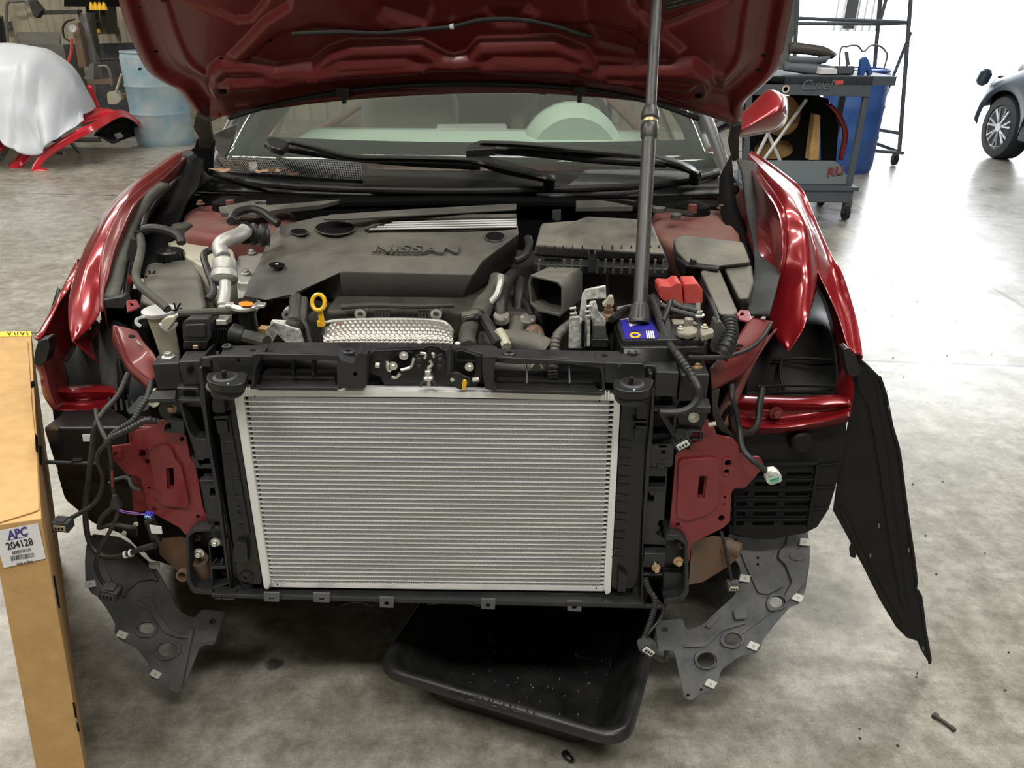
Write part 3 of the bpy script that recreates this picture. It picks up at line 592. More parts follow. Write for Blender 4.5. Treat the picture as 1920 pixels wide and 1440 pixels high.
def sdf_poly(x, y, poly):
    d = 1e9; ins = False; n = len(poly)
    for i in range(n):
        x1, y1 = poly[i]; x2, y2 = poly[(i+1) % n]
        dx, dy = x2-x1, y2-y1; t = max(0, min(1, ((x-x1)*dx+(y-y1)*dy)/(dx*dx+dy*dy or 1)))
        d = min(d, math.hypot(x-x1-dx*t, y-y1-dy*t))
        if (y1 > y) != (y2 > y) and x < (x2-x1)*(y-y1)/(y2-y1)+x1: ins = not ins
    return -d if ins else d
def sst(t): t = max(0, min(1, t)); return t*t*(3-2*t)
# pressed shapes of the inner panel: (outline, height towards the viewer, edge width)
HF = [([(388, 180), (395, 146), (412, 128), (470, 122), (520, 130), (590, 118), (620, 92), (660, 78), (790, 74), (828, 96), (850, 104), (880, 96), (900, 72), (1040, 68), (1096, 92), (1118, 126), (1180, 128), (1300, 124), (1326, 146), (1336, 182), (1322, 206), (1288, 200), (1180, 160), (1050, 138), (930, 124), (850, 121), (720, 126), (600, 140), (500, 166), (420, 196), (396, 204)], .030, 16),
      ([(420, 168), (430, 150), (520, 148), (600, 128), (640, 104), (760, 96), (800, 112), (760, 118), (640, 128), (540, 148), (450, 172)], .012, 12),
      ([(900, 112), (930, 92), (1050, 96), (1090, 120), (1140, 142), (1240, 150), (1300, 160), (1290, 176), (1180, 152), (1060, 130), (940, 118)], .012, 12),
      ([(332, -60), (320, 2), (345, 16), (440, 50), (470, 46), (500, 10), (520, -60)], -.012, 8),
      ([(560, -120), (690, -120), (712, 20), (800, 46), (700, 50), (600, 40), (520, 60), (452, 120), (430, 118), (500, 40), (545, 10)], .016, 14),
      ([(1000, -120), (1160, -120), (1180, 10), (1280, 100), (1262, 116), (1180, 60), (1100, 36), (980, 30), (1000, 10)], .016, 14),
      ([(700, -60), (705, 10), (730, 44), (800, 46), (812, 10), (800, -60)], -.010, 8), ([(908, -60), (905, 10), (930, 44), (985, 46), (1010, 10), (1010, -60)], -.010, 8),
      ([(1090, -60), (1200, -60), (1202, 80), (1190, 104), (1120, 84), (1098, 30)], -.008, 8),
      ([(1302, -60), (1380, -60), (1370, 20), (1240, 60), (1236, 40), (1300, 20)], -.010, 8),
      ([(240, -80), (252, 0), (262, 20), (276, 24), (300, 20), (300, -80)], .014, 10)]
def hood():
    n, mrow = 300, 200
    L_, R_ = rs2(Lc, mrow), rs2(Rc, mrow); B_, F_ = rs2(Bc, n), rs2(Fc, n)
    Bl, Br, Fl, Fr = B_[0], B_[-1], F_[0], F_[-1]; bm = bmesh.new(); G = []
    for j in range(mrow):
        t = j/(mrow-1); row = []
        for i in range(n):
            s = i/(n-1)
            p = L_[j]*(1-s)+R_[j]*s+B_[i]*(1-t)+F_[i]*t-(Bl*(1-s)*(1-t)+Br*s*(1-t)+Fl*(1-s)*t+Fr*s*t)
            q = P(p.x, p.y, Q=HQ); h = 0
            for poly, hh, wd in HF:
                xs = [a for a, b in poly]; ys = [b for a, b in poly]
                if min(xs)-wd < p.x < max(xs)+wd and min(ys)-wd < p.y < max(ys)+wd: h += hh*sst(.5-sdf_poly(p.x, p.y, poly)/wd)
            # flange round the edge: rim stands proud, then a shallow gutter
            e = min(s*900, (1-s)*900, t*520)
            h += .014*math.exp(-((e-10)/7)**2) - .012*math.exp(-((e-34)/14)**2)
            h += .006*math.exp(-((e-62)/6)**2)
            h += -.05*(2*s-1)**4 - .03*(2*s-1)**2  # crown
            row.append(bm.verts.new(q+HN*h))
        G.append(row)
    for a, b in zip(G, G[1:]):
        for i in range(n-1): bm.faces.new((a[i], a[i+1], b[i+1], b[i]))
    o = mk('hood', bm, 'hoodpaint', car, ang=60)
    sd = o.modifiers.new('thickness', 'SOLIDIFY'); sd.thickness = .014; sd.offset = 0
    nn = HN*.03
    def on(x, y, h=.02): return P(x, y, Q=(HQ[0]+HN*h, HN))
    w = tube('washer_hose', [on(548, 64), on(580, 62), on(640, 60), on(720, 62), on(800, 55), on(850, 50), on(900, 38), on(950, 36), on(1000, 40), on(1050, 52), on(1085, 64), on(1110, 68, .0)], .0055, 'rubber', o)
    lathe('white_tape', on(848, 50, .019), on(860, 47)-on(848, 50), [(.007, -.005), (.007, .005)], 'white', w, 12)
    plate('rubber_stop', [(600, 136), (626, 135), (626, 144), (600, 144)], (HQ[0]+HN*.02, HN), .01, 'rubber', o)
    plate('rubber_stop', [(1092, 137), (1120, 138), (1120, 147), (1094, 146)], (HQ[0]+HN*.02, HN), .01, 'rubber', o)
    for x, y, a, b in ((292, 97, 5, 3), (418, 172, 8, 5), (1310, 180, 8, 5), (415, 110, 4, 2), (262, 130, 4, 2), (1432, 105, 5, 3), (850, 34, 3, 2), (506, 77, 4, 3), (1222, 74, 4, 2), (1422, 132, 5, 3), (262, 14, 3, 2)):
        plate('drain_hole', ell(x, y, a, b, 14), (HQ[0]+HN*(.034 if y in (172, 180) else .004), HN), .003, 'deep', o)
    sm = [on(Bc[k][0], Bc[k][1]-5, .012) for k in range(1, len(Bc)-1)]
    tube('rear_seal', sm, .007, 'rubber', o)
    for x, y in ((644, 172), (1087, 170)):
        c = on(x, y, .02); bm = bmesh.new(); addbox(bm, c, .035, .02, .02); addbox(bm, c+V((0, 0, -.015)), .012, .012, .03); mk('seal_clip', bm, 'black', o)
    plate('emission_label', [(1238, -40), (1330, -50), (1334, 0), (1246, 22)], (HQ[0]+HN*.008, HN), .001, 'block', o)
    for k in range(6):
        y = 14-k*8; plate('label_print', [(1252, y), (1326, y-18), (1326, y-17), (1252, y+1.6)], (HQ[0]+HN*.0095, HN), .0008, 'shield', o)
    return o
hood_o = hood()
# hinges
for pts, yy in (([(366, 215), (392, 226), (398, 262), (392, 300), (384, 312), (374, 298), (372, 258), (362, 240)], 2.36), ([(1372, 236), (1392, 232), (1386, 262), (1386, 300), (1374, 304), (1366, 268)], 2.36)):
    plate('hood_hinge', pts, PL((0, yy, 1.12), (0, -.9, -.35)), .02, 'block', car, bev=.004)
plate('hinge_bracket', [(368, 262), (392, 250), (398, 268), (394, 330), (374, 316), (352, 300), (350, 286), (364, 276)], 2.36, .03, 'deep', car, bev=.004)
# ---- cabin, windscreen, cowl
def xz(pts, y): return [V((a, y, b)) for a, b in pts]
hw = .82
def curve_x(u): return CX+u*hw
def cowly(u, y, bow=.16): return y+bow*u*u
US = [k/6-1 for k in range(13)]
gl = [[V((curve_x(u*f), cowly(u, y, b), z)) for u in US] for y, z, f, b in ((2.47, 1.035, 1, .10), (2.75, 1.20, .96, .16), (3.05, 1.345, .9, .22), (3.35, 1.46, .82, .28))]
ws = loft('windscreen', gl, 'glass', car, n=40, sub=3, thick=.004)
fr = [[V((curve_x(u*f), cowly(u, y, b)+.012, z-.008)) for u in US] for y, z, f, b in ((2.47, 1.035, 1, .10), (2.60, 1.112, .985, .125))]
loft('windscreen_border', fr, 'deep', ws, n=40, thick=.003)
for sg in (-1, 1):
    a = [V((curve_x(sg*f)+sg*.0, cowly(1, y, b), z)) for y, z, f, b in ((2.42, 1.0, 1.0, .10), (2.75, 1.20, .96, .16), (3.05, 1.345, .9, .22), (3.35, 1.46, .82, .28))]
    b_ = [p+V((sg*.06, .03, -.03)) for p in a]
    loft('windscreen_pillar', [a, [p.lerp(q, .5)+V((0, -.012, .012)) for p, q in zip(a, b_)], b_, [p+V((sg*.05, .1, -.25)) for p in b_]], 'black', car, n=20, thick=.01)
    loft('black_frit', [[p+V((-sg*.005, .0, .004)) for p in a], [p+V((-sg*.075, .0, .006)) for p in a]], 'deep', ws, n=16, thick=.002)
# interior
box('dashboard', (CX-.74, 2.95, .93), (CX+.72, 3.5, 1.035), 'dash', car, .04)
box('dash_lower', (CX-.78, 2.62, .9), (CX+.76, 2.97, .985), 'trimg', car, .02)
bm = bmesh.new()
add_lathe(bm, (.24, 3.30, .94), (0, 1, 0), [(.18, -.14), (.215, -.02), (.215, .12), (.16, .2)], 28)
mk('instrument_cowl', bm, 'dash', car)
lathe('steering_wheel', (.24, 3.62, 1.02), (0, -.9, .35), [(.185, -.012), (.2, 0), (.185, .012), (.17, 0), (.185, -.012)], 'trimg', car, 36, cap=False)
plate('airbag_panel', [(820, 233), (948, 231), (952, 243), (818, 243)], ZP(1.037), .001, 'milky2', car)
for x in (-.52, .22):
    s = box('front_seat', (x-.24, 3.95, .6), (x+.24, 4.15, 1.16), 'seat', car, .08)
    box('headrest', (x-.13, 3.98, 1.17), (x+.13, 4.1, 1.33), 'seat', s, .05)
    for d in (-.05, .05): tube('headrest_post', [V((x+d, 4.04, 1.1)), V((x+d, 4.04, 1.22))], .007, 'steel', s, sm=False)
box('rear_bench', (CX-.66, 4.75, .6), (CX+.66, 4.95, 1.12), 'seat', car, .08)
box('parcel_shelf', (CX-.66, 4.95, 1.0), (CX+.66, 5.4, 1.06), 'trimg', car, .02)
for sg in (-1, 1):
    loft('side_window', [[V((CX+sg*.80, y, .95)) for y in (2.85, 3.6, 4.6, 5.3)], [V((CX+sg*.64, y, z)) for y, z in ((2.95, 1.2), (3.5, 1.46), (4.6, 1.46), (5.2, 1.34))]], 'tint', car, n=16, thick=.004)
rf = [[V((CX+u*f, y, z-.05*u*u)) for u in (-1, -.5, 0, .5, 1)] for y, z, f in ((3.35, 1.50, .62), (3.9, 1.53, .64), (4.7, 1.5, .62), (5.3, 1.36, .60))]
loft('roof', rf, 'paint', car, n=24, thick=.03)
bd = [[V((CX+sg*x, y, z)) for y in (2.75, 3.6, 4.6, 5.6)] for sg in (1,) for x, z in ((.74, .98), (.86, .92), (.9, .6), (.87, .25))]
loft('right_body_side', bd, 'paint', car, n=20, thick=.02)
bd = [[V((CX-x, y, z)) for y in (2.75, 3.6, 4.6, 5.6)] for x, z in ((.74, .98), (.86, .92), (.9, .6), (.87, .25))]
loft('left_body_side', bd, 'paint', car, n=20, thick=.02)
box('trunk', (CX-.8, 5.3, .4), (CX+.8, 5.9, 1.02), 'paint', car, .08)
# cowl
cw = [[V((curve_x(u*1.0), cowly(u, y, b), z)) for u in US] for y, z, b in ((2.24, 1.005, .06), (2.27, 1.03, .06), (2.34, 1.022, .07), (2.42, 1.03, .09), (2.48, 1.036, .10))]
cowl = loft('cowl_panel', cw, 'black', car, n=60, sub=3, thick=.006)
tube('cowl_seal', PX((392, 322, 'Z', 1.04), (440, 336, 'Z', 1.04), (520, 347, 'Z', 1.04), (640, 354, 'Z', 1.04), (760, 357, 'Z', 1.04), (880, 358, 'Z', 1.04), (1040, 355, 'Z', 1.04), (1180, 350, 'Z', 1.04), (1280, 340, 'Z', 1.04), (1345, 325, 'Z', 1.04)), .011, 'rubber', car)
gr = []
def grille(name, pts, nx, ny):
    Q = plane3(P(*pts[0], Z=1.055), P(*pts[1], Z=1.055), P(*pts[2], Z=1.035)); bm = bmesh.new()
    c = [P(x, y, Q=Q) for x, y in pts]
    for i in range(nx+1):
        s = i/nx; add_tube(bm, [c[0].lerp(c[1], s), c[3].lerp(c[2], s)], .0016, 4)
    for j in range(ny+1):
        t = j/ny; add_tube(bm, [c[0].lerp(c[3], t), c[1].lerp(c[2], t)], .0022, 4)
    mk(name, bm, 'frame', cowl)
    add = bmesh.new(); add_poly(add, [[q-Q[1]*.008 for q in c]], Q[1], .004); mk('grille_backing', add, 'deep', cowl)
grille('air_grille', [(405, 292), (676, 306), (680, 338), (430, 322)], 60, 7)
plate('service_cover', [(466, 304), (482, 304), (482, 320), (466, 320)], ZP(1.062), .006, 'greymetal', cowl)
plate('cowl_step', rnd2([(680, 310), (700, 318), (860, 334), (1000, 340), (1020, 352), (820, 352), (680, 346)], .2), ZP(1.045), .012, 'black', cowl, bev=.004)
plate('cowl_step', rnd2([(1100, 316), (1200, 318), (1300, 322), (1320, 328), (1200, 344), (1060, 350), (1080, 335)], .2), ZP(1.04), .012, 'felt', cowl, bev=.004)
def wiper(blade, arm, wide, pivot):
    b = loft('wiper_arm', [PX(*[(x, y-wd, 'Z', z+.006) for x, y, wd, z in arm]), PX(*[(x, y, 'Z', z+.016) for x, y, wd, z in arm]), PX(*[(x, y+wd, 'Z', z) for x, y, wd, z in arm])], 'black', car, n=30, thick=.006)
    tube('wiper_blade', PX(*[(x, y, 'Z', z) for x, y, z in blade]), .010, 'rubber', b)
    tube('rubber_strip', [p+V((0, .012, -.012)) for p in PX(*[(x, y, 'Z', z) for x, y, z in blade])], .004, 'deep', b)
    c = P(pivot[0], pivot[1], Z=1.07); lathe('wiper_pivot', c, (0, -.3, 1), [(.016, -.03), (.018, .0), (.012, .012)], 'black', b, 16)
wiper([(500, 272, 1.10), (640, 292, 1.10), (780, 304, 1.09), (900, 310, 1.08)], [(540, 266, 3, 1.12), (600, 280, 4, 1.12), (660, 296, 5, 1.11), (760, 298, 5, 1.10), (884, 302, 6, 1.10), (940, 314, 10, 1.09), (990, 325, 9, 1.08), (1040, 337, 7, 1.08)], 0, (1030, 336))
wiper([(880, 276, 1.10), (1000, 286, 1.10), (1120, 298, 1.10), (1250, 306, 1.10)], [(900, 268, 3, 1.12), (980, 272, 5, 1.12), (1080, 282, 6, 1.11), (1190, 292, 6, 1.10), (1250, 303, 8, 1.09), (1290, 316, 7, 1.08), (1310, 328, 6, 1.07)], 0, (1304, 326))
plate('wiper_tip', rnd2([(497, 262), (508, 256), (536, 262), (542, 270), (528, 280), (506, 274)], .3, 4), ZP(1.13), .02, 'black', car, bev=.004)
plate('wiper_tip', rnd2([(872, 282), (880, 270), (900, 263), (928, 268), (930, 278), (905, 280)], .3, 4), ZP(1.13), .02, 'black', car, bev=.004)
# door mirror (right)
mr = [PT((1392, 232, 2.9), (1424, 206, 2.9), (1452, 180, 2.9), (1468, 178, 2.92)), PT((1388, 244, 2.85), (1430, 222, 2.83), (1462, 205, 2.83), (1474, 192, 2.9)), PT((1386, 254, 2.9), (1430, 246, 2.9), (1458, 238, 2.9), (1472, 222, 2.92))]
loft('door_mirror', mr+[[p+V((0, .12, 0)) for p in reversed(mr[2])][::-1], [p+V((0, .12, 0)) for p in mr[0]], mr[0]], 'paint', car, n=20, sub=6, thick=.004)
tube('mirror_trim', PT((1388, 255, 2.93), (1430, 248, 2.93), (1459, 240, 2.93), (1473, 223, 2.95), (1474, 192, 2.95), (1468, 178, 2.95)), .006, 'white', car)
plate('corner_reflection', [(398, 252), (444, 232), (436, 262), (428, 284), (420, 296), (404, 280)], 2.48, .02, 'greymetal', car)  # grey plate in place of the pale reflection at the glass corner
tube('mirror_stalk', [V((.73, 2.98, 1.10)), V((.80, 3.0, 1.13)), P(1420, 232, Y=2.95)], .025, 'black', car)
# ---- fenders
def arr(t, k): return [P(x, y, X=v) for x, y, v in t]
# right fender
r0 = arr([(1404, 310, .66), (1430, 352, .62), (1448, 378, .605), (1460, 404, .60), (1466, 440, .598), (1466, 480, .598), (1460, 515, .595), (1447, 545, .59)], 0)
r1 = arr([(1400, 292, .69), (1437, 342, .65), (1457, 369, .635), (1471, 394, .63), (1476, 426, .63), (1476, 464, .63), (1469, 509, .62), (1456, 545, .61)], 0)
r1b = arr([(1400, 292, .69), (1437, 342, .65), (1457, 369, .635), (1471, 394, .63), (1476, 426, .63), (1476, 464, .63), (1469, 509, .62), (1456, 545, .61), (1441, 594, .59), (1452, 628, .59), (1474, 656, .60)], 0)
r2 = arr([(1402, 290, .70), (1448, 330, .68), (1482, 359, .675), (1498, 388, .672), (1510, 420, .67), (1514, 458, .67), (1515, 500, .665), (1513, 535, .66), (1498, 592, .635), (1484, 640, .612), (1476, 659, .60)], 0)
r3 = arr([(1404, 288, .71), (1452, 328, .70), (1490, 362, .70), (1508, 400, .70), (1520, 432, .70), (1528, 468, .70), (1533, 507, .70), (1530, 541, .69), (1520, 579, .665), (1504, 621, .63), (1478, 660, .602)], 0)
r4 = [p+V((.0, .03, -.035)) for p in r3]
fen = loft('right_fender', [r1b, [a.lerp(b, .5)+V((0, 0, .006)) for a, b in zip(r1b, r2)], r2, r3], 'paint', car, n=70, sub=5, thick=.002)
loft('fender_inner_flange', [r1, [a.lerp(b, .5)+V((0, .004, -.012)) for a, b in zip(r0, r1)], r0, [p+V((0.0, .02, -.06)) for p in r0], [p+V((-.03, .03, -.11)) for p in r0]], 'paint', fen, n=50, sub=3, thick=.002)
q0 = arr([(1404, 288, .71), (1452, 328, .70), (1490, 362, .70), (1508, 400, .70), (1520, 432, .70), (1528, 468, .70), (1533, 507, .70)], 0)+arr([(1552, 550, .715), (1572, 595, .715), (1586, 640, .71), (1592, 654, .71)], 0)
q1 = arr([(1406, 287, .72), (1458, 325, .72), (1496, 358, .73), (1514, 398, .735), (1530, 434, .74), (1545, 470, .745), (1558, 500, .75), (1572, 543, .755), (1588, 592, .75), (1598, 638, .735), (1604, 664, .725)], 0)
q2 = arr([(1408, 286, .73), (1462, 323, .74), (1500, 356, .745), (1518, 392, .75), (1534, 430, .76), (1556, 480, .765), (1578, 515, .765), (1594, 563, .765), (1607, 611, .755), (1613, 650, .74), (1616, 673, .73)], 0)
q3 = [p+V((.01, .10, -.10)) for p in q2]; q4 = [p+V((.0, .25, -.3)) for p in q2]
loft('fender_side', [q0, q1, q2, q3], 'paint', fen, n=70, sub=5, thick=.002)
plate('corner_clip_block', [(1580, 655), (1592, 652), (1608, 676), (1616, 700), (1604, 708), (1590, 704), (1584, 680)], 1.45, .03, 'black', car, bev=.004)
loft('fender_front_bracket', [PT((1586, 660, 1.5), (1578, 690, 1.5), (1568, 720, 1.52), (1566, 748, 1.52)), PT((1594, 668, 1.47), (1594, 700, 1.46), (1598, 735, 1.46), (1594, 770, 1.46)), PT((1600, 690, 1.5), (1602, 705, 1.5), (1599, 750, 1.5), (1590, 790, 1.5))], 'paint', fen, n=24, thick=.004)
# left fender
l1b = arr([(362, 286, -.97), (335, 297, -.96), (300, 325, -.955), (266, 349, -.945), (233, 380, -.94), (214, 411, -.94), (198, 449, -.935), (189, 495, -.93), (187, 540, -.92), (188, 583, -.90), (170, 612, -.895), (141, 641, -.90)], 0)
l2 = arr([(362, 283, -.99), (330, 293, -.985), (292, 318, -.985), (250, 348, -.985), (216, 383, -.985), (192, 418, -.98), (174, 455, -.975), (160, 495, -.965), (150, 540, -.955), (146, 585, -.935), (142, 620, -.915), (139, 641, -.90)], 0)
l3 = arr([(362, 281, -1.0), (326, 292, -1.01), (288, 319, -1.02), (243, 352, -1.03), (207, 388, -1.03), (184, 423, -1.025), (163, 462, -1.02), (146, 505, -1.01), (134, 545, -1.0), (129, 580, -.975), (131, 612, -.94), (139, 642, -.90)], 0)
fl = loft('left_fender', [l1b, [a.lerp(b, .5)+V((0, 0, .006)) for a, b in zip(l1b, l2)], l2, l3, [p+V((.02, .03, -.06)) for p in l3]], 'paint', car, n=70, sub=5, thick=.002)
l1 = l1b[:10]
l0 = arr([(356, 292, -.95), (344, 300, -.94), (312, 330, -.93), (285, 352, -.915), (250, 388, -.905), (230, 430, -.90), (214, 470, -.90), (204, 514, -.89), (196, 540, -.885), (194, 568, -.875)], 0)
loft('fender_inner_flange', [l1, [a.lerp(b, .5)+V((0, .004, -.012)) for a, b in zip(l0, l1)], l0, [p+V((-.01, .01, -.06)) for p in l0]], 'undercoat', fl, n=50, sub=3, thick=.002)
m0 = arr([(146, 505, -1.01), (128, 545, -1.02), (112, 566, -1.02), (96, 600, -1.01), (82, 628, -1.0), (74, 638, -1.0)], 0)
m1 = arr([(150, 486, -1.03), (122, 540, -1.04), (102, 580, -1.04), (86, 608, -1.03), (73, 630, -1.02), (67, 636, -1.01)], 0)
loft('fender_side', [m0, m1, [p+V((-.01, .1, -.1)) for p in m1]], 'paint', fl, n=30, sub=4, thick=.002)
plate('corner_clip_block', [(70, 640), (90, 634), (94, 650), (86, 680), (72, 690), (62, 684), (64, 660)], 1.47, .03, 'black', car, bev=.004)
plate('tip_tab', [(164, 622), (178, 612), (186, 626), (178, 630), (170, 640)], 1.58, .004, 'undercoat', fl)
# lower front structure inside the lamp openings
def beam(name, rails, mt, par=car, n=40, sub=3, th=.003): return loft(name, rails, mt, par, n=n, sub=sub, thick=th)
beam('lamp_support_beam', [PT((1385, 740, 1.52), (1440, 742, 1.52), (1500, 744, 1.51), (1560, 741, 1.49), (1594, 745, 1.47)), PT((1380, 752, 1.48), (1440, 754, 1.48), (1500, 757, 1.47), (1560, 758, 1.46), (1596, 755, 1.45)),
    PT((1378, 762, 1.50), (1440, 766, 1.50), (1500, 766, 1.49), (1560, 764, 1.48), (1595, 762, 1.46)), PT((1374, 784, 1.49), (1440, 790, 1.49), (1500, 784, 1.48), (1560, 776, 1.47), (1594, 770, 1.45)),
    PT((1370, 796, 1.45), (1440, 803, 1.45), (1500, 798, 1.45), (1560, 786, 1.44), (1592, 776, 1.43)), PT((1368, 812, 1.49), (1440, 814, 1.49), (1500, 808, 1.48), (1560, 798, 1.47), (1588, 792, 1.46))], 'paint')
bolt(1455, 774, 1.48, 13, 'undercoat', car); 
beam('lamp_support_beam', [PT((100, 722, 1.56), (140, 724, 1.56), (178, 721, 1.56), (214, 724, 1.54)), PT((98, 734, 1.52), (140, 737, 1.52), (178, 735, 1.52), (218, 737, 1.5)), PT((96, 744, 1.54), (140, 746, 1.54), (178, 744, 1.54), (220, 744, 1.52)), PT((96, 760, 1.53), (140, 764, 1.53), (178, 762, 1.53), (216, 752, 1.51)), PT((100, 769, 1.5), (140, 770, 1.5), (180, 772, 1.5), (212, 762, 1.5))], 'paint')
beam('fender_front_bracket', [PT((64, 682, 1.5), (76, 705, 1.5), (82, 740, 1.5), (100, 768, 1.5)), PT((80, 670, 1.5), (86, 700, 1.49), (94, 735, 1.49), (108, 769, 1.49)), PT((98, 640, 1.56), (106, 680, 1.55), (112, 722, 1.54), (116, 768, 1.52)), PT((112, 655, 1.6), (122, 690, 1.6), (128, 720, 1.58), (126, 765, 1.55))], 'undercoat', fl)
beam('upper_side_rail', [PT((214, 610, 1.45), (224, 640, 1.43), (240, 680, 1.40), (262, 700, 1.36), (284, 715, 1.33)), PT((240, 616, 1.45), (252, 640, 1.43), (268, 668, 1.40), (282, 690, 1.36), (292, 706, 1.33)), PT((258, 622, 1.45), (270, 642, 1.43), (286, 660, 1.40), (292, 672, 1.36), (297, 684, 1.33))], 'undercoat', th=.004)
beam('upper_side_rail_face', [PT((214, 610, 1.45), (224, 640, 1.43), (240, 680, 1.40), (262, 700, 1.36), (284, 715, 1.33)), PT((212, 640, 1.46), (226, 670, 1.44), (244, 700, 1.41), (268, 722, 1.37), (286, 745, 1.34))], 'undercoat', th=.004)
plate('rail_slot', ell(247, 630, 7, 3, 12), ZP(P(247, 630, Y=1.42).z+.002), .002, 'deep', car)
plate('rail_slot', ell(1387, 648, 7, 3, 12), ZP(P(1387, 648, Y=1.43).z+.004), .002, 'deep', car)
beam('upper_side_rail', [PT((1448, 604, 1.52), (1430, 648, 1.46), (1400, 694, 1.41), (1366, 716, 1.37), (1334, 733, 1.33)), PT((1432, 600, 1.52), (1414, 636, 1.46), (1384, 672, 1.41), (1356, 692, 1.37), (1333, 704, 1.33)), PT((1406, 596, 1.52), (1384, 630, 1.46), (1358, 660, 1.41), (1342, 676, 1.37), (1331, 690, 1.33))], 'undercoat', th=.004)
beam('lower_side_rail', [PT((1456, 616, 1.6), (1420, 670, 1.54), (1388, 740, 1.46), (1364, 800, 1.38)), PT((1442, 630, 1.58), (1404, 690, 1.5), (1370, 750, 1.42), (1346, 800, 1.34)), PT((1420, 650, 1.6), (1380, 700, 1.52), (1350, 760, 1.44), (1334, 800, 1.37))], 'dustyred', th=.004)
plate('red_tab', [(1380, 588), (1388, 580), (1404, 582), (1410, 596), (1404, 602), (1386, 598)], ZP(1.005), .004, 'bracket', car, holes=[ell(1391, 588, 4, 3, 8)])
plate('red_tab', [(1402, 532), (1412, 524), (1418, 532), (1414, 546), (1406, 546)], 1.65, .004, 'bracket', car)
plate('red_tab', [(236, 566), (238, 562), (256, 561), (262, 572), (256, 578), (238, 584)], ZP(.985), .004, 'bracket', car, holes=[ell(247, 570, 3.5, 3, 8)])
plate('red_tab', [(236, 530), (240, 514), (250, 528), (240, 536)], 1.62, .004, 'bracket', car)
# bonnet gutter foam and liners beside the fenders
loft('side_seal', [PT((300, 345, 2.0), (270, 372, 1.9), (240, 430, 1.78), (220, 480, 1.70), (206, 530, 1.62), (196, 560, 1.57)), PT((318, 348, 2.0), (286, 378, 1.9), (256, 432, 1.78), (240, 482, 1.70), (230, 530, 1.62), (222, 560, 1.57))], 'dustrub', car, n=40, thick=.012)
loft('side_gutter', [PT((318, 348, 2.02), (286, 378, 1.92), (258, 432, 1.8), (244, 482, 1.72), (236, 530, 1.64), (228, 570, 1.57)), PT((340, 330, 2.05), (300, 374, 1.98), (272, 420, 1.86), (258, 470, 1.78), (250, 520, 1.7), (240, 566, 1.6))], 'frame', car, n=40, thick=.008)
plate('gutter_end', [(192, 562), (230, 556), (236, 572), (232, 580), (194, 578)], 1.555, .03, 'frame', car, bev=.003)
pd = loft('apron_liner', [PT((1382, 300, 2.2), (1392, 330, 2.12), (1400, 400, 1.95), (1412, 460, 1.8), (1414, 520, 1.68), (1400, 590, 1.52)), PT((1410, 305, 2.2), (1430, 352, 2.08), (1440, 400, 1.94), (1442, 460, 1.8), (1438, 520, 1.66), (1428, 590, 1.52)), PT((1426, 318, 2.20), (1450, 362, 2.04), (1466, 404, 1.91), (1470, 440, 1.83), (1468, 484, 1.74), (1458, 535, 1.62), (1442, 592, 1.51))], 'felt', car, n=50, sub=4, thick=.008)
ap = loft('inner_apron', [PT((1370, 290, 2.3), (1380, 380, 2.1), (1405, 440, 1.9), (1418, 500, 1.75)), PT((1350, 330, 2.2), (1352, 400, 2.05), (1380, 470, 1.85), (1400, 540, 1.7))], 'deep', car, n=20, thick=.01)
loft('apron_liner', [PT((345, 290, 2.3), (320, 340, 2.15), (280, 400, 2.0), (262, 450, 1.88), (256, 520, 1.75)), PT((382, 300, 2.3), (372, 350, 2.15), (350, 380, 2.05), (330, 430, 1.92), (310, 520, 1.8))], 'liner', car, n=40, thick=.01)
bm = bmesh.new()
for sg, (px, py) in ((0, (358, 305)),): add_lathe(bm, P(px, py, Y=2.3), (0, -.4, 1), [(.03, -.09), (.028, 0), (.016, .03)], 16)
mk('rubber_stop', bm, 'felt', car)
# firewall, dark bay fill, engine mass
box('bay_dark_fill', (CX-.68, 1.40, .55), (CX+.66, 2.2, .57), 'deep', car, .005)  # added slab, near-black in place of the shade low in the bay
box('firewall', (CX-.86, 2.16, .35), (CX+.85, 2.26, 1.005), 'deep', car, .01)
box('bay_undertray', (CX-.62, 1.42, .30), (CX+.60, 2.2, .36), 'deep', car, .01)
box('engine_block', (CX-.40, 1.60, .36), (CX+.28, 2.0, .93), 'block', car, .03)
box('gearbox_case', (CX+.22, 1.56, .36), (CX+.52, 1.95, .78), 'deep', car, .04)
for sg in (-1, 1):
    box('apron_wall', (CX+sg*.66-.02, 1.55, .35), (CX+sg*.66+.02, 2.2, .88), 'deep', car, .01)
plate('left_apron', [(187, 575), (236, 545), (290, 540), (290, 620), (256, 660), (196, 660)], 1.67, .01, 'liner', car)
plate('left_front_liner', rnd2([(100, 855), (111, 907), (124, 932), (156, 945), (172, 968), (190, 988), (230, 1004), (262, 1030), (300, 1056), (330, 1066), (352, 1060), (352, 960), (250, 800), (120, 800)], .15, 8), 1.47, .02, 'liner', car, bev=.006)
plate('right_gap_filler', [(1240, 800), (1290, 800), (1290, 1010), (1240, 1010)], 1.34, .01, 'deep', car)  # added near-black plate that darkens the gap beside the bracket
box('underbody', (CX-.78, 1.55, .22), (CX+.78, 5.7, .32), 'deep', car, .03)
for sg in (-1, 1):
    for yy in (1.98, 4.75): lathe('road_wheel', (CX+sg*.80, yy, .32), (sg, 0, 0), [(.2, -.1), (.3, -.11), (.32, -.08), (.32, .08), (.3, .1), (.2, .1), (.19, .06), (.03, .07)], 'tire', car, 36)
loft('wheel_housing', [PT((110, 540, 1.85), (180, 600, 1.75), (212, 640, 1.6)), PT((90, 620, 1.75), (160, 680, 1.66), (230, 700, 1.56)), PT((96, 720, 1.68), (160, 760, 1.62), (240, 770, 1.54)), PT((120, 900, 1.6), (200, 960, 1.58), (300, 960, 1.5))], 'liner', car, n=30, thick=.01)
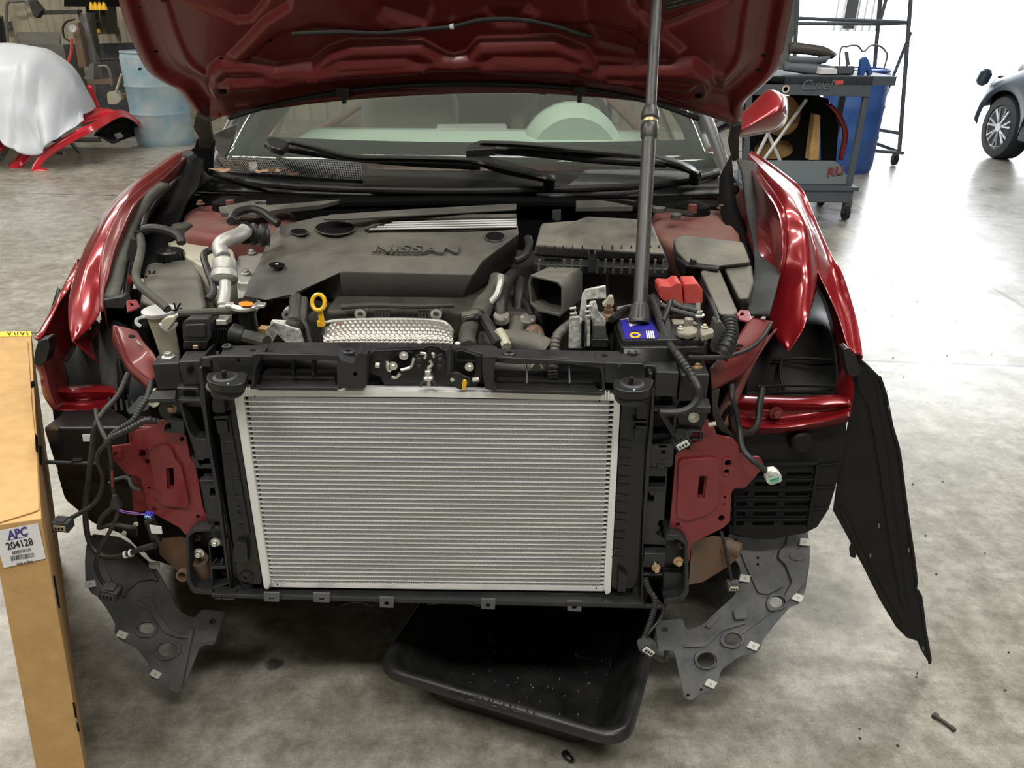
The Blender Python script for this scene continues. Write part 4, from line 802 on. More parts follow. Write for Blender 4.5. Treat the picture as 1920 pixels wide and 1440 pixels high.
loft('wheel_housing_tube', [PT((190, 600, 1.66), (188, 660, 1.63), (188, 730, 1.6)), PT((215, 600, 1.6), (212, 660, 1.58), (212, 740, 1.55)), PT((250, 620, 1.62), (246, 680, 1.6), (240, 740, 1.57))], 'felt', car, n=20, sub=6, thick=.006)
ln = loft('front_liner', [PT((1470, 500, 2.0), (1540, 510, 2.0), (1570, 600, 1.95), (1588, 660, 1.9)), PT((1420, 640, 1.72), (1480, 610, 1.76), (1540, 600, 1.78), (1588, 640, 1.74)), PT((1400, 690, 1.62), (1460, 672, 1.66), (1530, 668, 1.68), (1584, 690, 1.62)), PT((1390, 740, 1.56), (1450, 728, 1.60), (1520, 728, 1.60), (1572, 740, 1.56)), PT((1386, 790, 1.54), (1450, 790, 1.56), (1520, 785, 1.55), (1572, 775, 1.53))], 'liner', car, n=40, sub=5, thick=.005)
for y0, x0, x1 in ((672, 1450, 1560), (722, 1420, 1570), (735, 1400, 1572)):
    wire('liner_rib', [(x0, y0+3, 1.64 if y0 < 700 else 1.565), ((x0+x1)/2, y0, 1.645 if y0 < 700 else 1.575), (x1, y0+2, 1.63 if y0 < 700 else 1.56)], .004, 'liner', ln)
wire('liner_rib', [(1466, 674, 1.64), (1462, 700, 1.61), (1470, 735, 1.575)], .004, 'liner', ln)
# vented lower liner at the right
VQ = PL((0, 1.47, .5), (0, -1, .12)); slots = []
for k, cy in enumerate((885, 945, 1005, 1068, 1128, 1185)):
    for a, b in (((700 if k else 860), 815), (840, 1000), (1030, 1188)):
        if b <= a: continue
        a2, b2 = a-k*4, b-k*9
        slots.append(rnd2([(1160+.3056*a2, 620+.3056*(cy-12)), (1160+.3056*b2, 620+.3056*(cy-14)), (1160+.3056*(b2-3), 620+.3056*(cy+12)), (1160+.3056*a2, 620+.3056*(cy+13))], .3, 2, 1))
vt = plate('vented_liner', [(1366, 812), (1440, 814), (1500, 808), (1588, 792), (1586, 834), (1577, 871), (1567, 913), (1555, 953), (1533, 988), (1510, 1000), (1484, 1004), (1450, 1012), (1410, 1010), (1366, 1000)], VQ, .012, 'liner', car, holes=slots, bev=.002,
    pads=[([(1374, 866), (1532, 864), (1531, 869), (1374, 872)], .01), ([(1374, 872), (1380, 872), (1380, 990), (1374, 990)], .004)] + [([(1374, 620+.3056*(cy+20)), (1525-(cy-885)*.03, 620+.3056*(cy+18)), (1525-(cy-885)*.03, 620+.3056*(cy+26)), (1374, 620+.3056*(cy+28))], .008) for cy in (885, 945, 1005, 1068, 1128)]
    + [([(1528, 870), (1534, 870), (1516, 985), (1510, 985)], .01), ([(1534, 870), (1576, 866), (1576, 869), (1534, 873)], .005), ([(1524, 912), (1566, 910), (1566, 913), (1523, 915)], .005), ([(1518, 952), (1554, 951), (1554, 954), (1517, 955)], .005)])
lathe('liner_boss', P(1500, 822, Q=VQ), (0, -1, .1), [(.03, -.01), (.026, .02), (.02, .025)], 'liner', vt)
hexa('inner_duct', PT((1366, 812, 1.56), (1580, 800, 1.56), (1580, 800, 1.75), (1366, 812, 1.75)), PT((1372, 1000, 1.56), (1530, 980, 1.56), (1530, 980, 1.7), (1372, 1000, 1.7)), 'deep', car)
# loose wheel liner hanging off the right fender
hl_pts = [(1590, 660), (1606, 668), (1626, 684), (1648, 706), (1660, 740), (1672, 800), (1684, 840), (1690, 880), (1700, 960), (1712, 1040), (1718, 1092), (1716, 1104), (1726, 1118), (1734, 1180), (1744, 1236), (1741, 1242), (1726, 1218), (1720, 1202), (1700, 1196), (1680, 1176), (1650, 1126), (1618, 1062), (1606, 1040), (1603, 1047), (1594, 1044), (1592, 1030), (1596, 1020), (1580, 990), (1562, 958), (1570, 900), (1584, 830), (1594, 770), (1600, 710)]
def hl(): 
    a, b, c = P(1600, 700, D=1.64), P(1741, 1240, Z=.03), P(1562, 958, Y=1.50)
    Q = plane3(a, b, c); o = plate('loose_wheel_liner', hl_pts, Q, .006, 'liner', car, bev=.001,
        pads=[([(1602, 676), (1622, 690), (1640, 720), (1650, 780), (1664, 860), (1676, 960), (1690, 1060), (1700, 1140), (1690, 1130), (1676, 1060), (1660, 960), (1646, 860), (1628, 760), (1606, 720)], .006),
              ([(1572, 950), (1580, 950), (1640, 1080), (1690, 1170), (1680, 1168), (1630, 1080)], .004)])
    for x, y in ((1666, 764), (1648, 986), (1632, 1042), (1704, 1032), (1731, 1216)):
        plate('light_slot', ell(x, y, 2, 5, 8), (Q[0]+Q[1]*.0065, Q[1]), .001, 'greymetal', o)
    tube('rolled_edge', [P(x, y, Q=Q) for x, y in hl_pts[3:16]], .004, 'liner', o, sub=2)
    return o
hl()
# ================================================================ engine bay
# strut towers, braces
def tower(pts, z, h, name='strut_tower'): return slab(name, rnd2(pts, .3, 30, 4), z, h, 'dustyred', car, bev=.025)
tower([(340, 398), (362, 384), (430, 380), (530, 382), (560, 400), (540, 430), (420, 445), (332, 432)], 1.0, .30)
tower([(1222, 392), (1290, 388), (1370, 392), (1388, 410), (1396, 470), (1330, 470), (1240, 450), (1216, 420)], 1.0, .30)
slab('brace_bracket', [(410, 388), (470, 376), (590, 372), (640, 374), (600, 384), (520, 392), (480, 401), (414, 398)], 1.035, .012, 'lid', car, holes=[ell(490, 380, 12, 3, 12)], bev=.002)
slab('brace_bracket', [(1080, 376), (1180, 374), (1230, 386), (1300, 396), (1306, 404), (1256, 417), (1180, 400), (1080, 388)], 1.035, .012, 'lid', car, holes=[ell(1236, 389, 12, 3, 12), ell(1268, 401, 10, 3, 12)], bev=.002)
tube('tower_brace', PX((500, 386, 'Z', 1.03), (700, 380, 'Z', 1.02), (900, 378, 'Z', 1.02), (1100, 382, 'Z', 1.02), (1200, 390, 'Z', 1.03)), .016, 'deep', car)
for x, y in ((376, 382), (1352, 390)): bolt(x, y, ZP(1.02), 8, 'rust', car)
for x, y in ((432, 384), (1298, 392)):
    lathe('strut_top', P(x, y, Z=1.01), (0, 0, 1), [(.05, -.01), (.045, .01), (.02, .02)], 'deep', car)
    lathe('strut_nut', P(x, y, Z=1.03), (0, 0, 1), [(.012, -.01), (.012, .012)], 'dustyred', car, 6)
# ---- engine cover
def ecover():
    bm = bmesh.new()
    def v(x, y, z): return bm.verts.new(P(x, y, Z=z))
    T = [v(523, 422, 1.03), v(600, 404, 1.045), v(780, 393, 1.05), v(968, 402, 1.05), v(973, 437, 1.035), v(905, 487, 1.01), v(636, 481, 1.01), v(600, 474, 1.01), v(548, 470, 1.0), v(528, 460, 1.01)]
    bm.faces.new(T)
    B = [v(640, 508, .99), v(888, 514, .99)]
    C = [v(640, 560, .93), v(868, 562, .93), v(966, 492, .95)]
    R1 = T[4]; fr = bm.faces.new
    fr((T[6], T[5], B[1], B[0])); fr((B[0], B[1], C[1], C[0])); fr((T[5], T[4], C[2], B[1])); fr((B[1], C[2], C[1]))
    # left lobe
    Lp = [v(500, 455, 1.0), v(482, 500, .985), v(455, 556, .955), v(500, 562, .95), v(545, 552, .95)]
    lob = [v(455, 566, .93), v(505, 576, .925), v(560, 556, .925), v(600, 548, .92)]
    fr((T[0], T[9], Lp[0])); fr((T[9], T[8], Lp[1], Lp[0])); fr((T[8], T[7], T[6], B[0], Lp[4], Lp[3], Lp[2], Lp[1]))
    fr((Lp[2], Lp[3], lob[1], lob[0])); fr((Lp[3], Lp[4], lob[2], lob[1])); fr((Lp[4], B[0], C[0], lob[3], lob[2]))
    # rear and sides down
    back = [bm.verts.new(q.co+V((0, 0.02, -.09))) for q in (T[3], T[2], T[1], T[0], Lp[0], Lp[1], Lp[2])]
    s = [T[3], T[2], T[1], T[0], Lp[0], Lp[1], Lp[2]]
    for i in range(len(s)-1): fr((s[i], s[i+1], back[i+1], back[i]))
    fr((T[4], T[3], back[0], C[2]))
    bmesh.ops.recalc_face_normals(bm, faces=bm.faces)
    o = mk('engine_cover', bm, 'cover', car, .004, ang=30, seg=3)
    sd = o.modifiers.new('thickness', 'SOLIDIFY'); sd.thickness = .004; sd.offset = -1
    return o
ec = ecover()
def tq(pts, dz=.0):  # plane of the cover top
    return plane3(P(523, 422, Z=1.03+dz), P(968, 402, Z=1.05+dz), P(770, 482, Z=1.01+dz))
TQ = tq(0); up = TQ[1] if TQ[1].z > 0 else -TQ[1]; TQ = (TQ[0], up); TQ2 = (TQ[0]+up*.003, up)
slab('rear_step', [(617, 402), (760, 392), (968, 381), (968, 391), (760, 402), (640, 409), (604, 408)], 1.06, .007, 'cover', ec, bev=.004)
def disc(name, x, y, rx, ry, mt, par, Q, t=.002): return plate(name, ell(x, y, rx, ry, 24), Q, t, mt, par)
for x, y, rx, ry in ((628, 426, 37, 11.5), (560, 433, 16, 5), (928, 442, 18, 8)):
    disc('cover_hole_rim', x, y, rx+2, ry+1.6, 'cover', ec, (TQ[0]+up*.004, up), .004); disc('cover_hole', x, y, rx, ry, 'deep', ec, (TQ[0]+up*.0055, up), .002)
for k in range(4):
    y0 = 0
    plate('chrome_slat', [(737-k*14, 415.5+4.2*k), (968, 410+4.3*k), (968, 412+4.3*k), (734-k*14, 417.2+4.2*k)], (TQ[0]+up*.007, up), .004, 'silver', ec, bev=0)
    plate('slat_gap', [(734-k*14, 417.2+4.2*k), (968, 412+4.3*k), (968, 414.5+4.3*k), (726-k*14, 419.8+4.2*k)], (TQ[0]+up*.005, up), .003, 'deep', ec, bev=0)
plate('slat_surround', [(735, 404), (968, 400), (968, 406), (742, 409), (690, 427), (682, 427)], (TQ[0]+up*.006, up), .006, 'cover', ec)
u_ = (P(878, 474, Q=TQ)-P(695, 471, Q=TQ)); vv = up.cross(u_).normalized()
text('raised_lettering', 'NISSAN', P(696, 472, Q=(TQ[0]+up*.003, up)), u_, vv, .050, .0022, 'cover', ec, sx=1.22*u_.length/.235*1.02, bold=.0006)
disc('screw_recess', 519, 496, 15, 5.5, 'deep', ec, (P(519, 496, Z=.995), V((0, -.15, 1)).normalized())); bolt(519, 498, ZP(.992), 5, 'steel', ec, name='screw')
# cylinder head and exhaust heat shield
box('cylinder_head', (CX-.24, 1.50, .80), (CX+.22, 1.62, .935), 'block', car, .012)
for x, y in ((676, 588), (818, 588), (540, 590)): 
    c = P(x, y, Y=1.49); lathe('boss', c, (0, -1, 0), [(.012, -.02), (.012, .004), (.006, .004), (.006, -.01)], 'alu', car, 16)
for x in (717, 798): 
    for k in range(5): wire('fin', [(x-12+k*6, 582, 1.495), (x-12+k*6, 604, 1.485)], .0028, 'block', car, sm=False)
wire('head_rail', [(640, 576, 1.49), (700, 572, 1.49), (780, 574, 1.49), (850, 572, 1.49)], .006, 'block', car)
def hshield():
    bm = bmesh.new(); n, m_ = 130, 34; G = []
    for j in range(m_):
        t = j/(m_-1); row = []
        for i in range(n):
            s = i/(n-1); x = 607+s*243; ytop = 601+6*abs(2*s-1)**6*3
            y = ytop+(648-ytop)*t
            z = .90-.06*t*t-.0*t
            p = P(x, y, Y=1.47-.085*math.sin(t*math.pi/2)) 
            q = abs(math.sin(i*.62+(1.57 if int(j*.68/math.pi) % 2 else 0))*math.sin(j*.68))
            row.append(bm.verts.new(p+V((0, -.5, .8))*(.005*q)))
        G.append(row)
    for a, b in zip(G, G[1:]):
        for i in range(n-1): bm.faces.new((a[i], a[i+1], b[i+1], b[i]))
    o = mk('heat_shield', bm, 'quilt', car, ang=80); sd = o.modifiers.new('thickness', 'SOLIDIFY'); sd.thickness = .002
    wire('rolled_rim', [(608, 606, 1.475), (640, 601, 1.475), (740, 599, 1.475), (820, 602, 1.475), (840, 610, 1.47), (848, 622, 1.44)], .004, 'alu', o)
    for x, y in ((636, 610), (789, 612)): bolt(x, y, PL(P(x, y, Y=1.445), (0, -.6, .8)), 7, 'rust', o, h=.3)
hshield()
# dipstick, engine mount bolt and hoses in front of the cover
c = P(597, 567, Y=1.42); bm = bmesh.new()
add_tube(bm, catmull([c+RT*(.0125*math.cos(a))+UP*(.0155*math.sin(a)) for a in [k*math.pi/6 for k in range(12)]], 4, True)+[c+RT*.0125], .0042, 8)
add_tube(bm, [P(600, 583, Y=1.42), P(603, 600, Y=1.42)], .0055, 8); add_lathe(bm, P(602, 606, Y=1.42), (0, 0, 1), [(.008, -.005), (.008, .005)], 12)
dp = mk('dipstick', bm, 'yellow', car); wire('dipstick_tube', [(602, 608, 1.425), (604, 650, 1.42), (605, 690, 1.4)], .0065, 'frame', dp)
wire('dipstick_shaft', [(603, 594, 1.421), (604, 612, 1.421)], .003, 'steel', dp)
lathe('rubber_ball_cap', P(551, 614, Y=1.42), V((.2, -1, -.1)), [(.003, -.019), (.012, -.016), (.018, -.008), (.0195, 0), (.018, .009), (.012, .015), (.003, .018)], 'rubber', car, 24)
wire('coolant_pipe', [(556, 560, 1.52), (554, 585, 1.47), (551, 604, 1.44)], .014, 'dustrub', car); wire('vent_pipe', [(571, 560, 1.5), (569, 590, 1.46), (570, 612, 1.45)], .007, 'dustrub', car)
wire('ribbed_hose', [(568, 600, 1.45), (576, 620, 1.43), (583, 645, 1.41), (586, 670, 1.40)], .0085, 'rubber', car, corr=.006)
lathe('knob', P(590, 597, Y=1.46), (0, -1, .2), [(.014, -.01), (.013, .006), (.006, .008)], 'block', car)
# left side of the bay
tank = slab('brake_reservoir', rnd2([(308, 430), (345, 436), (380, 430), (412, 452), (440, 470), (440, 486), (380, 500), (345, 478), (306, 450)], .25, 8), .97, .12, 'milky', car, bev=.012)
lathe('dark_cap', P(343, 437, Z=.985), (0, 0, 1), [(.024, -.01), (.025, .018), (.022, .022)], 'dustrub', tank)
slab('tank_shelf', rnd2([(306, 456), (344, 458), (380, 480), (430, 520), (426, 560), (390, 520), (350, 492), (306, 470)], .2, 8), .94, .06, 'milky', tank, bev=.006)
res = hexa('coolant_reservoir', PX((274, 494, 'Z', .955), (345, 488, 'Z', .965), (372, 492, 'Z', .96), (388, 570, 'Z', .93), (382, 588, 'Z', .92), (320, 590, 'Z', .92), (262, 566, 'Z', .925)), PX((274, 516, 'Z', .83), (345, 508, 'Z', .83), (372, 514, 'Z', .83), (388, 600, 'Z', .82), (382, 618, 'Z', .82), (320, 620, 'Z', .82), (262, 606, 'Z', .83)), 'cover', car, .014)
cp = P(320, 482, Z=.965); bm = bmesh.new(); add_lathe(bm, cp, (0, 0, 1), [(.028, -.012), (.029, .0), (.029, .014), (.026, .018), (.014, .018), (.012, .022)], 36)
for k in range(14):
    a = 2*math.pi*k/14; addbox(bm, cp+V((.029*math.cos(a), .029*math.sin(a), .003)), .005, .005, .022)
mk('screw_cap', bm, 'black', res)
for x, y in ((283, 520), (330, 582)):
    bm = bmesh.new(); c = P(x, y, Z=.94)
    for k in range(4): add_tube(bm, [c, c+V((.012*math.cos(k*1.9), .008*math.sin(k*2.3), .014*(1 if k % 2 else .3)))], .002, 5)
    mk('clip', bm, 'black', res)
wire('reservoir_hose', [(268, 432, 1.66), (283, 428, 1.66), (304, 430, 1.66), (324, 436, 1.66), (337, 445, 1.65), (340, 456, 1.64)], .0098, 'rubber', car)
wire('overflow_hose', [(263, 440, 1.66), (265, 465, 1.6), (260, 490, 1.54), (255, 515, 1.50), (262, 535, 1.47), (285, 555, 1.44), (306, 572, 1.42), (314, 580, 1.41)], .0082, 'dustrub', car)
wire('release_cable', [(345, 333, 2.2), (320, 338, 2.15), (295, 360, 2.05), (278, 390, 1.9), (268, 425, 1.75)], .006, 'rubber', car)
plate('white_clip', [(334, 332), (349, 331), (350, 338), (335, 338)], 2.18, .02, 'white', car)
plate('hose_clip', [(249, 432), (262, 436), (262, 448), (252, 446)], 1.65, .02, 'black', car); plate('strap_holder', [(244, 446), (256, 450), (256, 486), (242, 490), (236, 482)], 1.66, .02, 'frame', car)
# aluminium refrigerant line
pipe = wire('refrigerant_pipe', [(460, 432, 1.62), (450, 440, 1.60), (430, 448, 1.56), (416, 456, 1.54), (412, 466, 1.53), (418, 482, 1.51)], .0155, 'alu', car, n=16)
a, b = P(421, 488, Y=1.51), P(421, 530, Y=1.475); ax = b-a; L_ = ax.length
lathe('muffler_can', a, ax, [(.014, -.004), (.024, .004), (.025, L_*.5), (.024, L_*.55), (.0265, L_*.6), (.0265, L_*.85), (.02, L_), (.012, L_+.004)], 'alu', pipe, 32)
wire('lower_pipe', [(422, 528, 1.47), (422, 552, 1.45), (418, 575, 1.42)], .0118, 'alu', pipe, n=16)
plate('pipe_fitting', rnd2([(406, 592), (428, 590), (430, 604), (424, 610), (404, 608)], .3), 1.40, .02, 'alu', pipe, bev=.003)
plate('pipe_clamp', [(408, 574), (430, 574), (430, 590), (410, 592)], 1.41, .014, 'white', pipe, bev=.002)
wire('heater_hose', [(432, 416, 1.72), (438, 404, 1.74), (450, 396, 1.76), (472, 392, 1.78), (492, 398, 1.78), (508, 410, 1.77), (522, 420, 1.76)], .0095, 'rubber', car)
plate('connector_block', [(425, 410), (434, 404), (446, 412), (438, 424)], 1.70, .02, 'frame', car, bev=.003)
wire('bellows', [(462, 438, 1.68), (480, 440, 1.69), (505, 442, 1.70)], .026, 'rubber', car, corr=.018, n=20)
lathe('bellows_collar', P(458, 436, Y=1.66), (-1, -.2, 0), [(.024, -.01), (.025, .006), (.018, .01)], 'deep', car)
wire('bracket_hose', [(410, 464, 1.60), (388, 472, 1.58), (382, 482, 1.55), (390, 508, 1.50), (398, 530, 1.47), (400, 548, 1.45), (390, 562, 1.43)], .0075, 'rubber', car)
ca = slab('mount_casting', rnd2([(452, 464), (470, 456), (500, 458), (490, 490), (468, 530), (444, 530), (442, 490)], .25, 10), .95, .09, 'alu', car, bev=.012)
bolt(472, 474, ZP(.955), 8, 'alu', ca); bolt(462, 512, ZP(.955), 9, 'steel', ca)
slab('mount_foot', rnd2([(444, 512), (470, 512), (466, 560), (452, 590), (446, 560)], .25, 8), .93, .05, 'alu', car, bev=.006)
# radiator filler neck with cap
fc = P(461, 574, Y=1.375); nk = lathe('filler_neck', fc, (0, 0, -1), [(.022, -.004), (.024, .004), (.0165, .016), (.0165, .05), (.011, .062)], 'black', car, 28)
bm = bmesh.new(); add_lathe(bm, fc, (0, 0, 1), [(.026, -.004), (.029, 0), (.029, .004), (.022, .009)], 32); addbox(bm, fc+V((0, 0, .002)), .074, .018, .007); mk('radiator_cap', bm, 'steel', nk, .002)
lathe('cap_sticker', fc+V((0, 0, .008)), (0, 0, 1), [(.021, 0), (.021, .0025)], 'deep', nk); plate('orange_mark', ell(461, 569, 14, 4.5, 16), ZP(fc.z+.0118), .001, 'orange', nk)
wire('overflow_line', [(337, 587, 1.38), (380, 586, 1.375), (430, 583, 1.37), (445, 581, 1.37)], .0075, 'dustrub', car)
wire('upper_radiator_hose', [(434, 622, 1.36), (452, 628, 1.355), (480, 636, 1.35), (500, 642, 1.34)], [.013]*19 if 0 else .0135, 'dustrub', car)
lathe('hose_clamp', P(445, 626, Y=1.357), V((1, 0, -.35)), [(.0165, -.012), (.018, -.01), (.018, .01), (.0165, .012)], 'frame', car)
# washer filler
wf = P(299, 585, Z=.935); lid = lathe('washer_filler', wf, (0.02, .05, -1), [(.027, 0), (.026, .01), (.022, .05), (.018, .125)], 'milky', car, 28)
lathe('filler_lid', wf+V((0, 0, .001)), (0, 0, 1), [(.033, -.004), (.034, 0), (.034, .004), (.028, .007), (.012, .007), (.01, .009)], 'milky2', lid, 36)
wire('lid_strap', [(272, 594, 1.40), (258, 598, 1.39), (256, 606, 1.385), (264, 612, 1.385)], .0035, 'milky2', lid); wire('lid_strap', [(330, 592, 1.38), (338, 588, 1.38), (334, 584, 1.38)], .0035, 'milky2', lid)
plate('lid_spout', rnd2([(300, 604), (310, 596), (325, 594), (328, 602), (320, 612), (314, 620), (306, 614)], .3, 4), 1.365, .014, 'milky', lid, bev=.002); plate('pour_lip', rnd2([(296, 606), (312, 614), (330, 606), (332, 612), (314, 624), (300, 614)], .3, 4), 1.372, .008, 'milky2', lid)
rb = plate('relay_box', rnd2([(341, 606), (352, 598), (390, 597), (396, 606), (396, 636), (390, 642), (342, 640)], .25, 6), 1.345, .05, 'frame', car, bev=.005, pads=[(rnd2([(346, 608), (386, 606), (388, 632), (346, 632)], .2, 5), .004)])
plate('relay_base', [(343, 640), (390, 640), (388, 655), (343, 655)], 1.342, .04, 'black', rb)
plate('brass_clip', [(361, 648), (371, 648), (371, 656), (361, 656)], 1.338, .006, 'gold', rb)
rc = bmesh.new()
for k in range(8): addbox(rc, P(403+k*5, 628, Y=1.36), .003, .02, .03)
mk('condenser_fins', rc, 'deep', car)
plate('fitting_block', [(404, 600), (424, 600), (426, 610), (404, 610)], 1.36, .02, 'steel', car)
plate('label_bracket', [(508, 602), (548, 604), (546, 616), (505, 616)], 1.44, .01, 'white', car, pads=[([(512, 606), (530, 606), (530, 610), (512, 610)], .002)])
plate('white_bracket', [(500, 616), (514, 604), (560, 618), (568, 644), (540, 646), (520, 628), (506, 650), (494, 650)], 1.40, .012, 'corroded', car)
plate('tan_insulation', [(484, 616), (504, 618), (498, 642), (476, 634)], 1.41, .02, 'card', car)
# hoses right of the cover
wire('corrugated_loom', [(878, 652, 1.33), (876, 630, 1.37), (884, 606, 1.42), (892, 592, 1.45), (900, 580, 1.47)], .0165, 'dustrub', car, corr=.008, n=16)
plate('loom_clip', [(865, 592), (897, 586), (898, 598), (867, 606)], 1.40, .02, 'cover', car, bev=.002, pads=[([(870, 594), (890, 590), (890, 596), (871, 601)], .003)])
wire('taped_loom', [(896, 596, 1.45), (908, 572, 1.50), (920, 560, 1.53), (932, 542, 1.56), (938, 520, 1.58)], [.022]*25, 'dustrub', car, n=12)
wire('foil_loom', [(918, 570, 1.49), (932, 552, 1.5), (938, 530, 1.52), (938, 518, 1.54)], .007, 'alu', car)
wire('coolant_hose', [(962, 516, 1.62), (951, 530, 1.58), (944, 548, 1.54), (939, 570, 1.50), (939, 592, 1.48)], .0145, 'rubber', car, n=14)
wire('coolant_hose', [(975, 526, 1.62), (974, 548, 1.57), (971, 580, 1.53), (970, 594, 1.52)], .0125, 'rubber', car, n=14)
wire('coolant_hose', [(968, 604, 1.50), (968, 622, 1.46), (968, 640, 1.42)], .0175, 'cover', car, n=14)
for x, y, yy in ((940, 596, 1.47), (971, 594, 1.51), (990, 601, 1.49)): 
    o = lathe('hose_clamp', P(x, y, Y=yy), (0, -.3, 1), [(.0155, -.008), (.017, -.006), (.017, .006), (.0155, .008)], 'steel', car, 24)
    bolt(x+8, y, yy-.018, 4, 'steel', o, name='clamp_screw')
wire('small_hose', [(983, 565, 1.54), (990, 575, 1.52), (996, 592, 1.50)], .008, 'rubber', car)
wire('breather_hose', [(990, 446, 1.75), (992, 462, 1.72), (984, 480, 1.68), (966, 490, 1.66)], .009, 'rubber', car)
wire('plug_connector', [(905, 596, 1.42), (916, 612, 1.40), (928, 632, 1.38), (936, 646, 1.36)], .012, 'frame', car, n=8)
wire('plug_body', [(934, 620, 1.385), (944, 636, 1.37), (950, 650, 1.35)], .010, 'milky', car, n=8)
wire('inlet_hose', [(904, 646, 1.43), (950, 642, 1.42), (1000, 648, 1.40), (1030, 662, 1.38)], .026, 'cover', car, n=16)
wire('gear_bracket', [(990, 630, 1.44), (1004, 620, 1.46), (1010, 634, 1.45)], .014, 'rust', car)
# air cleaner
ac = hexa('air_cleaner_lid', PX((1014, 416, 'Z', 1.055), (1082, 412, 'Z', 1.06), (1096, 406, 'Z', 1.065), (1220, 412, 'Z', 1.06), (1246, 476, 'Z', 1.03), (1130, 468, 'Z', 1.03), (1004, 458, 'Z', 1.03)), PX((1008, 466, 'Z', 1.0), (1082, 440, 'Z', 1.0), (1096, 430, 'Z', 1.0), (1224, 436, 'Z', 1.0), (1252, 494, 'Z', 1.0), (1130, 488, 'Z', 1.0), (1000, 480, 'Z', 1.0)), 'lid', car, .008)
slab('cleaner_flange', rnd2([(1000, 478), (1006, 450), (1240, 455), (1254, 492), (1254, 504), (1120, 498), (1000, 494)], .2, 8), 1.0, .022, 'frame', ac, bev=.004)
fl_ = YP(1.585)
for k in range(16):
    x = 1012+k*15.5
    if 1100 < x < 1118: continue
    wire('rib', [(x, 486, 1.60), (x-2, 512, 1.60)], .0028, 'lid', ac, sm=False)
for x in (1022, 1040, 1056, 1074, 1092, 1130, 1148, 1166, 1184, 1220, 1236):
    plate('clip_recess', [(x-1, 461), (x+1, 461), (x+1, 478), (x-1, 478)], 1.635, .006, 'frame', ac, bev=0)
plate('latch_window', [(1020, 484), (1053, 485), (1053, 491), (1020, 490)], 1.592, .004, 'deep', ac); plate('latch_clip', [(1103, 474), (1118, 474), (1118, 512), (1103, 512)], 1.585, .02, 'frame', ac, bev=.003); plate('latch_slot', [(1106, 469), (1114, 469), (1114, 476), (1106, 476)], 1.583, .006, 'deep', ac)
hexa('air_cleaner_case', PX((1006, 500, 'Z', .985), (1010, 460, 'Z', .985), (1240, 462, 'Z', .985), (1250, 506, 'Z', .985)), PX((1030, 610, 'Z', .84), (1010, 530, 'Z', .84), (1236, 540, 'Z', .84), (1232, 600, 'Z', .84)), 'lid', car, .012)
def snork():
    o = [P(x, y, Y=yy) for x, y, yy in ((994, 516, 1.50), (1046, 528, 1.46), (1056, 538, 1.455), (1056, 588, 1.44), (1050, 594, 1.44), (1008, 584, 1.47), (994, 570, 1.49), (990, 530, 1.50))]
    i_ = [P(x, y, Y=yy) for x, y, yy in ((997, 520, 1.50), (1044, 531, 1.46), (1052, 540, 1.455), (1052, 584, 1.44), (1047, 589, 1.44), (1010, 579, 1.47), (998, 567, 1.49), (994, 532, 1.50))]
    bk = [P(x, y, Y=yy) for x, y, yy in ((1030, 500, 1.62), (1085, 502, 1.60), (1092, 510, 1.60), (1092, 560, 1.58), (1086, 566, 1.58), (1050, 560, 1.6), (1034, 552, 1.62), (1028, 515, 1.62))]
    bm = bmesh.new(); A = [bm.verts.new(p) for p in o]; B_ = [bm.verts.new(p) for p in i_]; C_ = [bm.verts.new(p) for p in bk]; D_ = [bm.verts.new(p.lerp(sum(bk, V((0, 0, 0)))/8, .1)) for p in bk]
    for X_, Y_ in ((A, C_), (B_, A), (D_, B_)):
        for k in range(8): bm.faces.new((X_[k], X_[(k+1) % 8], Y_[(k+1) % 8], Y_[k]))
    bm.faces.new(D_); bmesh.ops.recalc_face_normals(bm, faces=bm.faces)
    s = mk('intake_snorkel', bm, 'lid', car, .001, ang=60)
    bb = bmesh.new(); add_poly(bb, [[p.lerp(q, .45) for p, q in zip(i_, [x for x in bk])]], V((0, -1, 0)), .005); mk('duct_interior', bb, 'deep', s)
snork()
# fuse boxes
f1 = hexa('fuse_box', PX((1262, 448, 'Z', 1.03), (1278, 441, 'Z', 1.035), (1394, 454, 'Z', 1.03), (1408, 492, 'Z', 1.01), (1350, 498, 'Z', 1.01), (1288, 492, 'Z', 1.01), (1266, 470, 'Z', 1.02)), PX((1262, 500, 'Z', .85), (1278, 481, 'Z', .85), (1394, 500, 'Z', .85), (1408, 560, 'Z', .85), (1350, 566, 'Z', .85), (1288, 560, 'Z', .85), (1266, 530, 'Z', .85)), 'lid', car, .007)
plate('fuse_box_clip', [(1296, 486), (1307, 488), (1304, 506), (1292, 504)], 1.60, .012, 'frame', f1, bev=.002)
slab('lid_lip', [(1270, 478), (1290, 491), (1350, 498), (1348, 503), (1286, 496), (1268, 483)], 1.008, .008, 'frame', f1)
hexa('fuse_box_wing', PX((1356, 500, 'Z', 1.0), (1410, 496, 'Z', 1.0), (1414, 530, 'Z', .98), (1404, 560, 'Z', .97), (1386, 562, 'Z', .97)), PX((1356, 560, 'Z', .85), (1410, 556, 'Z', .85), (1414, 580, 'Z', .85), (1404, 600, 'Z', .85), (1386, 602, 'Z', .85)), 'lid', f1, .006)
f2 = hexa('fusible_link_box', PX((1312, 508, 'Z', 1.0), (1320, 503, 'Z', 1.0), (1350, 505, 'Z', 1.0), (1384, 584, 'Z', .965), (1378, 590, 'Z', .965), (1348, 590, 'Z', .965)), PX((1310, 560, 'Z', .85), (1320, 555, 'Z', .85), (1350, 557, 'Z', .85), (1386, 640, 'Z', .85), (1378, 648, 'Z', .85), (1350, 648, 'Z', .85)), 'lid', car, .008)
slab('link_box_rim', [(1306, 512), (1316, 504), (1350, 594), (1344, 600)], .975, .02, 'frame', f2)
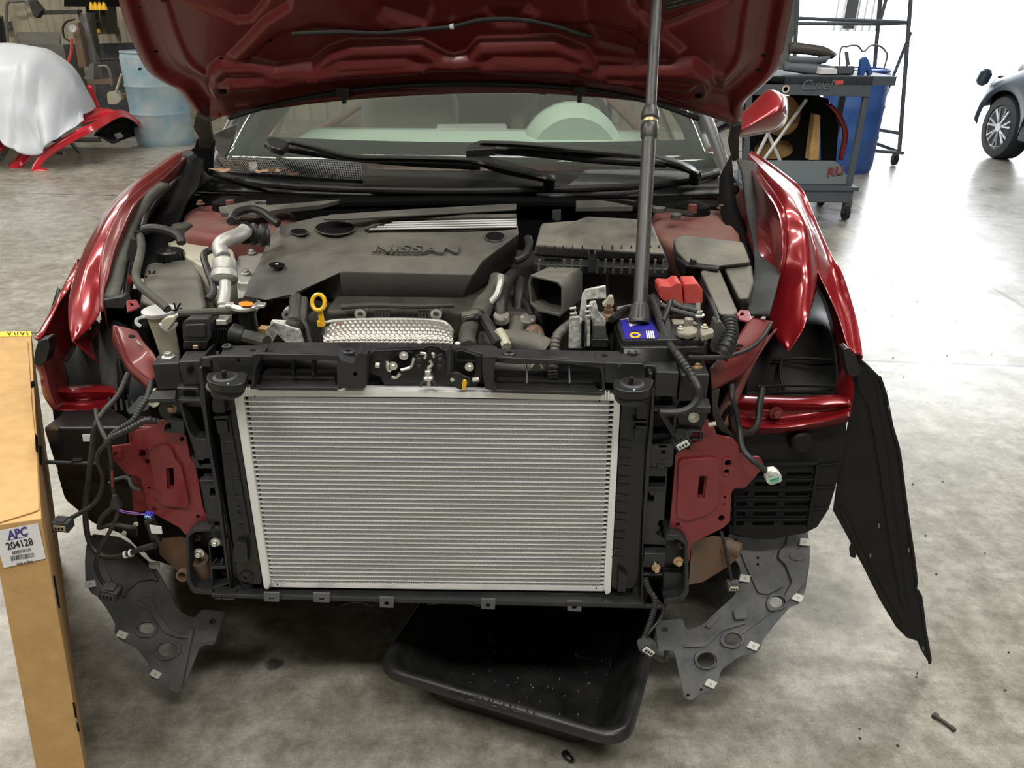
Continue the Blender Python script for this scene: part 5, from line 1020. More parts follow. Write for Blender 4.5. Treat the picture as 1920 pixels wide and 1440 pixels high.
wire('link_loom', [(1366, 600, 1.40), (1369, 625, 1.37), (1362, 650, 1.34), (1350, 668, 1.33)], .0165, 'rubber', car, corr=.008, n=16)
plate('loom_bracket', [(1342, 603), (1352, 602), (1362, 618), (1352, 650), (1336, 664), (1330, 650)], 1.36, .03, 'cover', car, bev=.003)
# battery
Zb = .945
bat = slab('battery', rnd2([(1150, 610), (1160, 594), (1250, 570), (1310, 578), (1328, 625), (1328, 640), (1322, 650), (1164, 651)], .15, 6), Zb, .17, 'black', car, bev=.006)
slab('battery_lid', rnd2([(1156, 606), (1164, 594), (1250, 574), (1304, 580), (1322, 622), (1322, 636), (1168, 637)], .15, 6), Zb+.010, .012, 'frame', bat, bev=.003)
slab('battery_ledge', [(1166, 642), (1325, 640), (1326, 650), (1168, 652)], Zb-.012, .014, 'frame', bat, bev=.003)
slab('battery_label', [(1163, 601), (1176, 598), (1184, 622), (1232, 620), (1234, 634), (1172, 635)], Zb+.0115, .001, 'blue', bat, bev=0)
slab('battery_label_top', [(1163, 599), (1200, 591), (1206, 606), (1180, 612), (1176, 598)], Zb+.0113, .001, 'paper', bat, bev=0)
slab('label_patch', [(1176, 600), (1186, 620), (1230, 618), (1222, 596)], Zb+.0110, .001, 'blue', bat, bev=0)
cN = P(1191, 628, Z=Zb+.0125)
slab('yellow_ring', rnd2([(1180, 628), (1184, 623), (1196, 623), (1202, 628), (1197, 633), (1184, 633)], .3, 3), Zb+.0125, .0008, 'yellow', bat, holes=[ell(1191, 628, 6, 3, 10)], bev=0)
for k in range(4): slab('white_stripe', [(1211+k*4, 620), (1213+k*4, 620), (1216+k*4, 634), (1213+k*4, 634)], Zb+.0125, .0008, 'paper', bat, bev=0)
rt_ = plate('red_terminal_cover', rnd2([(1235, 540), (1240, 536), (1258, 538), (1268, 531), (1278, 532), (1282, 571), (1250, 568), (1236, 556)], .2, 4), 1.46, .05, 'red', bat, bev=.006)
plate('red_terminal_cover', rnd2([(1283, 532), (1308, 531), (1318, 544), (1318, 570), (1284, 571)], .2, 4), 1.455, .05, 'red', bat, bev=.006)
for pts in (((1240, 572, 1.42), (1262, 582, 1.41), (1300, 592, 1.40)), ((1262, 566, 1.43), (1275, 576, 1.42), (1308, 584, 1.41)), ((1250, 575, 1.42), (1280, 574, 1.43), (1310, 578, 1.42))): wire('battery_cable', pts, .006, 'rubber', bat)
wire('stud', [(1309, 568, 1.42), (1308, 592, 1.41)], .006, 'steel', bat, sm=False); lathe('stud_washer', P(1309, 592, Y=1.41), (0, 0, 1), [(.012, 0), (.012, .003), (.008, .004), (.008, .01)], 'steel', bat)
slab('terminal_clamp', rnd2([(1268, 615), (1282, 612), (1298, 609), (1310, 615), (1306, 623), (1290, 627), (1272, 623)], .3, 4), Zb+.024, .012, 'grimy', bat, bev=.005); slab('ground_terminal', rnd2([(1312, 614), (1336, 614), (1340, 622), (1316, 630)], .3, 4), Zb+.025, .012, 'grimy', bat, bev=.003)
bolt(1321, 613, ZP(Zb+.027), 6.5, 'milky', bat); bolt(1276, 616, ZP(Zb+.026), 6, 'milky', bat); slab('terminal_bar', [(1258, 596), (1300, 600), (1310, 606), (1262, 606)], Zb+.015, .006, 'grimy', bat); lathe('battery_post', P(1290, 614, Z=Zb+.01), (0, 0, 1), [(.010, 0), (.008, .018)], 'grimy', bat)
slab('silver_strip', [(1156, 574), (1190, 568), (1196, 574), (1160, 584)], .955, .01, 'alu', car)
wire('hold_down_strap', [(1195, 576, 1.45), (1175, 580, 1.44), (1158, 590, 1.41), (1146, 600, 1.38)], .007, 'black', car)
wire('hold_down_bar', [(1222, 560, 1.47), (1238, 590, 1.42), (1246, 610, 1.38), (1246, 640, 1.33), (1244, 662, 1.315)], .013, 'frame', car, n=8)
for k in range(5): wire('strap_rib', [(1226+k*3, 564+k*9, 1.455-.012*k), (1240+k*3, 566+k*9, 1.455-.012*k)], .002, 'steel', car, sm=False)
slab('battery_tray', [(1140, 640), (1150, 600), (1340, 600), (1345, 662), (1150, 664)], .80, .03, 'frame', car)
# aluminium module bracket
mb = plate('module_bracket', [(1092, 552), (1098, 544), (1136, 536), (1137, 560), (1100, 562), (1100, 650), (1090, 654), (1086, 600)], 1.385, .008, 'corroded', car)
plate('bracket_foot', [(1068, 596), (1086, 594), (1092, 600), (1090, 654), (1066, 654)], 1.365, .01, 'corroded', car, bev=.002); plate('bracket_arm', rnd2([(1106, 568), (1118, 566), (1122, 586), (1136, 600), (1136, 610), (1112, 606), (1104, 590)], .2, 4), 1.37, .01, 'corroded', car, bev=.002)
plate('bracket_post', [(1100, 596), (1107, 596), (1107, 650), (1100, 650)], 1.36, .01, 'corroded', car); plate('black_slot', [(1091, 604), (1097, 604), (1096, 652), (1090, 652)], 1.352, .01, 'deep', car)
for x, y in ((1078, 578), (1079, 588), (1108, 574), (1106, 584), (1108, 592)): bolt(x, y, 1.36, 5, 'alu', mb, axis=(-1, -.3, 0), h=2)
plate('relay', [(1112, 609), (1136, 609), (1138, 636), (1112, 636)], 1.35, .03, 'cover', car, bev=.003); plate('relay_holder', [(1110, 636), (1142, 636), (1140, 652), (1110, 652)], 1.345, .03, 'black', car, bev=.002)
lathe('washer_stack', P(1141, 588, Y=1.42), (0, 0, 1), [(.018, -.01), (.016, 0), (.009, .002), (.009, .01)], 'rust', car); wire('stud', [(1142, 570, 1.42), (1141, 590, 1.42)], .004, 'rust', car, sm=False)
plate('white_foot', rnd2([(1130, 572), (1136, 566), (1142, 556), (1150, 556), (1152, 570), (1148, 576), (1132, 576)], .2, 3), 1.45, .015, 'milky', car, bev=.002); wire('antenna_stud', [(1138, 510, 1.47), (1139, 560, 1.46)], .003, 'deep', car, sm=False)
wire('sensor_loom', [(1070, 608, 1.40), (1052, 622, 1.38), (1042, 640, 1.36), (1038, 690, 1.33)], .0105, 'cover', car, corr=.007, n=12)
plate('small_tab', [(1036, 396), (1040, 394), (1052, 394), (1052, 412), (1044, 416), (1036, 412)], 1.95, .01, 'felt', car)
# black loom over the battery to the radiator support
wire('main_loom', [(1220, 562, 1.44), (1232, 585, 1.40), (1240, 612, 1.36), (1252, 640, 1.32), (1268, 662, 1.28)], .0072, 'rubber', car)
wire('main_loom', [(1256, 565, 1.43), (1252, 580, 1.41), (1242, 604, 1.37)], .0065, 'rubber', car); wire('main_loom', [(1256, 566, 1.43), (1260, 570, 1.43), (1256, 590, 1.42)], .006, 'rubber', car)
wire('corrugated_loom', [(1266, 660, 1.285), (1278, 676, 1.27), (1294, 700, 1.25), (1300, 712, 1.24)], .0085, 'rubber', car, corr=.006)
wire('main_loom', [(1300, 710, 1.24), (1309, 728, 1.225), (1310, 745, 1.22), (1298, 762, 1.215), (1280, 772, 1.21), (1256, 774, 1.21), (1236, 773, 1.21)], .0072, 'rubber', car)
cn = wire('pigtail', [(1240, 772, 1.21), (1250, 790, 1.205), (1262, 810, 1.20), (1268, 820, 1.195)], .0055, 'black', car)
def conn(px, py, Y, s, mt, face, par, ang=0):
    c = P(px, py, Y=Y); rot = Matrix.Rotation(ang, 3, 'Y'); bm = bmesh.new(); addbox(bm, c, s*1.5, s*1.2, s, rot); addbox(bm, c+rot @ V((0, 0, s*.55)), s*.7, s*.9, s*.2, rot)
    o = mk('connector', bm, mt, par, .001)
    bm = bmesh.new(); addbox(bm, c+V((0, -s*.61, 0)), s*1.1, .003, s*.6, rot); f = mk('connector_face', bm, face, o, .001)
    bm = bmesh.new()
    for k in (-1, 0, 1): addbox(bm, c+V((0, -s*.61-.002, 0))+rot @ V((k*s*.3, 0, 0)), s*.14, .002, s*.2, rot)
    mk('pin_hole', bm, 'deep', o)
    return o
conn(1278, 828, 1.18, .020, 'black', 'white', car, -.6)
# ================================================================ radiator and its support
RA, RB = V((0, 1.262, .875)), V((0, 1.238, .425))
RQ = (RA, V((0, -1, (1.238-1.262)/(.875-.425)*-1)).normalized()); RN = RQ[1]
def rq(d): return (RQ[0]+RN*d, RN)
rad = plate('radiator', [(452, 731), (800, 733), (1152, 741), (1153, 752), (800, 745), (456, 744)], rq(.0), .026, 'silver', car, bev=.001)
plate('lower_channel', [(503, 1090), (800, 1093), (1134, 1099), (1133, 1109), (800, 1105), (500, 1101)], RQ, .026, 'silver', rad, bev=.001)
plate('side_header', rnd2([(437, 742), (448, 729), (456, 733), (456, 752), (508, 1096), (503, 1107), (494, 1104)], .3, 5), rq(.006), .03, 'silver', rad, bev=.003)
plate('side_header', rnd2([(1152, 736), (1156, 730), (1163, 742), (1163, 760), (1145, 1112), (1136, 1116), (1132, 1104), (1152, 756)], .3, 5), rq(.006), .03, 'silver', rad, bev=.003)
tl, tr, bl, br = P(456, 752.5, Q=RQ), P(1152, 759.5, Q=RQ), P(503, 1086, Q=RQ), P(1134, 1093, Q=RQ)
NT = 40
for k in range(NT):
    t = k/(NT-1); a, b = tl.lerp(bl, t), tr.lerp(br, t); bm = bmesh.new(); v_ = []
    up_ = V((0, 0, 1)); h = .0010 
    for p in (a, b):
        v_.append([bm.verts.new(p+RN*.0016+up_*h), bm.verts.new(p+RN*.0016-up_*h), bm.verts.new(p-RN*.018-up_*h), bm.verts.new(p-RN*.018+up_*h)])
    for i in range(4): bm.faces.new((v_[0][i], v_[1][i], v_[1][(i+1) % 4], v_[0][(i+1) % 4]))
    bmesh.ops.recalc_face_normals(bm, faces=bm.faces); mk('cooling_tube', bm, 'silver', rad, smooth=False)
bm = bmesh.new()
for k in range(-1, NT):
    t0, t1 = k/(NT-1), (k+1)/(NT-1)
    t1 = min(t1, 1.02)
    a0, b0, a1, b1 = tl.lerp(bl, t0), tr.lerp(br, t0), tl.lerp(bl, t1), tr.lerp(br, t1)
    n = 300; prev = None
    for i in range(n+1):
        s = .0135+.973*i/n; dz = .0015*(1 if i % 2 else -1); jt = .0003*math.sin(i*1.7+k*5)
        d = RN*(.0006*(1 if (i//1) % 2 else -1)-.0004)
        p, q = a0.lerp(b0, s)+d+V((0, 0, -.001)), a1.lerp(b1, s)+d+V((jt, 0, .001))
        cur = (bm.verts.new(p), bm.verts.new(q))
        if prev: bm.faces.new((prev[0], prev[1], cur[1], cur[0]))
        prev = cur
fo = mk('cooling_fins', bm, 'fin', rad, smooth=False)
fo.modifiers.new('thickness', 'SOLIDIFY').thickness = -.0004
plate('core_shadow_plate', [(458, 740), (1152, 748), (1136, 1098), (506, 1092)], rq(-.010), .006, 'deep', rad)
for x, y in ((478, 743), (1124, 752), (520, 1096), (1118, 1103)): plate('rivet_hole', ell(x, y, 1.6, 1.6, 8), rq(.0008), .001, 'deep', rad)
for xs, y in (((462, 468), 731), ((1136, 1142), 738)):
    for x in xs: plate('channel_tab', [(x-3, y-4), (x+1, y-5), (x+2, y+12), (x-3, y+12)], rq(.003), .003, 'silver', rad)
# end tanks
tkL = plate('end_tank', rnd2([(404, 745), (440, 742), (446, 800), (492, 1098), (446, 1090), (440, 1040), (424, 930)], .2, 10), rq(.004), .05, 'black', rad, bev=.006,
    pads=[(rnd2([(402, 742), (424, 742), (427, 768), (404, 768)], .2, 4), .014), ([(405, 776), (432, 774), (433, 779), (406, 781)], .014), ([(407, 784), (428, 783), (431, 809), (412, 810)], .010)]
    + [([(424+k*5.4, 826+k*34), (440+k*5.0, 825+k*34), (440+k*5, 827+k*34), (424+k*5.4, 828.5+k*34)], .006) for k in range(5)] + [([(426+k*5.4, 848+k*34), (441+k*5.0, 847+k*34), (441+k*5, 850+k*34), (426+k*5.4, 851+k*34)], .004) for k in range(5)]
    + [(rnd2([(440, 1022), (446, 1010), (466, 1012), (468, 1050), (444, 1048)], .2, 3), .012), ([(405, 768), (430, 772), (470, 1000), (462, 1000)], .004)])
tkR = plate('end_tank', rnd2([(1166, 748), (1214, 752), (1206, 900), (1196, 1080), (1186, 1104), (1146, 1104)], .2, 10), rq(.004), .05, 'black', rad, bev=.006,
    pads=[(rnd2([(1191, 752), (1212, 753), (1211, 780), (1192, 780)], .2, 4), .012), ([(1186, 784), (1211, 784), (1211, 788), (1186, 787)], .014), ([(1191, 793), (1212, 794), (1211, 798), (1190, 797)], .014), ([(1188, 800), (1211, 800), (1209, 820), (1189, 819)], .008)]
    + [([(1164-k*2.8, 824+k*34), (1186-k*2.8, 826+k*34), (1186-k*2.8, 827.5+k*34), (1164-k*2.8, 825.5+k*34)], .003) for k in range(7)] + [([(1163-k*2.8, 838+k*34), (1185-k*2.8, 840+k*34), (1185-k*2.8, 841.5+k*34), (1163-k*2.8, 839.5+k*34)], .003) for k in range(7)]
    + [(rnd2([(1159, 1062), (1175, 1072), (1177, 1084), (1158, 1084)], .2, 3), .012), ([(1158, 1084), (1174, 1086), (1172, 1106), (1157, 1105)], .008)])
# mounts at the top corners
def mount(cx, cy, s=1):
    z = .918; Q = ZP(z)
    o = slab('radiator_mount', rnd2([(cx-38, cy-12), (cx+30, cy-14), (cx+38, cy-10), (cx+30, cy+8), (cx+16, cy+12), (cx-16, cy+12), (cx-36, cy+6), (cx-40, cy)], .2, 4), z, .016, 'black', car, bev=.002)
    lathe('rubber_bush', P(cx-4, cy, Z=z-.004), (0, 0, 1), [(.026, -.03), (.029, -.026), (.029, -.018), (.024, -.01), (.024, .003), (.016, .006), (.014, .002), (.006, .002)], 'rubber', o, 28)
    lathe('locating_pin', P(cx-6, cy-3, Z=z), (0, 0, 1), [(.0045, 0), (.0045, .012)], 'black', o, 12)
    plate('blue_mark', [(cx-2, cy+9), (cx+2, cy+9), (cx+3, cy+19), (cx-1, cy+19)], YP(P(cx-4, cy, Z=z-.004).y-.0315), .002, 'cyan', o, bev=0)
    lathe('lower_ring', P(cx-4, cy+12, Z=z-.022), (0, 0, 1), [(.030, -.003), (.033, 0), (.033, .003), (.028, .004)], 'dustrub', o, 32)
mount(427, 710); mount(1189, 722)
# ---- support frame
ZT = .932
tb = slab('radiator_support', rnd2([(412, 667), (421, 648), (500, 646), (508, 641), (680, 641), (870, 644), (930, 648), (934, 653), (1060, 656), (1200, 658), (1207, 672), (1204, 681), (1132, 681), (1060, 671), (980, 672), (950, 671), (925, 668), (870, 654), (700, 656), (680, 665), (640, 666), (560, 664), (480, 664), (474, 669)], .12, 4, 1), ZT, .012, 'frame', car, bev=.002)
for x, y in ((426, 653), (654, 663), (955, 666), (1186, 664)): grommet(x, y, ZP(ZT), 12 if x in (654, 955) else 9.5, tb, 'frame', .005)
for x, y in ((474, 656), (914, 660), (1134, 666)): plate('slot_hole', ell(x, y, 6, 2.4, 12), ZP(ZT+.0008), .001, 'deep', tb)
for x, y in ((787, 643), (858, 645)): lathe('white_push_pin', P(x, y, Z=ZT), (0, 0, 1), [(.005, 0), (.0055, .002), (.003, .004)], 'white', tb, 12)
YF = 1.252
fp = lambda nm, pts, y=YF, t=.02, holes=(), pads=(), m='frame', bev=.0015: plate(nm, pts, y, t, m, tb, holes, bev, pads)
fp('face_panel', rnd2([(409, 668), (474, 668), (472, 712), (456, 714), (408, 706), (404, 690), (380, 688), (378, 672)], .1, 4), YF, .01); fp('pin_hole', ell(447, 675, 3.5, 3.5, 10), YF-.0008, .001, m='deep'); fp('slot', [(393, 676), (398, 676), (399, 694), (394, 694)], YF-.0008, .001, m='deep')
fp('upright_gusset', [(474, 664), (492, 664), (480, 690), (476, 730), (470, 730)], YF-.002, .05)
fp('centre_web', rnd2([(632, 664), (640, 676), (662, 682), (672, 662), (688, 664), (686, 728), (632, 728)], .12, 5), YF-.004, .03, holes=[ell(666, 702, 4, 5, 10)])
fp('upright_gusset', rnd2([(904, 668), (934, 669), (928, 680), (924, 728), (932, 733), (910, 730), (904, 700)], .15, 4), YF-.004, .03)
fp('upright_gusset', [(1118, 680), (1133, 682), (1135, 738), (1130, 738), (1128, 700)], YF-.002, .05)
fp('face_panel', [(1134, 680), (1205, 682), (1206, 686), (1212, 690), (1214, 700), (1216, 720), (1134, 718)], YF, .01); fp('pin_hole', ell(1161, 686, 4, 4, 10), YF-.0008, .001, m='felt'); fp('slot', [(1209, 690), (1214, 690), (1214, 708), (1209, 708)], YF-.0008, .001, m='deep')
fp('opening_lip', [(480, 663), (634, 666), (634, 669), (480, 667)], YF-.004, .01); fp('opening_lip', [(925, 669), (1132, 680), (1132, 684), (925, 673)], YF-.004, .01)
for (a, b, c, d) in (((482, 727), (494, 702), (628, 704), (632, 728)), ((927, 732), (932, 706), (1110, 712), (1130, 738))):
    slab('opening_floor', [a, b, c, d], .874, .006, 'frame', tb)
fp('opening_sill', [(472, 726), (640, 727), (640, 731), (472, 731)], YF-.004, .008); fp('opening_sill', [(925, 731), (1134, 736), (1134, 741), (925, 735)], YF-.004, .008)
for x in (548, 586): fp('opening_rib', [(x-3, 668), (x+3, 668), (x+4, 704), (x-2, 706)], 1.30, .02)
for x in (988, 1068): fp('opening_rib', [(x-1, 694), (x+1, 694), (x+2, 718), (x-1, 720)], 1.27, .03, m='alu')
fp('opening_shadow_wall', [(476, 664), (632, 664), (632, 712), (476, 712)], 1.36, .01, m='deep') if 0 else None
wire('radiator_hose', [(500, 668, 1.40), (540, 676, 1.385), (590, 684, 1.375), (640, 692, 1.37)], .020, 'rubber', tb, n=16); wire('radiator_hose', [(920, 684, 1.375), (960, 686, 1.375), (1000, 688, 1.38), (1030, 690, 1.40)], .024, 'cover', tb, n=16); wire('loom_end', [(1036, 690, 1.32), (1037, 710, 1.31)], .010, 'cover', tb, corr=.006, n=12)
fp('small_white_part', [(995, 690), (1008, 676), (1018, 692), (1004, 698)], 1.33, .01, m='milky')
# latch bay
fp('latch_well', rnd2([(690, 668), (702, 657), (790, 654), (802, 648), (818, 648), (832, 656), (868, 657), (904, 670), (903, 714), (884, 733), (726, 732), (712, 706), (692, 700)], .1, 5), 1.285, .012, m='black')
lt = fp('latch_plate', rnd2([(722, 690), (744, 662), (772, 660), (778, 674), (772, 690), (752, 700), (748, 708), (734, 708), (730, 696)], .2, 5), 1.262, .008, m='deep')
for x, y in ((737, 686), (757, 667), (880, 688)): bolt(x, y, 1.256, 8.5, 'steel', lt)
fp('latch_plate', rnd2([(852, 676), (892, 678), (892, 700), (880, 712), (866, 700), (856, 696)], .2, 5), 1.262, .008, m='deep')
for x in (786, 825):
    o = fp('latch_pawl', rnd2([(x-8, 668), (x+2, 664), (x+9, 672), (x+9, 694), (x, 700), (x-8, 694)], .3, 5), 1.258, .008, m='black')
    for y in (675, 687): lathe('rivet', P(x, y, Y=1.2575), (0, -1, 0), [(.005, 0), (.004, .002), (.001, .003)], 'frame', o, 12)
for c in (((788, 662), (798, 664), (796, 672)), ((810, 664), (813, 664), (813, 670)), ((806, 676), (810, 684), (803, 690), (808, 695)), ((752, 694), (770, 688), (776, 672)), ((734, 706), (742, 708), (750, 700)), ((726, 678), (727, 692), (733, 696))):
    wire('latch_spring', [(x, y, 1.252) for x, y in c], .0028, 'steel', tb, n=6)
lathe('latch_bumper', P(803, 706, Y=1.25), (0, -.1, 1), [(.009, -.004), (.009, .0), (.005, .002), (.005, .006), (.0058, .007), (.0058, .012), (.004, .013)], 'steel', tb, 16)
wire('bumper_stem', [(804, 706, 1.25), (804, 722, 1.25)], .0035, 'steel', tb, sm=False)
fp('bumper_bracket', [(786, 724), (792, 717), (814, 717), (820, 726), (817, 727), (812, 720), (793, 720), (789, 727)], 1.252, .012, m='felt')
fp('cable_lever', rnd2([(846, 700), (858, 698), (868, 704), (884, 710), (882, 722), (868, 732), (854, 728), (848, 716)], .25, 5), 1.256, .010, m='frame'); bolt(848, 712, 1.248, 4, 'steel', tb); wire('adjust_screw', [(886, 712, 1.25), (898, 711, 1.25)], .004, 'steel', tb, sm=False)
tg = fp('pull_tag', rnd2([(868, 712), (874, 713), (876, 718), (872, 732), (866, 732), (866, 724)], .35, 4), 1.243, .004, m='yellow')
fp('spring_lever', [(838, 654), (844, 646), (848, 648), (858, 660), (856, 661), (846, 652), (846, 700), (838, 700)], 1.262, .004, m='frame'); fp('latch_side_plate', [(834, 656), (850, 654), (851, 700), (832, 702)], 1.268, .006, m='frame')
wire('latch_pin', [(704, 684, 1.275), (712, 685, 1.275)], .005, 'steel', tb, sm=False); wire('rear_beam', [(690, 724, 1.34), (800, 728, 1.34), (905, 728, 1.34)], .02, 'deep', tb)
# left corner blocks
def blk(nm, top, z, h, front=None, m='frame', bev=.003): return slab(nm, top, z, h, m, tb, bev=bev)
blk('corner_block', [(284, 683), (297, 664), (338, 660), (336, 680)], .905, .055)
blk('corner_block', [(334, 678), (348, 657), (412, 657), (408, 671), (378, 676)], .915, .05); fp('bolt_hole', ell(357, 694, 7, 7, 14), P(357, 694, Y=1.24).y if 0 else P(350, 678, Z=.915).y-.004, .001, m='deep')
blk('corner_block', [(330, 727), (338, 712), (374, 713), (373, 728)], .865, .04)
yb = P(350, 727, Z=.865).y; fp('oval_hole', rnd2([(343, 732), (366, 732), (367, 745), (343, 745)], .5, 8, 4), yb-.004, .001, m='deep')
bolt(316, 669, ZP(.906), 12, 'steel', tb)
fp('upright', [(331, 750), (378, 750), (398, 833), (405, 870), (372, 872), (352, 812)], YF+.004, .03, holes=[rnd2([(340, 756), (375, 755), (391, 824), (366, 822), (354, 806)], .15, 6)]); fp('upright_recess', [(336, 752), (378, 752), (396, 830), (352, 815)], 1.32, .01, m='deep')
blk('flap', [(277, 748), (287, 732), (330, 731), (328, 747)], .862, .008, bev=.001); fp('bolt_recess', ell(322, 768, 25, 22, 20), 1.275, .02, m='black'); bolt(322, 766, 1.25, 9.5, 'rust', tb)
fp('side_tab', [(312, 788), (344, 790), (346, 813), (306, 811)], YF+.006, .01, holes=[rnd2([(310, 796), (320, 793), (322, 808), (308, 808)], .2, 3)])
fp('inner_upright', [(373, 672), (382, 668), (384, 700), (400, 834), (416, 920), (452, 1108), (433, 1112), (405, 930), (394, 860), (378, 756)], YF+.006, .06, m='black', bev=.002)
fp('upright_edge', [(373, 690), (378, 690), (394, 830), (412, 930), (434, 1112), (430, 1112), (404, 930), (388, 830), (374, 740)], YF-.006, .02)
fp('cross_tab', [(358, 858), (396, 860), (400, 878), (368, 877)], YF+.004, .01, holes=[rect(371, 859, 382, 863)]); fp('clip_hole', ell(376, 872, 2.5, 2, 8), YF+.003, .001, m='deep')
fp('lower_upright', [(374, 902), (406, 904), (425, 985), (427, 1010), (398, 1010), (388, 975)], YF+.002, .03, holes=[rect(394, 916, 406, 931), [(401, 978), (413, 979), (414, 988), (403, 988)]]); fp('upright_ledge', [(373, 900), (406, 901), (407, 905), (374, 904)], YF-.004, .012)
fp('recess_panel', [(366, 880), (402, 880), (430, 1000), (394, 1004)], 1.30, .01, m='deep')
# hollow lower corner at the left
fp('crash_mount_rim', rnd2([(348, 1004), (362, 992), (396, 990), (396, 996), (366, 998), (354, 1006), (356, 1085), (366, 1104), (398, 1108), (398, 1116), (362, 1113), (350, 1092)], .2, 5), YF-.012, .06)
fp('mount_back', [(352, 996), (400, 996), (400, 1112), (354, 1108)], YF+.045, .01, m='black'); bolt(369, 1008, YF+.03, 8, 'rust', tb); bolt(374, 1036, YF+.0, 9.5, 'steel', tb, h=1); bolt(404, 1016, YF-.012, 9, 'steel', tb, h=1)
lathe('spacer', P(374, 1048, Y=YF+.02), (0, -.3, 1), [(.018, -.06), (.018, 0), (.014, .002)], 'rust', tb); fp('rib_box', [(390, 1018), (398, 1012), (428, 1012), (436, 1108), (396, 1112)], YF-.002, .045, holes=[[(394, 1024), (400, 1022), (424, 1026), (428, 1062), (396, 1062)], [(398, 1068), (430, 1068), (433, 1094), (399, 1100)]])
wire('box_rib', [(397, 1060, YF), (407, 1045, YF+.01)], .002, 'frame', tb, sm=False); wire('box_rib', [(414, 1060, YF), (418, 1046, YF+.01)], .002, 'frame', tb, sm=False)
grommet(464, 1078, YF-.012, 14, tb, 'black', .006, 'rubber_foot'); lathe('foot_bush', P(466, 1092, Y=YF+.006), (0, 0, -1), [(.017, -.01), (.017, .012), (.02, .014)], 'frame', tb)
# right corner blocks
blk('corner_block', [(1204, 684), (1203, 667), (1266, 669), (1274, 698), (1230, 697), (1228, 686)], .915, .05); blk('corner_block', [(1276, 703), (1268, 676), (1322, 680), (1331, 702)], .903, .055)
blk('corner_block', [(1227, 740), (1226, 730), (1274, 731), (1277, 740)], .858, .04); yb = P(1250, 740, Z=.858).y; fp('oval_hole', rnd2([(1237, 744), (1261, 744), (1262, 760), (1237, 760)], .5, 9, 4), yb-.004, .001, m='deep')
bolt(1306, 687, ZP(.904), 11.5, 'gold', tb); fp('bolt_recess', rnd2([(1268, 764), (1330, 766), (1324, 792), (1312, 806), (1272, 802)], .3, 10), 1.27, .02, m='black'); bolt(1301, 783, 1.247, 10.5, 'milky', tb)
blk('flap', [(1304, 764), (1306, 746), (1328, 747), (1333, 764)], .858, .012, bev=.001)
fp('upright', [(1226, 766), (1270, 768), (1266, 805), (1262, 872), (1218, 872), (1222, 820)], YF+.004, .03, holes=[[(1226, 776), (1264, 776), (1262, 826), (1222, 828)]]); fp('upright_recess', [(1224, 770), (1268, 770), (1262, 834), (1220, 834)], 1.31, .01, m='deep')
fp('side_tab', [(1268, 806), (1298, 808), (1316, 810), (1316, 828), (1268, 824)], YF+.006, .01, holes=[rect(1299, 811, 1312, 824)])
fp('sensor_bracket', rnd2([(1221, 834), (1262, 834), (1260, 876), (1219, 876)], .15, 4), YF-.004, .02, holes=[ell(1244, 848, 4, 4, 10), rect(1236, 832+3, 1250, 840)], pads=[(rect(1234, 852, 1252, 859), .003)]); fp('bracket_clip', rect(1232, 872, 1246, 879), YF-.008, .01)
fp('inner_upright', [(1216, 700), (1224, 700), (1222, 800), (1214, 900), (1206, 1010), (1204, 1128), (1184, 1124), (1196, 1010), (1208, 800)], YF+.006, .06, m='black', bev=.002)
fp('upright_edge', [(1224, 730), (1228, 730), (1224, 820), (1212, 960), (1207, 1020), (1206, 1128), (1201, 1128), (1204, 1000), (1212, 860)], YF-.006, .02)
fp('lower_upright', [(1218, 876), (1252, 878), (1246, 960), (1245, 975), (1236, 976), (1232, 984), (1238, 990), (1228, 1000), (1248, 1012), (1248, 1022), (1206, 1020), (1212, 940)], YF+.002, .03, holes=[rect(1216, 893, 1248, 911), rect(1214, 929, 1227, 942)]); fp('upright_ledge', [(1214, 914), (1246, 914), (1246, 918), (1213, 917)], YF-.004, .012)
fp('recess_panel', [(1214, 880), (1252, 880), (1248, 1014), (1210, 1014)], 1.30, .01, m='deep')
blk('step_block', [(1208, 1038), (1206, 1021), (1247, 1021), (1249, 1038)], P(1230, 1038, Y=YF-.012).z, .035, bev=.002); bolt(1230, 1064, YF-.016, 8.5, 'gold', tb, h=1.2); wire('bolt_stud', [(1228, 1054, YF-.015), (1229, 1062, YF-.018)], .003, 'steel', tb, sm=False)
fp('crash_mount_rim', rnd2([(1246, 1012), (1250, 1004), (1276, 1004), (1290, 1016), (1292, 1112), (1280, 1128), (1246, 1132), (1244, 1124), (1272, 1120), (1284, 1106), (1284, 1022), (1272, 1012), (1254, 1014)], .2, 5), YF-.012, .06)
fp('mount_back', [(1246, 1008), (1286, 1010), (1286, 1124), (1244, 1126)], YF+.03, .01, m='black'); bolt(1276, 1023, YF+.015, 7, 'rust', tb); bolt(1272, 1052, YF-.004, 9.5, 'gold', tb, h=1); fp('lower_pad', rnd2([(1242, 1074), (1282, 1076), (1280, 1118), (1244, 1122)], .2, 6), YF+.012, .02, m='frame', bev=.004)
fp('step_face', rect(1204, 1076, 1242, 1080), YF-.006, .02)
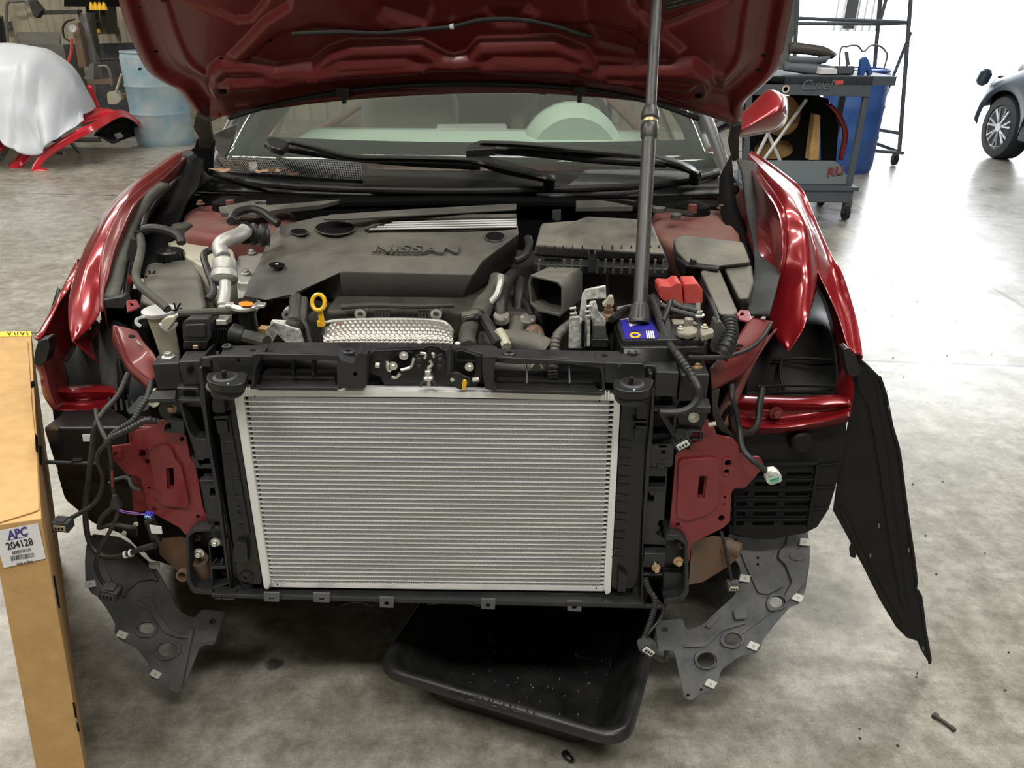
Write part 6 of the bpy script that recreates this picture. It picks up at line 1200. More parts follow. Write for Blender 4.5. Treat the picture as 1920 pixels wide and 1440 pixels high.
# bottom beam
bb_ = slab('lower_crossmember', [(430, 1112), (446, 1094), (498, 1092), (1136, 1106), (1196, 1112), (1208, 1128), (1204, 1132), (800, 1124)], P(800, 1114, Y=1.235).z, .010, 'frame', car, bev=.001)
yl = 1.222
plate('crossmember_lip', [(396, 1114), (800, 1124), (1240, 1136), (1240, 1142), (800, 1132), (396, 1120)], yl, .008, 'frame', bb_)
plate('crossmember_face', [(400, 1114), (800, 1124), (1204, 1132), (1204, 1138), (800, 1131), (400, 1121)], yl+.02, .03, 'black', bb_)
for x, y, w_, h_, hole in ((509, 1120, 15, 9, 0), (603, 1121, 16, 9, 0), (725, 1130, 14, 10, 1), (915, 1133, 14, 10, 1), (1077, 1137, 14, 10, 1)):
    hl_ = [ell(x, y+2, 4.5, 4.5, 12)] if hole else [rect(x-4, y+1, x+5, y+5)]
    plate('bumper_tab', [(x-w_, y-h_), (x+w_, y-h_+1), (x+w_-1, y+h_), (x-w_+1, y+h_-1)], yl-.006, .004, 'shield', bb_, holes=hl_, bev=.0008)
plate('end_bracket', [(400, 1114), (440, 1115), (440, 1126), (402, 1124)], yl, .02, 'frame', bb_, holes=[rect(404, 1116, 414, 1122), rect(418, 1116, 436, 1123)])
for x0, x1 in ((640, 700), (800, 900), (960, 1060), (1100, 1180)): wire('web_rib', [(x0, 1134-(0), yl+.03), ((x0+x1)/2, 1128, yl+.03), (x1, 1136, yl+.03)], .002, 'frame', bb_)
# fan shroud mass behind the core so that nothing shows through
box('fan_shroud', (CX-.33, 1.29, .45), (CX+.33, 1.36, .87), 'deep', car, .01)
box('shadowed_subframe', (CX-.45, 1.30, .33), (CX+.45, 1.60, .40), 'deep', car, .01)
# ---- red crash brackets
BL = PL((0, 1.268, .6), (0, -1, .08))
brk = [(304, 787), (312, 792), (308, 806), (348, 814), (357, 862), (365, 865), (380, 951), (394, 983), (391, 992), (366, 996), (348, 1004), (338, 990), (296, 967), (280, 957), (274, 942), (272, 926), (264, 897), (255, 891), (239, 891), (207, 856), (203, 846), (206, 838), (245, 833), (250, 822), (252, 808), (270, 806), (287, 800)]
plate('crash_bracket', rnd2(brk, .15, 4, 1), BL, .006, 'bracket', car, bev=.001, holes=[ell(218, 850, 4.5, 4.5, 12), ell(268, 849, 8, 7.5, 16), ell(276, 866, 5, 5, 12), ell(341, 823, 4, 4, 10), ell(280, 915, 3.5, 3, 8), ell(290, 954, 5.5, 5, 12), ell(371, 969, 4, 4, 10), rnd2([(316, 876), (326, 876), (328, 912), (318, 912)], .3, 2)],
    pads=[(rnd2([(282, 845), (290, 838), (312, 832), (326, 842), (330, 858), (342, 870), (356, 935), (352, 950), (306, 944), (296, 932), (288, 880)], .25, 8), .007, [rnd2([(314, 874), (328, 874), (330, 914), (316, 914)], .3, 2)]), (rnd2([(212, 842), (228, 840), (232, 856), (216, 860)], .4, 6), .004, [ell(219, 850, 5, 5, 12)]), (rnd2([(262, 840), (274, 838), (280, 850), (272, 860), (262, 856)], .4, 6), .003, [ell(268, 849, 8, 7.5, 16)])])
BR_ = PL((0, 1.268, .6), (0, -1, .08))
brk = [(1326, 785), (1340, 803), (1344, 816), (1374, 822), (1385, 834), (1386, 849), (1404, 857), (1424, 857), (1431, 866), (1428, 880), (1398, 915), (1377, 915), (1371, 925), (1369, 978), (1356, 990), (1301, 1017), (1296, 1028), (1291, 1057), (1286, 1050), (1282, 1008), (1255, 996), (1261, 926), (1267, 849), (1294, 831), (1316, 828), (1318, 812), (1313, 806)]
plate('crash_bracket', rnd2(brk, .15, 4, 1), BR_, .006, 'bracket', car, bev=.001, holes=[ell(1365, 868, 6.5, 6.5, 14), ell(1362, 884, 5, 5, 12), ell(1414, 870, 4, 4, 10), ell(1359, 933, 2.6, 2.6, 8), ell(1357, 945, 2, 2, 8), ell(1353, 972, 6, 6, 12), ell(1271, 984, 4, 4, 10), ell(1290, 839, 4, 4, 10), rnd2([(1311, 892), (1322, 892), (1318, 930), (1308, 929)], .2, 2)],
    pads=[(rnd2([(1272, 860), (1340, 856), (1348, 870), (1346, 940), (1330, 960), (1290, 974), (1268, 968)], .25, 10), .006, [rnd2([(1310, 890), (1324, 890), (1320, 932), (1306, 931)], .2, 2)]), (rnd2([(1354, 858), (1374, 858), (1376, 876), (1372, 892), (1354, 892)], .4, 6), .003, [ell(1365, 868, 7, 7, 14), ell(1362, 884, 5.6, 5.6, 12)])])
for sgn, x0 in ((-1, 240), (1, 1330)):
    hexa('frame_rail', PT((x0, 800, 1.30), (x0+75, 800, 1.30), (x0+70, 780, 1.7), (x0+20, 780, 1.7)), PT((x0+10, 960, 1.30), (x0+85, 960, 1.30), (x0+60, 900, 1.7), (x0+20, 900, 1.7)), 'undercoat', car) if sgn < 0 else hexa('frame_rail', PT((1268, 820, 1.30), (1345, 820, 1.30), (1340, 780, 1.7), (1280, 780, 1.7)), PT((1268, 985, 1.30), (1345, 985, 1.30), (1330, 900, 1.7), (1280, 900, 1.7)), 'undercoat', car)
hexa('subframe_arm', PT((1296, 1010, 1.30), (1340, 1004, 1.34), (1372, 1006, 1.40), (1386, 1020, 1.44), (1384, 1040, 1.44)), PT((1290, 1098, 1.30), (1320, 1092, 1.34), (1352, 1072, 1.40), (1368, 1060, 1.44), (1380, 1050, 1.44)), 'rust', car, .012)
lathe('subframe_bush', P(1372, 1028, Y=1.38), V((1, -.6, 0)), [(.012, -.02), (.018, -.018), (.018, .018), (.012, .02)], 'rust', car)
hexa('subframe_arm', PT((340, 1006, 1.32), (352, 1010, 1.28), (352, 1030, 1.28), (296, 1010, 1.40)), PT((345, 1084, 1.32), (354, 1080, 1.28), (354, 1070, 1.28), (300, 1040, 1.40)), 'rust', car, .006)
lathe('subframe_bush', P(345, 1076, Y=1.27), (0, -1, .2), [(.013, 0), (.013, .01), (.009, .01), (.009, 0)], 'rust', car)
# ---- black air resonator at the left
rs_ = hexa('air_resonator', PT((82, 800, 1.40), (112, 778, 1.46), (118, 768, 1.5), (215, 764, 1.48), (250, 790, 1.40), (240, 800, 1.36), (108, 800, 1.36)), PT((108, 882, 1.40), (124, 890, 1.46), (130, 895, 1.5), (215, 900, 1.48), (250, 900, 1.40), (240, 905, 1.36), (120, 900, 1.36)), 'black', car, .008)
hexa('resonator_lower', PT((106, 880, 1.40), (130, 870, 1.48), (250, 870, 1.46), (258, 895, 1.38), (120, 896, 1.36)), PT((122, 936, 1.40), (140, 944, 1.48), (250, 990, 1.46), (262, 1010, 1.36), (180, 985, 1.36)), 'black', rs_, .008)
plate('white_sticker', [(154, 815), (170, 815), (171, 828), (156, 828)], 1.354, .001, 'paper', rs_, bev=0)
wire('push_rod_clip', [(88, 866, 1.34), (120, 868, 1.335), (184, 869, 1.33)], .004, 'frame', rs_); plate('rod_clamp', [(133, 863), (152, 863), (152, 873), (133, 873)], 1.33, .012, 'black', rs_, bev=.002)
hexa('pale_duct_elbow', PT((236, 770, 1.42), (262, 742, 1.42), (282, 736, 1.40), (276, 760, 1.38)), PT((242, 778, 1.40), (262, 768, 1.40), (280, 766, 1.38), (276, 770, 1.37)), 'felt', car, .006)
plate('white_lamp_tube', [(274, 752), (276, 740), (284, 733), (290, 734), (282, 742), (279, 752), (284, 758), (296, 762), (288, 766), (278, 760)], 1.30, .015, 'milky', car, bev=.004)
for k in range(5): wire('duct_rib', [(205+k*11, 745+k*2, 1.46), (207+k*11, 770, 1.44)], .003, 'liner', car, sm=False)
# ---- splash shields hanging under the corners
SL = PL(P(330, 1296, Z=.10), (-.05, -.72, .69)); SR = PL(P(1290, 1310, Z=.09), (.05, -.72, .69))
def clip(x, y, Q, par, s=9, rot=.5):
    pts = [(x+s*a*math.cos(rot)-s*b*math.sin(rot), y+(s*a*math.sin(rot)+s*b*math.cos(rot))*.85) for a, b in ((-1, -.8), (1, -.8), (1, .8), (-1, .8))]
    o = plate('white_clip', pts, (Q[0]+Q[1]*.009, Q[1]), .007, 'white', par, bev=.001)
    lathe('clip_boss', P(x, y, Q=(Q[0]+Q[1]*.009, Q[1])), Q[1], [(.003, 0), (.003, .0015), (.0015, .0015)], 'milky', o, 12)
slp = [(172, 1001), (162, 1020), (159, 1050), (160, 1090), (170, 1112), (182, 1118), (199, 1140), (216, 1170), (214, 1189), (229, 1204), (255, 1215), (279, 1245), (277, 1264), (292, 1279), (319, 1294), (332, 1299), (341, 1291), (356, 1260), (375, 1211), (403, 1208), (424, 1147), (378, 1142), (364, 1159), (340, 1149), (328, 1134), (326, 1126), (307, 1091), (292, 1065), (262, 1039), (246, 1020), (222, 1006)]
sl = plate('splash_shield', rnd2(slp, .18, 4, 1), SL, .004, 'shield', car, bev=.0012, holes=[ell(275, 1178, 15, 10, 20), ell(315, 1219, 19, 13, 22), ell(400, 1165, 6, 5, 12)],
    pads=[(rnd2([(196, 1026), (214, 1012), (240, 1024), (262, 1044), (286, 1066), (300, 1090), (286, 1086), (262, 1090), (240, 1110), (236, 1120), (210, 1080), (204, 1060)], .2, 8), .010), (rnd2([(252, 1178), (262, 1164), (284, 1162), (298, 1172), (296, 1184), (288, 1194), (262, 1196)], .35, 8), .006, [ell(275, 1178, 17, 12, 20)]),
          (rnd2([(290, 1220), (300, 1204), (326, 1200), (342, 1210), (340, 1224), (326, 1236), (300, 1238)], .35, 8), .006, [ell(315, 1219, 21, 15, 22)]), (rnd2([(262, 1124), (286, 1122), (300, 1150), (320, 1180), (342, 1190), (362, 1192), (362, 1197), (338, 1196), (312, 1188), (290, 1158), (280, 1138)], .2, 4), .006), (ell(273, 1132, 13, 9, 18), .003), ([(364, 1160), (376, 1146), (422, 1150), (404, 1204), (378, 1206), (390, 1180), (362, 1176)], .003, [ell(400, 1165, 6.4, 5.4, 12)]), ([(360, 1180), (366, 1180), (344, 1285), (340, 1285)], .010)])
for x, y, r_ in ((168, 1095, -.15), (228, 1190, .45), (291, 1264, .55), (288, 1060, .1)): clip(x, y, SL, sl, 9.5, r_)
srp = [(1366, 1000), (1400, 1010), (1450, 1010), (1482, 999), (1498, 997), (1513, 993), (1519, 1017), (1518, 1060), (1510, 1108), (1500, 1132), (1482, 1138), (1458, 1165), (1431, 1199), (1426, 1214), (1419, 1226), (1403, 1226), (1385, 1232), (1352, 1256), (1346, 1286), (1334, 1295), (1310, 1301), (1298, 1313), (1284, 1310), (1277, 1280), (1266, 1229), (1262, 1222), (1234, 1223), (1228, 1165), (1280, 1160), (1287, 1182), (1319, 1171), (1340, 1150), (1360, 1132), (1376, 1118), (1391, 1090), (1386, 1060), (1374, 1044), (1362, 1020)]
sr = plate('splash_shield', rnd2(srp, .18, 4, 1), SR, .004, 'shield', car, bev=.0012, holes=[ell(1455, 1129, 13, 10, 20), ell(1372, 1199, 15, 11, 20), ell(1324, 1238, 17, 13, 22), ell(1246, 1181, 6, 5, 12)],
    pads=[(rnd2([(1376, 1006), (1430, 1012), (1460, 1008), (1456, 1030), (1440, 1044), (1448, 1070), (1470, 1098), (1440, 1114), (1420, 1112), (1410, 1090), (1396, 1060)], .2, 8), .008), (rnd2([(1474, 1004), (1490, 1030), (1500, 1060), (1508, 1090), (1490, 1110), (1470, 1130), (1466, 1120), (1482, 1092), (1470, 1060), (1456, 1046), (1458, 1034), (1470, 1022)], .2, 6), .014), (ell(1489, 1043, 14, 9, 18), .018),
          (rnd2([(1434, 1132), (1440, 1116), (1456, 1112), (1474, 1120), (1474, 1134), (1460, 1144), (1440, 1146)], .35, 6), .010, [ell(1455, 1129, 15, 11.5, 20)]), (rnd2([(1348, 1200), (1354, 1186), (1374, 1182), (1394, 1192), (1392, 1206), (1376, 1216), (1354, 1212)], .35, 6), .008, [ell(1372, 1199, 17, 13, 20)]), (rnd2([(1300, 1236), (1304, 1222), (1326, 1218), (1348, 1232), (1344, 1248), (1324, 1256), (1306, 1250)], .35, 6), .008, [ell(1324, 1238, 19, 15, 20)]),
          (rnd2([(1372, 1146), (1380, 1140), (1396, 1144), (1398, 1160), (1376, 1162)], .3, 4), .012), (rnd2([(1282, 1206), (1320, 1204), (1350, 1176), (1380, 1168), (1398, 1164), (1398, 1169), (1354, 1182), (1322, 1212), (1282, 1214)], .2, 4), .006), (rnd2([(1384, 1186), (1440, 1148), (1442, 1151), (1388, 1191)], .2, 2), .004), ([(1230, 1200), (1262, 1202), (1264, 1221), (1234, 1222)], .004), (rnd2([(1320, 1174), (1342, 1152), (1350, 1156), (1330, 1178)], .2, 3), .006)])
for x, y, r_ in ((1510, 1016, .1), (1496, 1120, .45), (1413, 1211, .45), (1333, 1282, .5), (1397, 1084, .15)): clip(x, y, SR, sr, 10, r_)
for x, y in ((1421, 1046), (1421, 1058), (1315, 1293), (1290, 1303)): plate('pin_hole', ell(x, y, 3, 2.5, 8), (SR[0]+SR[1]*.0088, SR[1]), .001, 'deep', sr)
# ---- loose wiring, left
wr = lambda nm, pts, r, m='rubber', **k: wire(nm, pts, r*.85, m, car, **k)
wr('harness', [(240, 700, 1.36), (222, 740, 1.32), (196, 770, 1.28), (178, 800, 1.25), (172, 850, 1.24), (166, 900, 1.235), (160, 960, 1.23), (166, 1010, 1.22), (184, 1038, 1.21), (210, 1045, 1.20), (240, 1038, 1.195), (262, 1030, 1.19)], .0062)
wr('harness', [(284, 715, 1.30), (276, 745, 1.27), (262, 768, 1.25), (248, 790, 1.235), (220, 808, 1.23), (204, 822, 1.225), (200, 832, 1.22)], .0072, corr=.005)
wr('harness', [(296, 790, 1.235), (276, 788, 1.225), (258, 796, 1.22), (240, 806, 1.215), (215, 818, 1.215), (200, 828, 1.215)], .0072, corr=.005)
wr('harness', [(180, 768, 1.30), (184, 790, 1.25), (196, 818, 1.22), (204, 830, 1.215)], .005)
wr('harness', [(208, 826, 1.21), (190, 842, 1.21), (182, 860, 1.21), (192, 890, 1.21), (190, 920, 1.21), (176, 945, 1.205), (150, 962, 1.20), (132, 972, 1.195)], .005)
wr('harness', [(204, 832, 1.21), (208, 860, 1.21), (210, 900, 1.21), (214, 930, 1.205)], .0045)
wr('red_wire', [(210, 884, 1.20), (211, 912, 1.20)], .0025, 'bracket')
lathe('harness_boot', P(217, 940, Y=1.20), (0.05, 0, 1), [(.011, -.012), (.009, .0), (.004, .014)], 'frame', car)
wr('harness', [(214, 950, 1.20), (196, 965, 1.20), (188, 978, 1.20), (186, 990, 1.20)], .006); wr('harness', [(222, 950, 1.20), (218, 972, 1.195), (204, 1000, 1.19), (190, 1022, 1.185), (182, 1045, 1.18), (180, 1065, 1.18), (190, 1088, 1.175), (202, 1102, 1.17)], .0045)
wr('harness', [(186, 990, 1.20), (214, 984, 1.195), (240, 988, 1.195), (254, 988, 1.20)], .005)
for d in (0, 3): wr('purple_wire', [(218, 952+d, 1.195), (232, 958+d, 1.19), (254, 961+d, 1.19), (272, 964+d*.5, 1.19)], .0010, 'purple')
wr('fog_lamp_lead', [(280, 975, 1.19), (286, 990, 1.19), (294, 1012, 1.20)], .012, 'black', n=10); conn(280, 966, 1.18, .010, 'blue', 'cyan', car, .2); plate('white_tag', [(280, 985), (302, 988), (304, 1001), (284, 1000)], 1.175, .002, 'paper', car, bev=0)
wr('cable_end', [(262, 1030, 1.19), (276, 1026, 1.188), (292, 1022, 1.185)], .0075, 'frame'); 
for x in (236, 246): lathe('white_band', P(x, 1040-(x-236)*.3, Y=1.194), (1, 0, .25), [(.0074, -.002), (.0074, .002)], 'white', car, 14)
conn(118, 983, 1.185, .020, 'felt', 'milky', car, .1); conn(208, 1110, 1.165, .022, 'frame', 'felt', car, .3)
wr('vent_tube', [(206, 905, 1.30), (220, 898, 1.29), (240, 896, 1.28), (248, 912, 1.27), (262, 920, 1.27)], .0045, 'felt')
for x, y in ((233, 1000), (255, 983)): lathe('push_pin', P(x, y, Y=1.22), (0, -1, .4), [(.005, 0), (.004, .003)], 'milky', car, 12)
# right
wr('side_harness', [(1372, 722, 1.34), (1373, 745, 1.32), (1380, 770, 1.31), (1386, 800, 1.30), (1392, 840, 1.27), (1410, 862, 1.25), (1436, 882, 1.24), (1446, 890, 1.235)], .0065)
wr('side_harness', [(1376, 765, 1.32), (1372, 785, 1.33), (1380, 804, 1.36), (1404, 812, 1.40), (1420, 795, 1.44), (1424, 760, 1.47), (1430, 728, 1.50)], .0085)
wr('side_harness', [(1372, 760, 1.32), (1360, 776, 1.34), (1350, 800, 1.36)], .006)
wr('fender_cable', [(1446, 606, 1.45), (1430, 632, 1.42), (1408, 652, 1.38), (1380, 664, 1.34), (1350, 670, 1.31), (1290, 670, 1.29)], .0055)
cn2 = plate('white_connector', rnd2([(1437, 898), (1442, 886), (1456, 884), (1466, 892), (1466, 904), (1446, 911), (1438, 906)], .2, 3), 1.225, .02, 'white', car, bev=.002); plate('green_seal', [(1442, 899), (1460, 894), (1462, 902), (1446, 908)], 1.2235, .002, 'green', cn2, bev=0)
for k in range(4): plate('pin_hole', ell(1446+k*4.5, 901-k*1.2, 1.1, 1.4, 6), 1.2212, .001, 'deep', cn2)
plate('latch_tab', [(1440, 884), (1448, 882), (1449, 892), (1442, 893)], 1.22, .004, 'white', cn2)
wr('silver_stub', [(1328, 797, 1.26), (1342, 794, 1.26)], .005, 'steel', sm=False)
plate('dark_gusset', [(1334, 736), (1350, 730), (1346, 760), (1356, 792), (1376, 820), (1350, 808), (1336, 780)], 1.31, .006, 'block', car)
wr('temp_sensor_lead', [(1352, 996, 1.27), (1358, 1020, 1.26), (1364, 1050, 1.25), (1370, 1078, 1.24), (1372, 1090, 1.235)], .0042); conn(1374, 1098, 1.23, .016, 'felt', 'milky', car, 0)
wr('lower_loom', [(1209, 1084, 1.21), (1217, 1106, 1.20), (1228, 1124, 1.19), (1224, 1150, 1.18), (1212, 1185, 1.165), (1205, 1200, 1.16)], .0075, corr=.005, n=12)
wr('lower_lead', [(1230, 1122, 1.19), (1243, 1140, 1.185), (1238, 1160, 1.175), (1218, 1185, 1.16), (1207, 1202, 1.155)], .0032); conn(1214, 1212, 1.15, .022, 'felt', 'white', car, .7)
wr('lower_loom', [(1222, 1222, 1.16), (1238, 1236, 1.17), (1250, 1234, 1.18), (1250, 1220, 1.19)], .007)
# ================================================================ separate things
# support pole
p0 = P(1198, 606, Z=Zb+.0115); p1 = P(1240, -170, Q=(HQ[0]+HN*.02, HN)); ax = (p1-p0).normalized()
pole = thing('support_pole', 'telescoping black pole standing on the battery and propping the hood open', 'pole', p0)
def along(y): return min((p0.lerp(p1, k/2000) for k in range(2001)), key=lambda q: abs((720-FPX*(q-CAM).dot(UP)/(q-CAM).dot(FW))-y))
lathe('rubber_foot', p0, ax, [(.020, 0), (.0205, .006), (.0195, .008), (.016, .036), (.0155, .038)], 'rod', pole, 24)
bm = bmesh.new()
for k in range(16):
    a = 2*math.pi*k/16; u = ax.orthogonal().normalized(); v_ = ax.cross(u); d = u*math.cos(a)+v_*math.sin(a); add_tube(bm, [p0+d*.0195+ax*.008, p0+d*.0165+ax*.034], .0012, 5)
mk('foot_ribs', bm, 'rod', pole)
tube('lower_tube', [p0+ax*.03, along(262)], .0140, 'rod', pole, n=24, sm=False)
tube('upper_tube', [along(262), p1], .0112, 'rod', pole, n=24, sm=False)
c = along(262); lathe('lock_collar', c, ax, [(.0140, 0), (.0168, .006), (.0178, .02), (.0178, .03), (.0150, .034), (.0150, .042), (.018, .046), (.018, .058), (.0140, .070), (.0112, .072)], 'rod', pole, 28)
lathe('brass_ring', c+ax*.038, ax, [(.0158, -.003), (.0158, .003)], 'gold', pole, 24)
# drip tray
TZ = .165
A, B_ = P(700, 1254, Z=TZ), P(1178, 1398, Z=TZ); ux = (B_-A).normalized(); uy = V((-ux.y, ux.x, 0)); W_ = (B_-A).length; Ln = .80
def rr(inset, z, r):
    out = []
    x0, x1, y0, y1 = inset, W_-inset, inset, Ln-inset
    for cx_, cy_, a0 in ((x1-r, y1-r, 0), (x0+r, y1-r, 90), (x0+r, y0+r, 180), (x1-r, y0+r, 270)):
        for k in range(7):
            a = math.radians(a0+15*k); out.append(A+ux*(cx_+r*math.cos(a))+uy*(cy_+r*math.sin(a))+V((0, 0, z*TZ/.2-TZ)))
    return out
bm = bmesh.new(); prof = [(.105, .0, .05), (.095, .006, .05), (.04, .165, .05), (.004, .172, .06), (-.002, .182, .06), (.001, .198, .06), (.009, .208, .055), (.020, .206, .05), (.027, .194, .045), (.098, .03, .035), (.11, .016, .03)]
L_ = [[bm.verts.new(p) for p in rr(*q)] for q in prof]
for a, b in zip(L_, L_[1:]):
    n = len(a)
    for k in range(n): bm.faces.new((a[k], a[(k+1) % n], b[(k+1) % n], b[k]))
bm.faces.new(L_[0][::-1]); bm.faces.new(L_[-1]); bmesh.ops.recalc_face_normals(bm, faces=bm.faces)
tray = mk('drip_tray', bm, 'tub', None, ang=60); tag(tray, 'black plastic drain tub on the floor under the radiator', 'tub')
for k, (x, y) in enumerate(((867, 1304), (888, 1309), (909, 1314), (929, 1319), (949, 1324), (971, 1329), (994, 1335))):
    c = P(x, y, Z=TZ*1.045); bm = bmesh.new(); w2, h2 = .0075, .007
    q = [c+ux*w2+uy*h2, c-ux*w2+uy*h2, c-ux*w2-uy*h2, c+ux*w2-uy*h2]; q = [q[0], q[1], q[2], q[3]]
    add_tube(bm, q[:4] if k % 2 else [q[1], q[2], q[3], q[0]], .0012, 5); mk('raised_letter_mark', bm, 'tub', tray)
rnd = random.Random(3); bm = bmesh.new()
for k in range(90):
    s, t = rnd.uniform(.14, .9), rnd.uniform(.12, .45)
    addbox(bm, A+ux*(W_*s)+uy*(Ln*t)+V((0, 0, .0155-TZ)), *(rnd.uniform(.0014, .003) for _ in range(3)))
o = mk('grit', bm, 'alu', None); o['kind'] = 'stuff'; tag(o, 'pale grit specks scattered on the bottom of the black tub', 'grit')
# radiator carton
FR, FL_, BRt = P(78, 972, Z=.70), P(-18, 986, Z=.70), P(58, 620, Z=.70); BLt = FL_+BRt-FR; dn = P(180, 1558, Z=0)-FR; dl = P(92, 1572, Z=0)-FL_
ct = hexa('cardboard_carton', [FR, FL_, BLt, BRt], [FR+dn, FL_+dl, BLt+dl, BRt+dn+V((-.03, 0, 0))], 'card', None, .002)
carton = thing('radiator_carton', 'tall brown cardboard carton with white parts label standing at the left edge', 'box', FR+dn)
ct.name = 'carton_body'; ct.parent = carton; ct.location = ct.location-ORG['radiator_carton']; ORG['carton_body'] = ORG.get('cardboard_carton', V())
FQ = plane3(FR, FL_, FR+dn); TQc = ZP(.7012)
lb = plate('paper_label', [(-12, 997), (71, 981), (86, 1047), (7, 1065)], (FQ[0]+FQ[1]*.0012, FQ[1]), .0006, 'paper', carton, bev=0)
LQ = (FQ[0]+FQ[1]*.0018, FQ[1])
def lab(nm, s, a, b, hpx, m, sx=1, sh=0, bold=0):
    pa, pb = P(*a, Q=LQ), P(*b, Q=LQ); u = pb-pa; v_ = LQ[1].cross(u)
    o = text(nm, s, pa, u, v_, hpx/FPX*1.38, .0003, m, lb, 1, sh, bold)
    w_ = max(o.dimensions.x, 1e-4)
    bpy.data.objects.remove(o); cu = u.length
    tmp = bpy.data.curves.new('t', 'FONT'); tmp.body = s; tmp.size = hpx/FPX*1.38; to = bpy.data.objects.new('t', tmp); me = bpy.data.meshes.new_from_object(to)
    wd = max(q.co.x for q in me.vertices); bpy.data.objects.remove(to); bpy.data.meshes.remove(me)
    return text(nm, s, pa, u, v_, hpx/FPX*1.38, .0003, m, lb, cu/wd, sh, bold)
lab('label_logo', 'APC', (16, 1012), (52, 1003), 24, 'navy', sh=.25, bold=.0006)
lab('label_number', '204128', (14, 1031), (63, 1021), 20, 'ink', bold=.0003)
lab('label_print', 'Made in China', (32, 1060), (62, 1054), 7, 'ink')
rnd = random.Random(5)
for (x0, y0, n, st, hh) in ((22, 1034, 18, 2.05, 6), (20, 1043, 12, 1.7, 9), (41, 1040, 12, 1.9, 9)):
    bm = bmesh.new()
    for k in range(n):
        x = x0+k*st; y = y0-k*st*.19; w2 = rnd.choice((.5, .8, 1.1)); add_poly(bm, [[P(a, b, Q=LQ) for a, b in ((x, y), (x+w2, y-.1), (x+w2+1, y+hh), (x+1, y+hh+.1))]], LQ[1], .0003)
    mk('barcode', bm, 'ink', lb, smooth=False)
for a, b in (((14, 1013), (52, 1005)),): plate('logo_rule', [a, b, (b[0], b[1]+.8), (a[0], a[1]+.8)], LQ, .0003, 'navy', lb, bev=0)
plate('yellow_tape', [(-90, 623), (58, 621), (59, 630), (-90, 633)], (V((0, 0, .7015)), V((0, 0, 1))), .001, 'tape', carton, bev=0)
mkp = P(18, 629, Z=.7028); text('pen_marks', 'NOTCH', mkp, P(55, 628, Z=.7028)-mkp, (0, 1, .0), .035, .0003, 'ink', carton, sx=.5) if 0 else None
for k, (x, dx) in enumerate(((14, 3), (20, -3), (26, 3), (33, 0), (38, 4), (45, -3), (50, 2))): wire_ = tube('pen_mark', [P(x, 622.5, Z=.7032), P(x+dx, 627.5, Z=.7032)], .0012, 'ink', carton, sm=False, n=5)
plate('top_flap', [(-18, 984), (-90, 700), (-90, 640), (52, 640), (60, 760), (70, 860), (73, 955), (60, 960)], (V((0, 0, .7035)), V((0, 0, 1))), .003, 'card', carton, bev=.001)
SQ = plane3(FR, BRt, FR+dn)
for pts in (((73, 835), (78, 836), (79, 872), (75, 870)), ((66, 812), (71, 820), (72, 848), (68, 846)), ((58, 716), (64, 714), (66, 724), (60, 728))): plate('tuck_gap', pts, (SQ[0]+SQ[1]*.001, SQ[1]), .001, 'deep', carton, bev=0)
for x0, y0, h_ in ((99, 1080, 60), (136, 1318, 28), (143, 1356, 16)): plate('tuck_tab', [(x0, y0), (x0+4, y0), (x0+4+h_*.17, y0+h_), (x0+h_*.17, y0+h_)], (FQ[0]+FQ[1]*.001, FQ[1]), .001, 'deep', carton, bev=0)
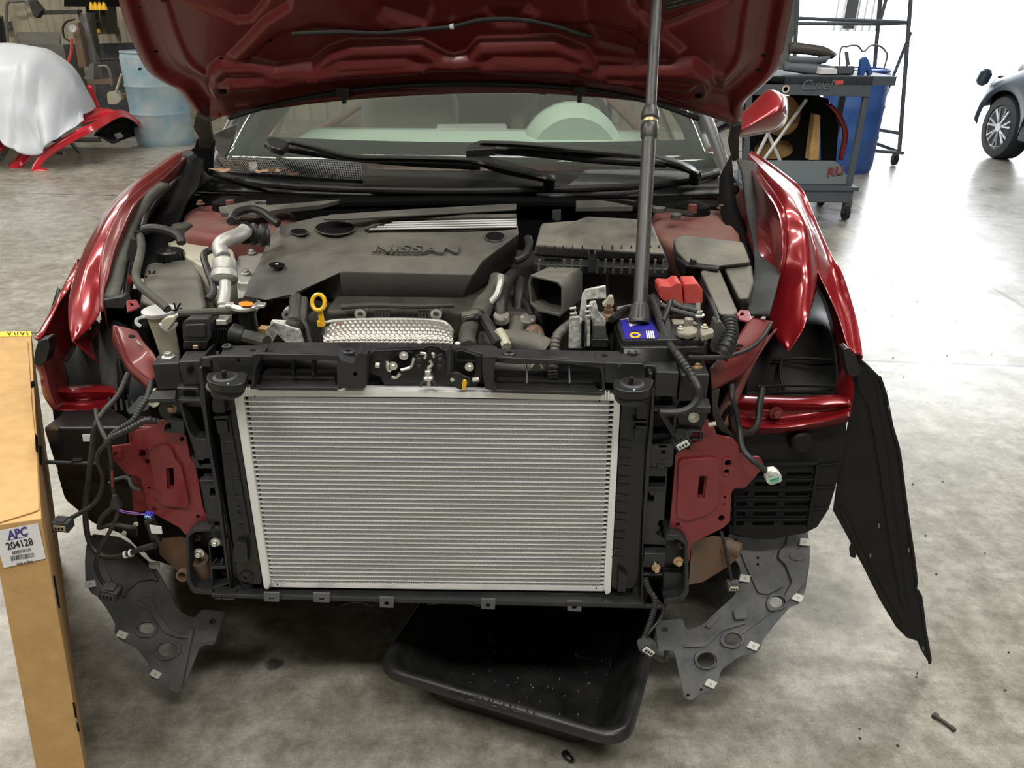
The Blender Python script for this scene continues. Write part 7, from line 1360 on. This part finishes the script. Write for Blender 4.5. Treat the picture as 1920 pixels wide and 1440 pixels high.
# leaves on the cowl
def leafm(name, px, py, z, s, rot, m, label, seed):
    r_ = random.Random(seed); bm = bmesh.new(); c = P(px, py, Z=z); n = 12; cv = bm.verts.new(c+V((0, 0, .006))); rg = []
    for k in range(n):
        a = 2*math.pi*k/n; rr_ = s*(1 if k % 2 else .72)*r_.uniform(.8, 1.15); rg.append(bm.verts.new(c+V((math.cos(a+rot)*rr_*1.3, math.sin(a+rot)*rr_*.8, r_.uniform(-.003, .012)))))
    for k in range(n): bm.faces.new((cv, rg[k], rg[(k+1) % n]))
    o = mk(name, bm, m, None, ang=80); sd = o.modifiers.new('subdivision', 'SUBSURF'); sd.levels = 2; sd.render_levels = 2
    s2 = o.modifiers.new('thickness', 'SOLIDIFY'); s2.thickness = .0008
    tag(o, label, 'leaf'); return o
leafm('dry_leaf', 411, 320, 1.07, .030, .3, 'leaf', 'large pale tan dry leaf at the left corner of the cowl', 2)
lf = [(490, 324, .018, 'small brown dry leaf on the cowl grille, nearest the grey cover'), (508, 320, .016, 'curled brown leaf fragment in the middle of the grille leaves'), (528, 322, .020, 'brown crumpled leaf on the grille beside the last fragment'), (550, 328, .015, 'small brown leaf fragment at the right end of the grille leaves')]
for k, (x, y, s, lbl) in enumerate(lf): leafm('dry_leaf', x, y, 1.078, s, k, 'leafd' if k % 2 else 'leaf', lbl, 20+k)['group'] = 'dry leaves on the cowl grille'
bm = bmesh.new(); rnd = random.Random(9)
for k in range(60):
    a = P(rnd.uniform(410, 480), rnd.uniform(296, 322), Z=1.066); add_tube(bm, [a, a+V((rnd.uniform(-.03, .03), rnd.uniform(-.01, .01), rnd.uniform(0, .014)))], .0007, 4)
o = mk('pine_needles', bm, 'leafd', None); o['kind'] = 'stuff'; tag(o, 'dry pine needles and twigs on the left end of the cowl grille', 'twigs')
# debris on the floor
def debris(px, py, pts, r, m, label, cat, name):
    c = P(px, py, Z=r*.8); bm = bmesh.new(); add_tube(bm, catmull([c+V(q) for q in pts], 3), r, 7)
    addbox(bm, c+V(pts[0])+V((.002, 0, .0)), .014, .010, .010, Matrix.Rotation(.5, 3, 'Z')); addbox(bm, c+V(pts[-1]), .010, .014, .008, Matrix.Rotation(.3, 3, 'Z'))
    o = mk(name, bm, m, None, .001); tag(o, label, cat); return o
debris(1768, 1355, [(-.012, .018, .002), (-.002, .004, .003), (.006, -.006, .002), (.014, -.016, 0)], .005, 'block', 'small dark broken clip lying on the bare floor at the right', 'clip', 'broken_clip')
debris(1063, 1422, [(-.006, .010, .003), (0, 0, .004), (.008, -.004, .002)], .007, 'black', 'small black push clip on the floor in front of the tub', 'clip', 'push_clip')
debris(1645, 655, [(-.004, .0, .0), (.004, .002, 0)], .004, 'black', 'tiny black crumb on floor beside the fender corner', 'debris', 'crumb') if 0 else None
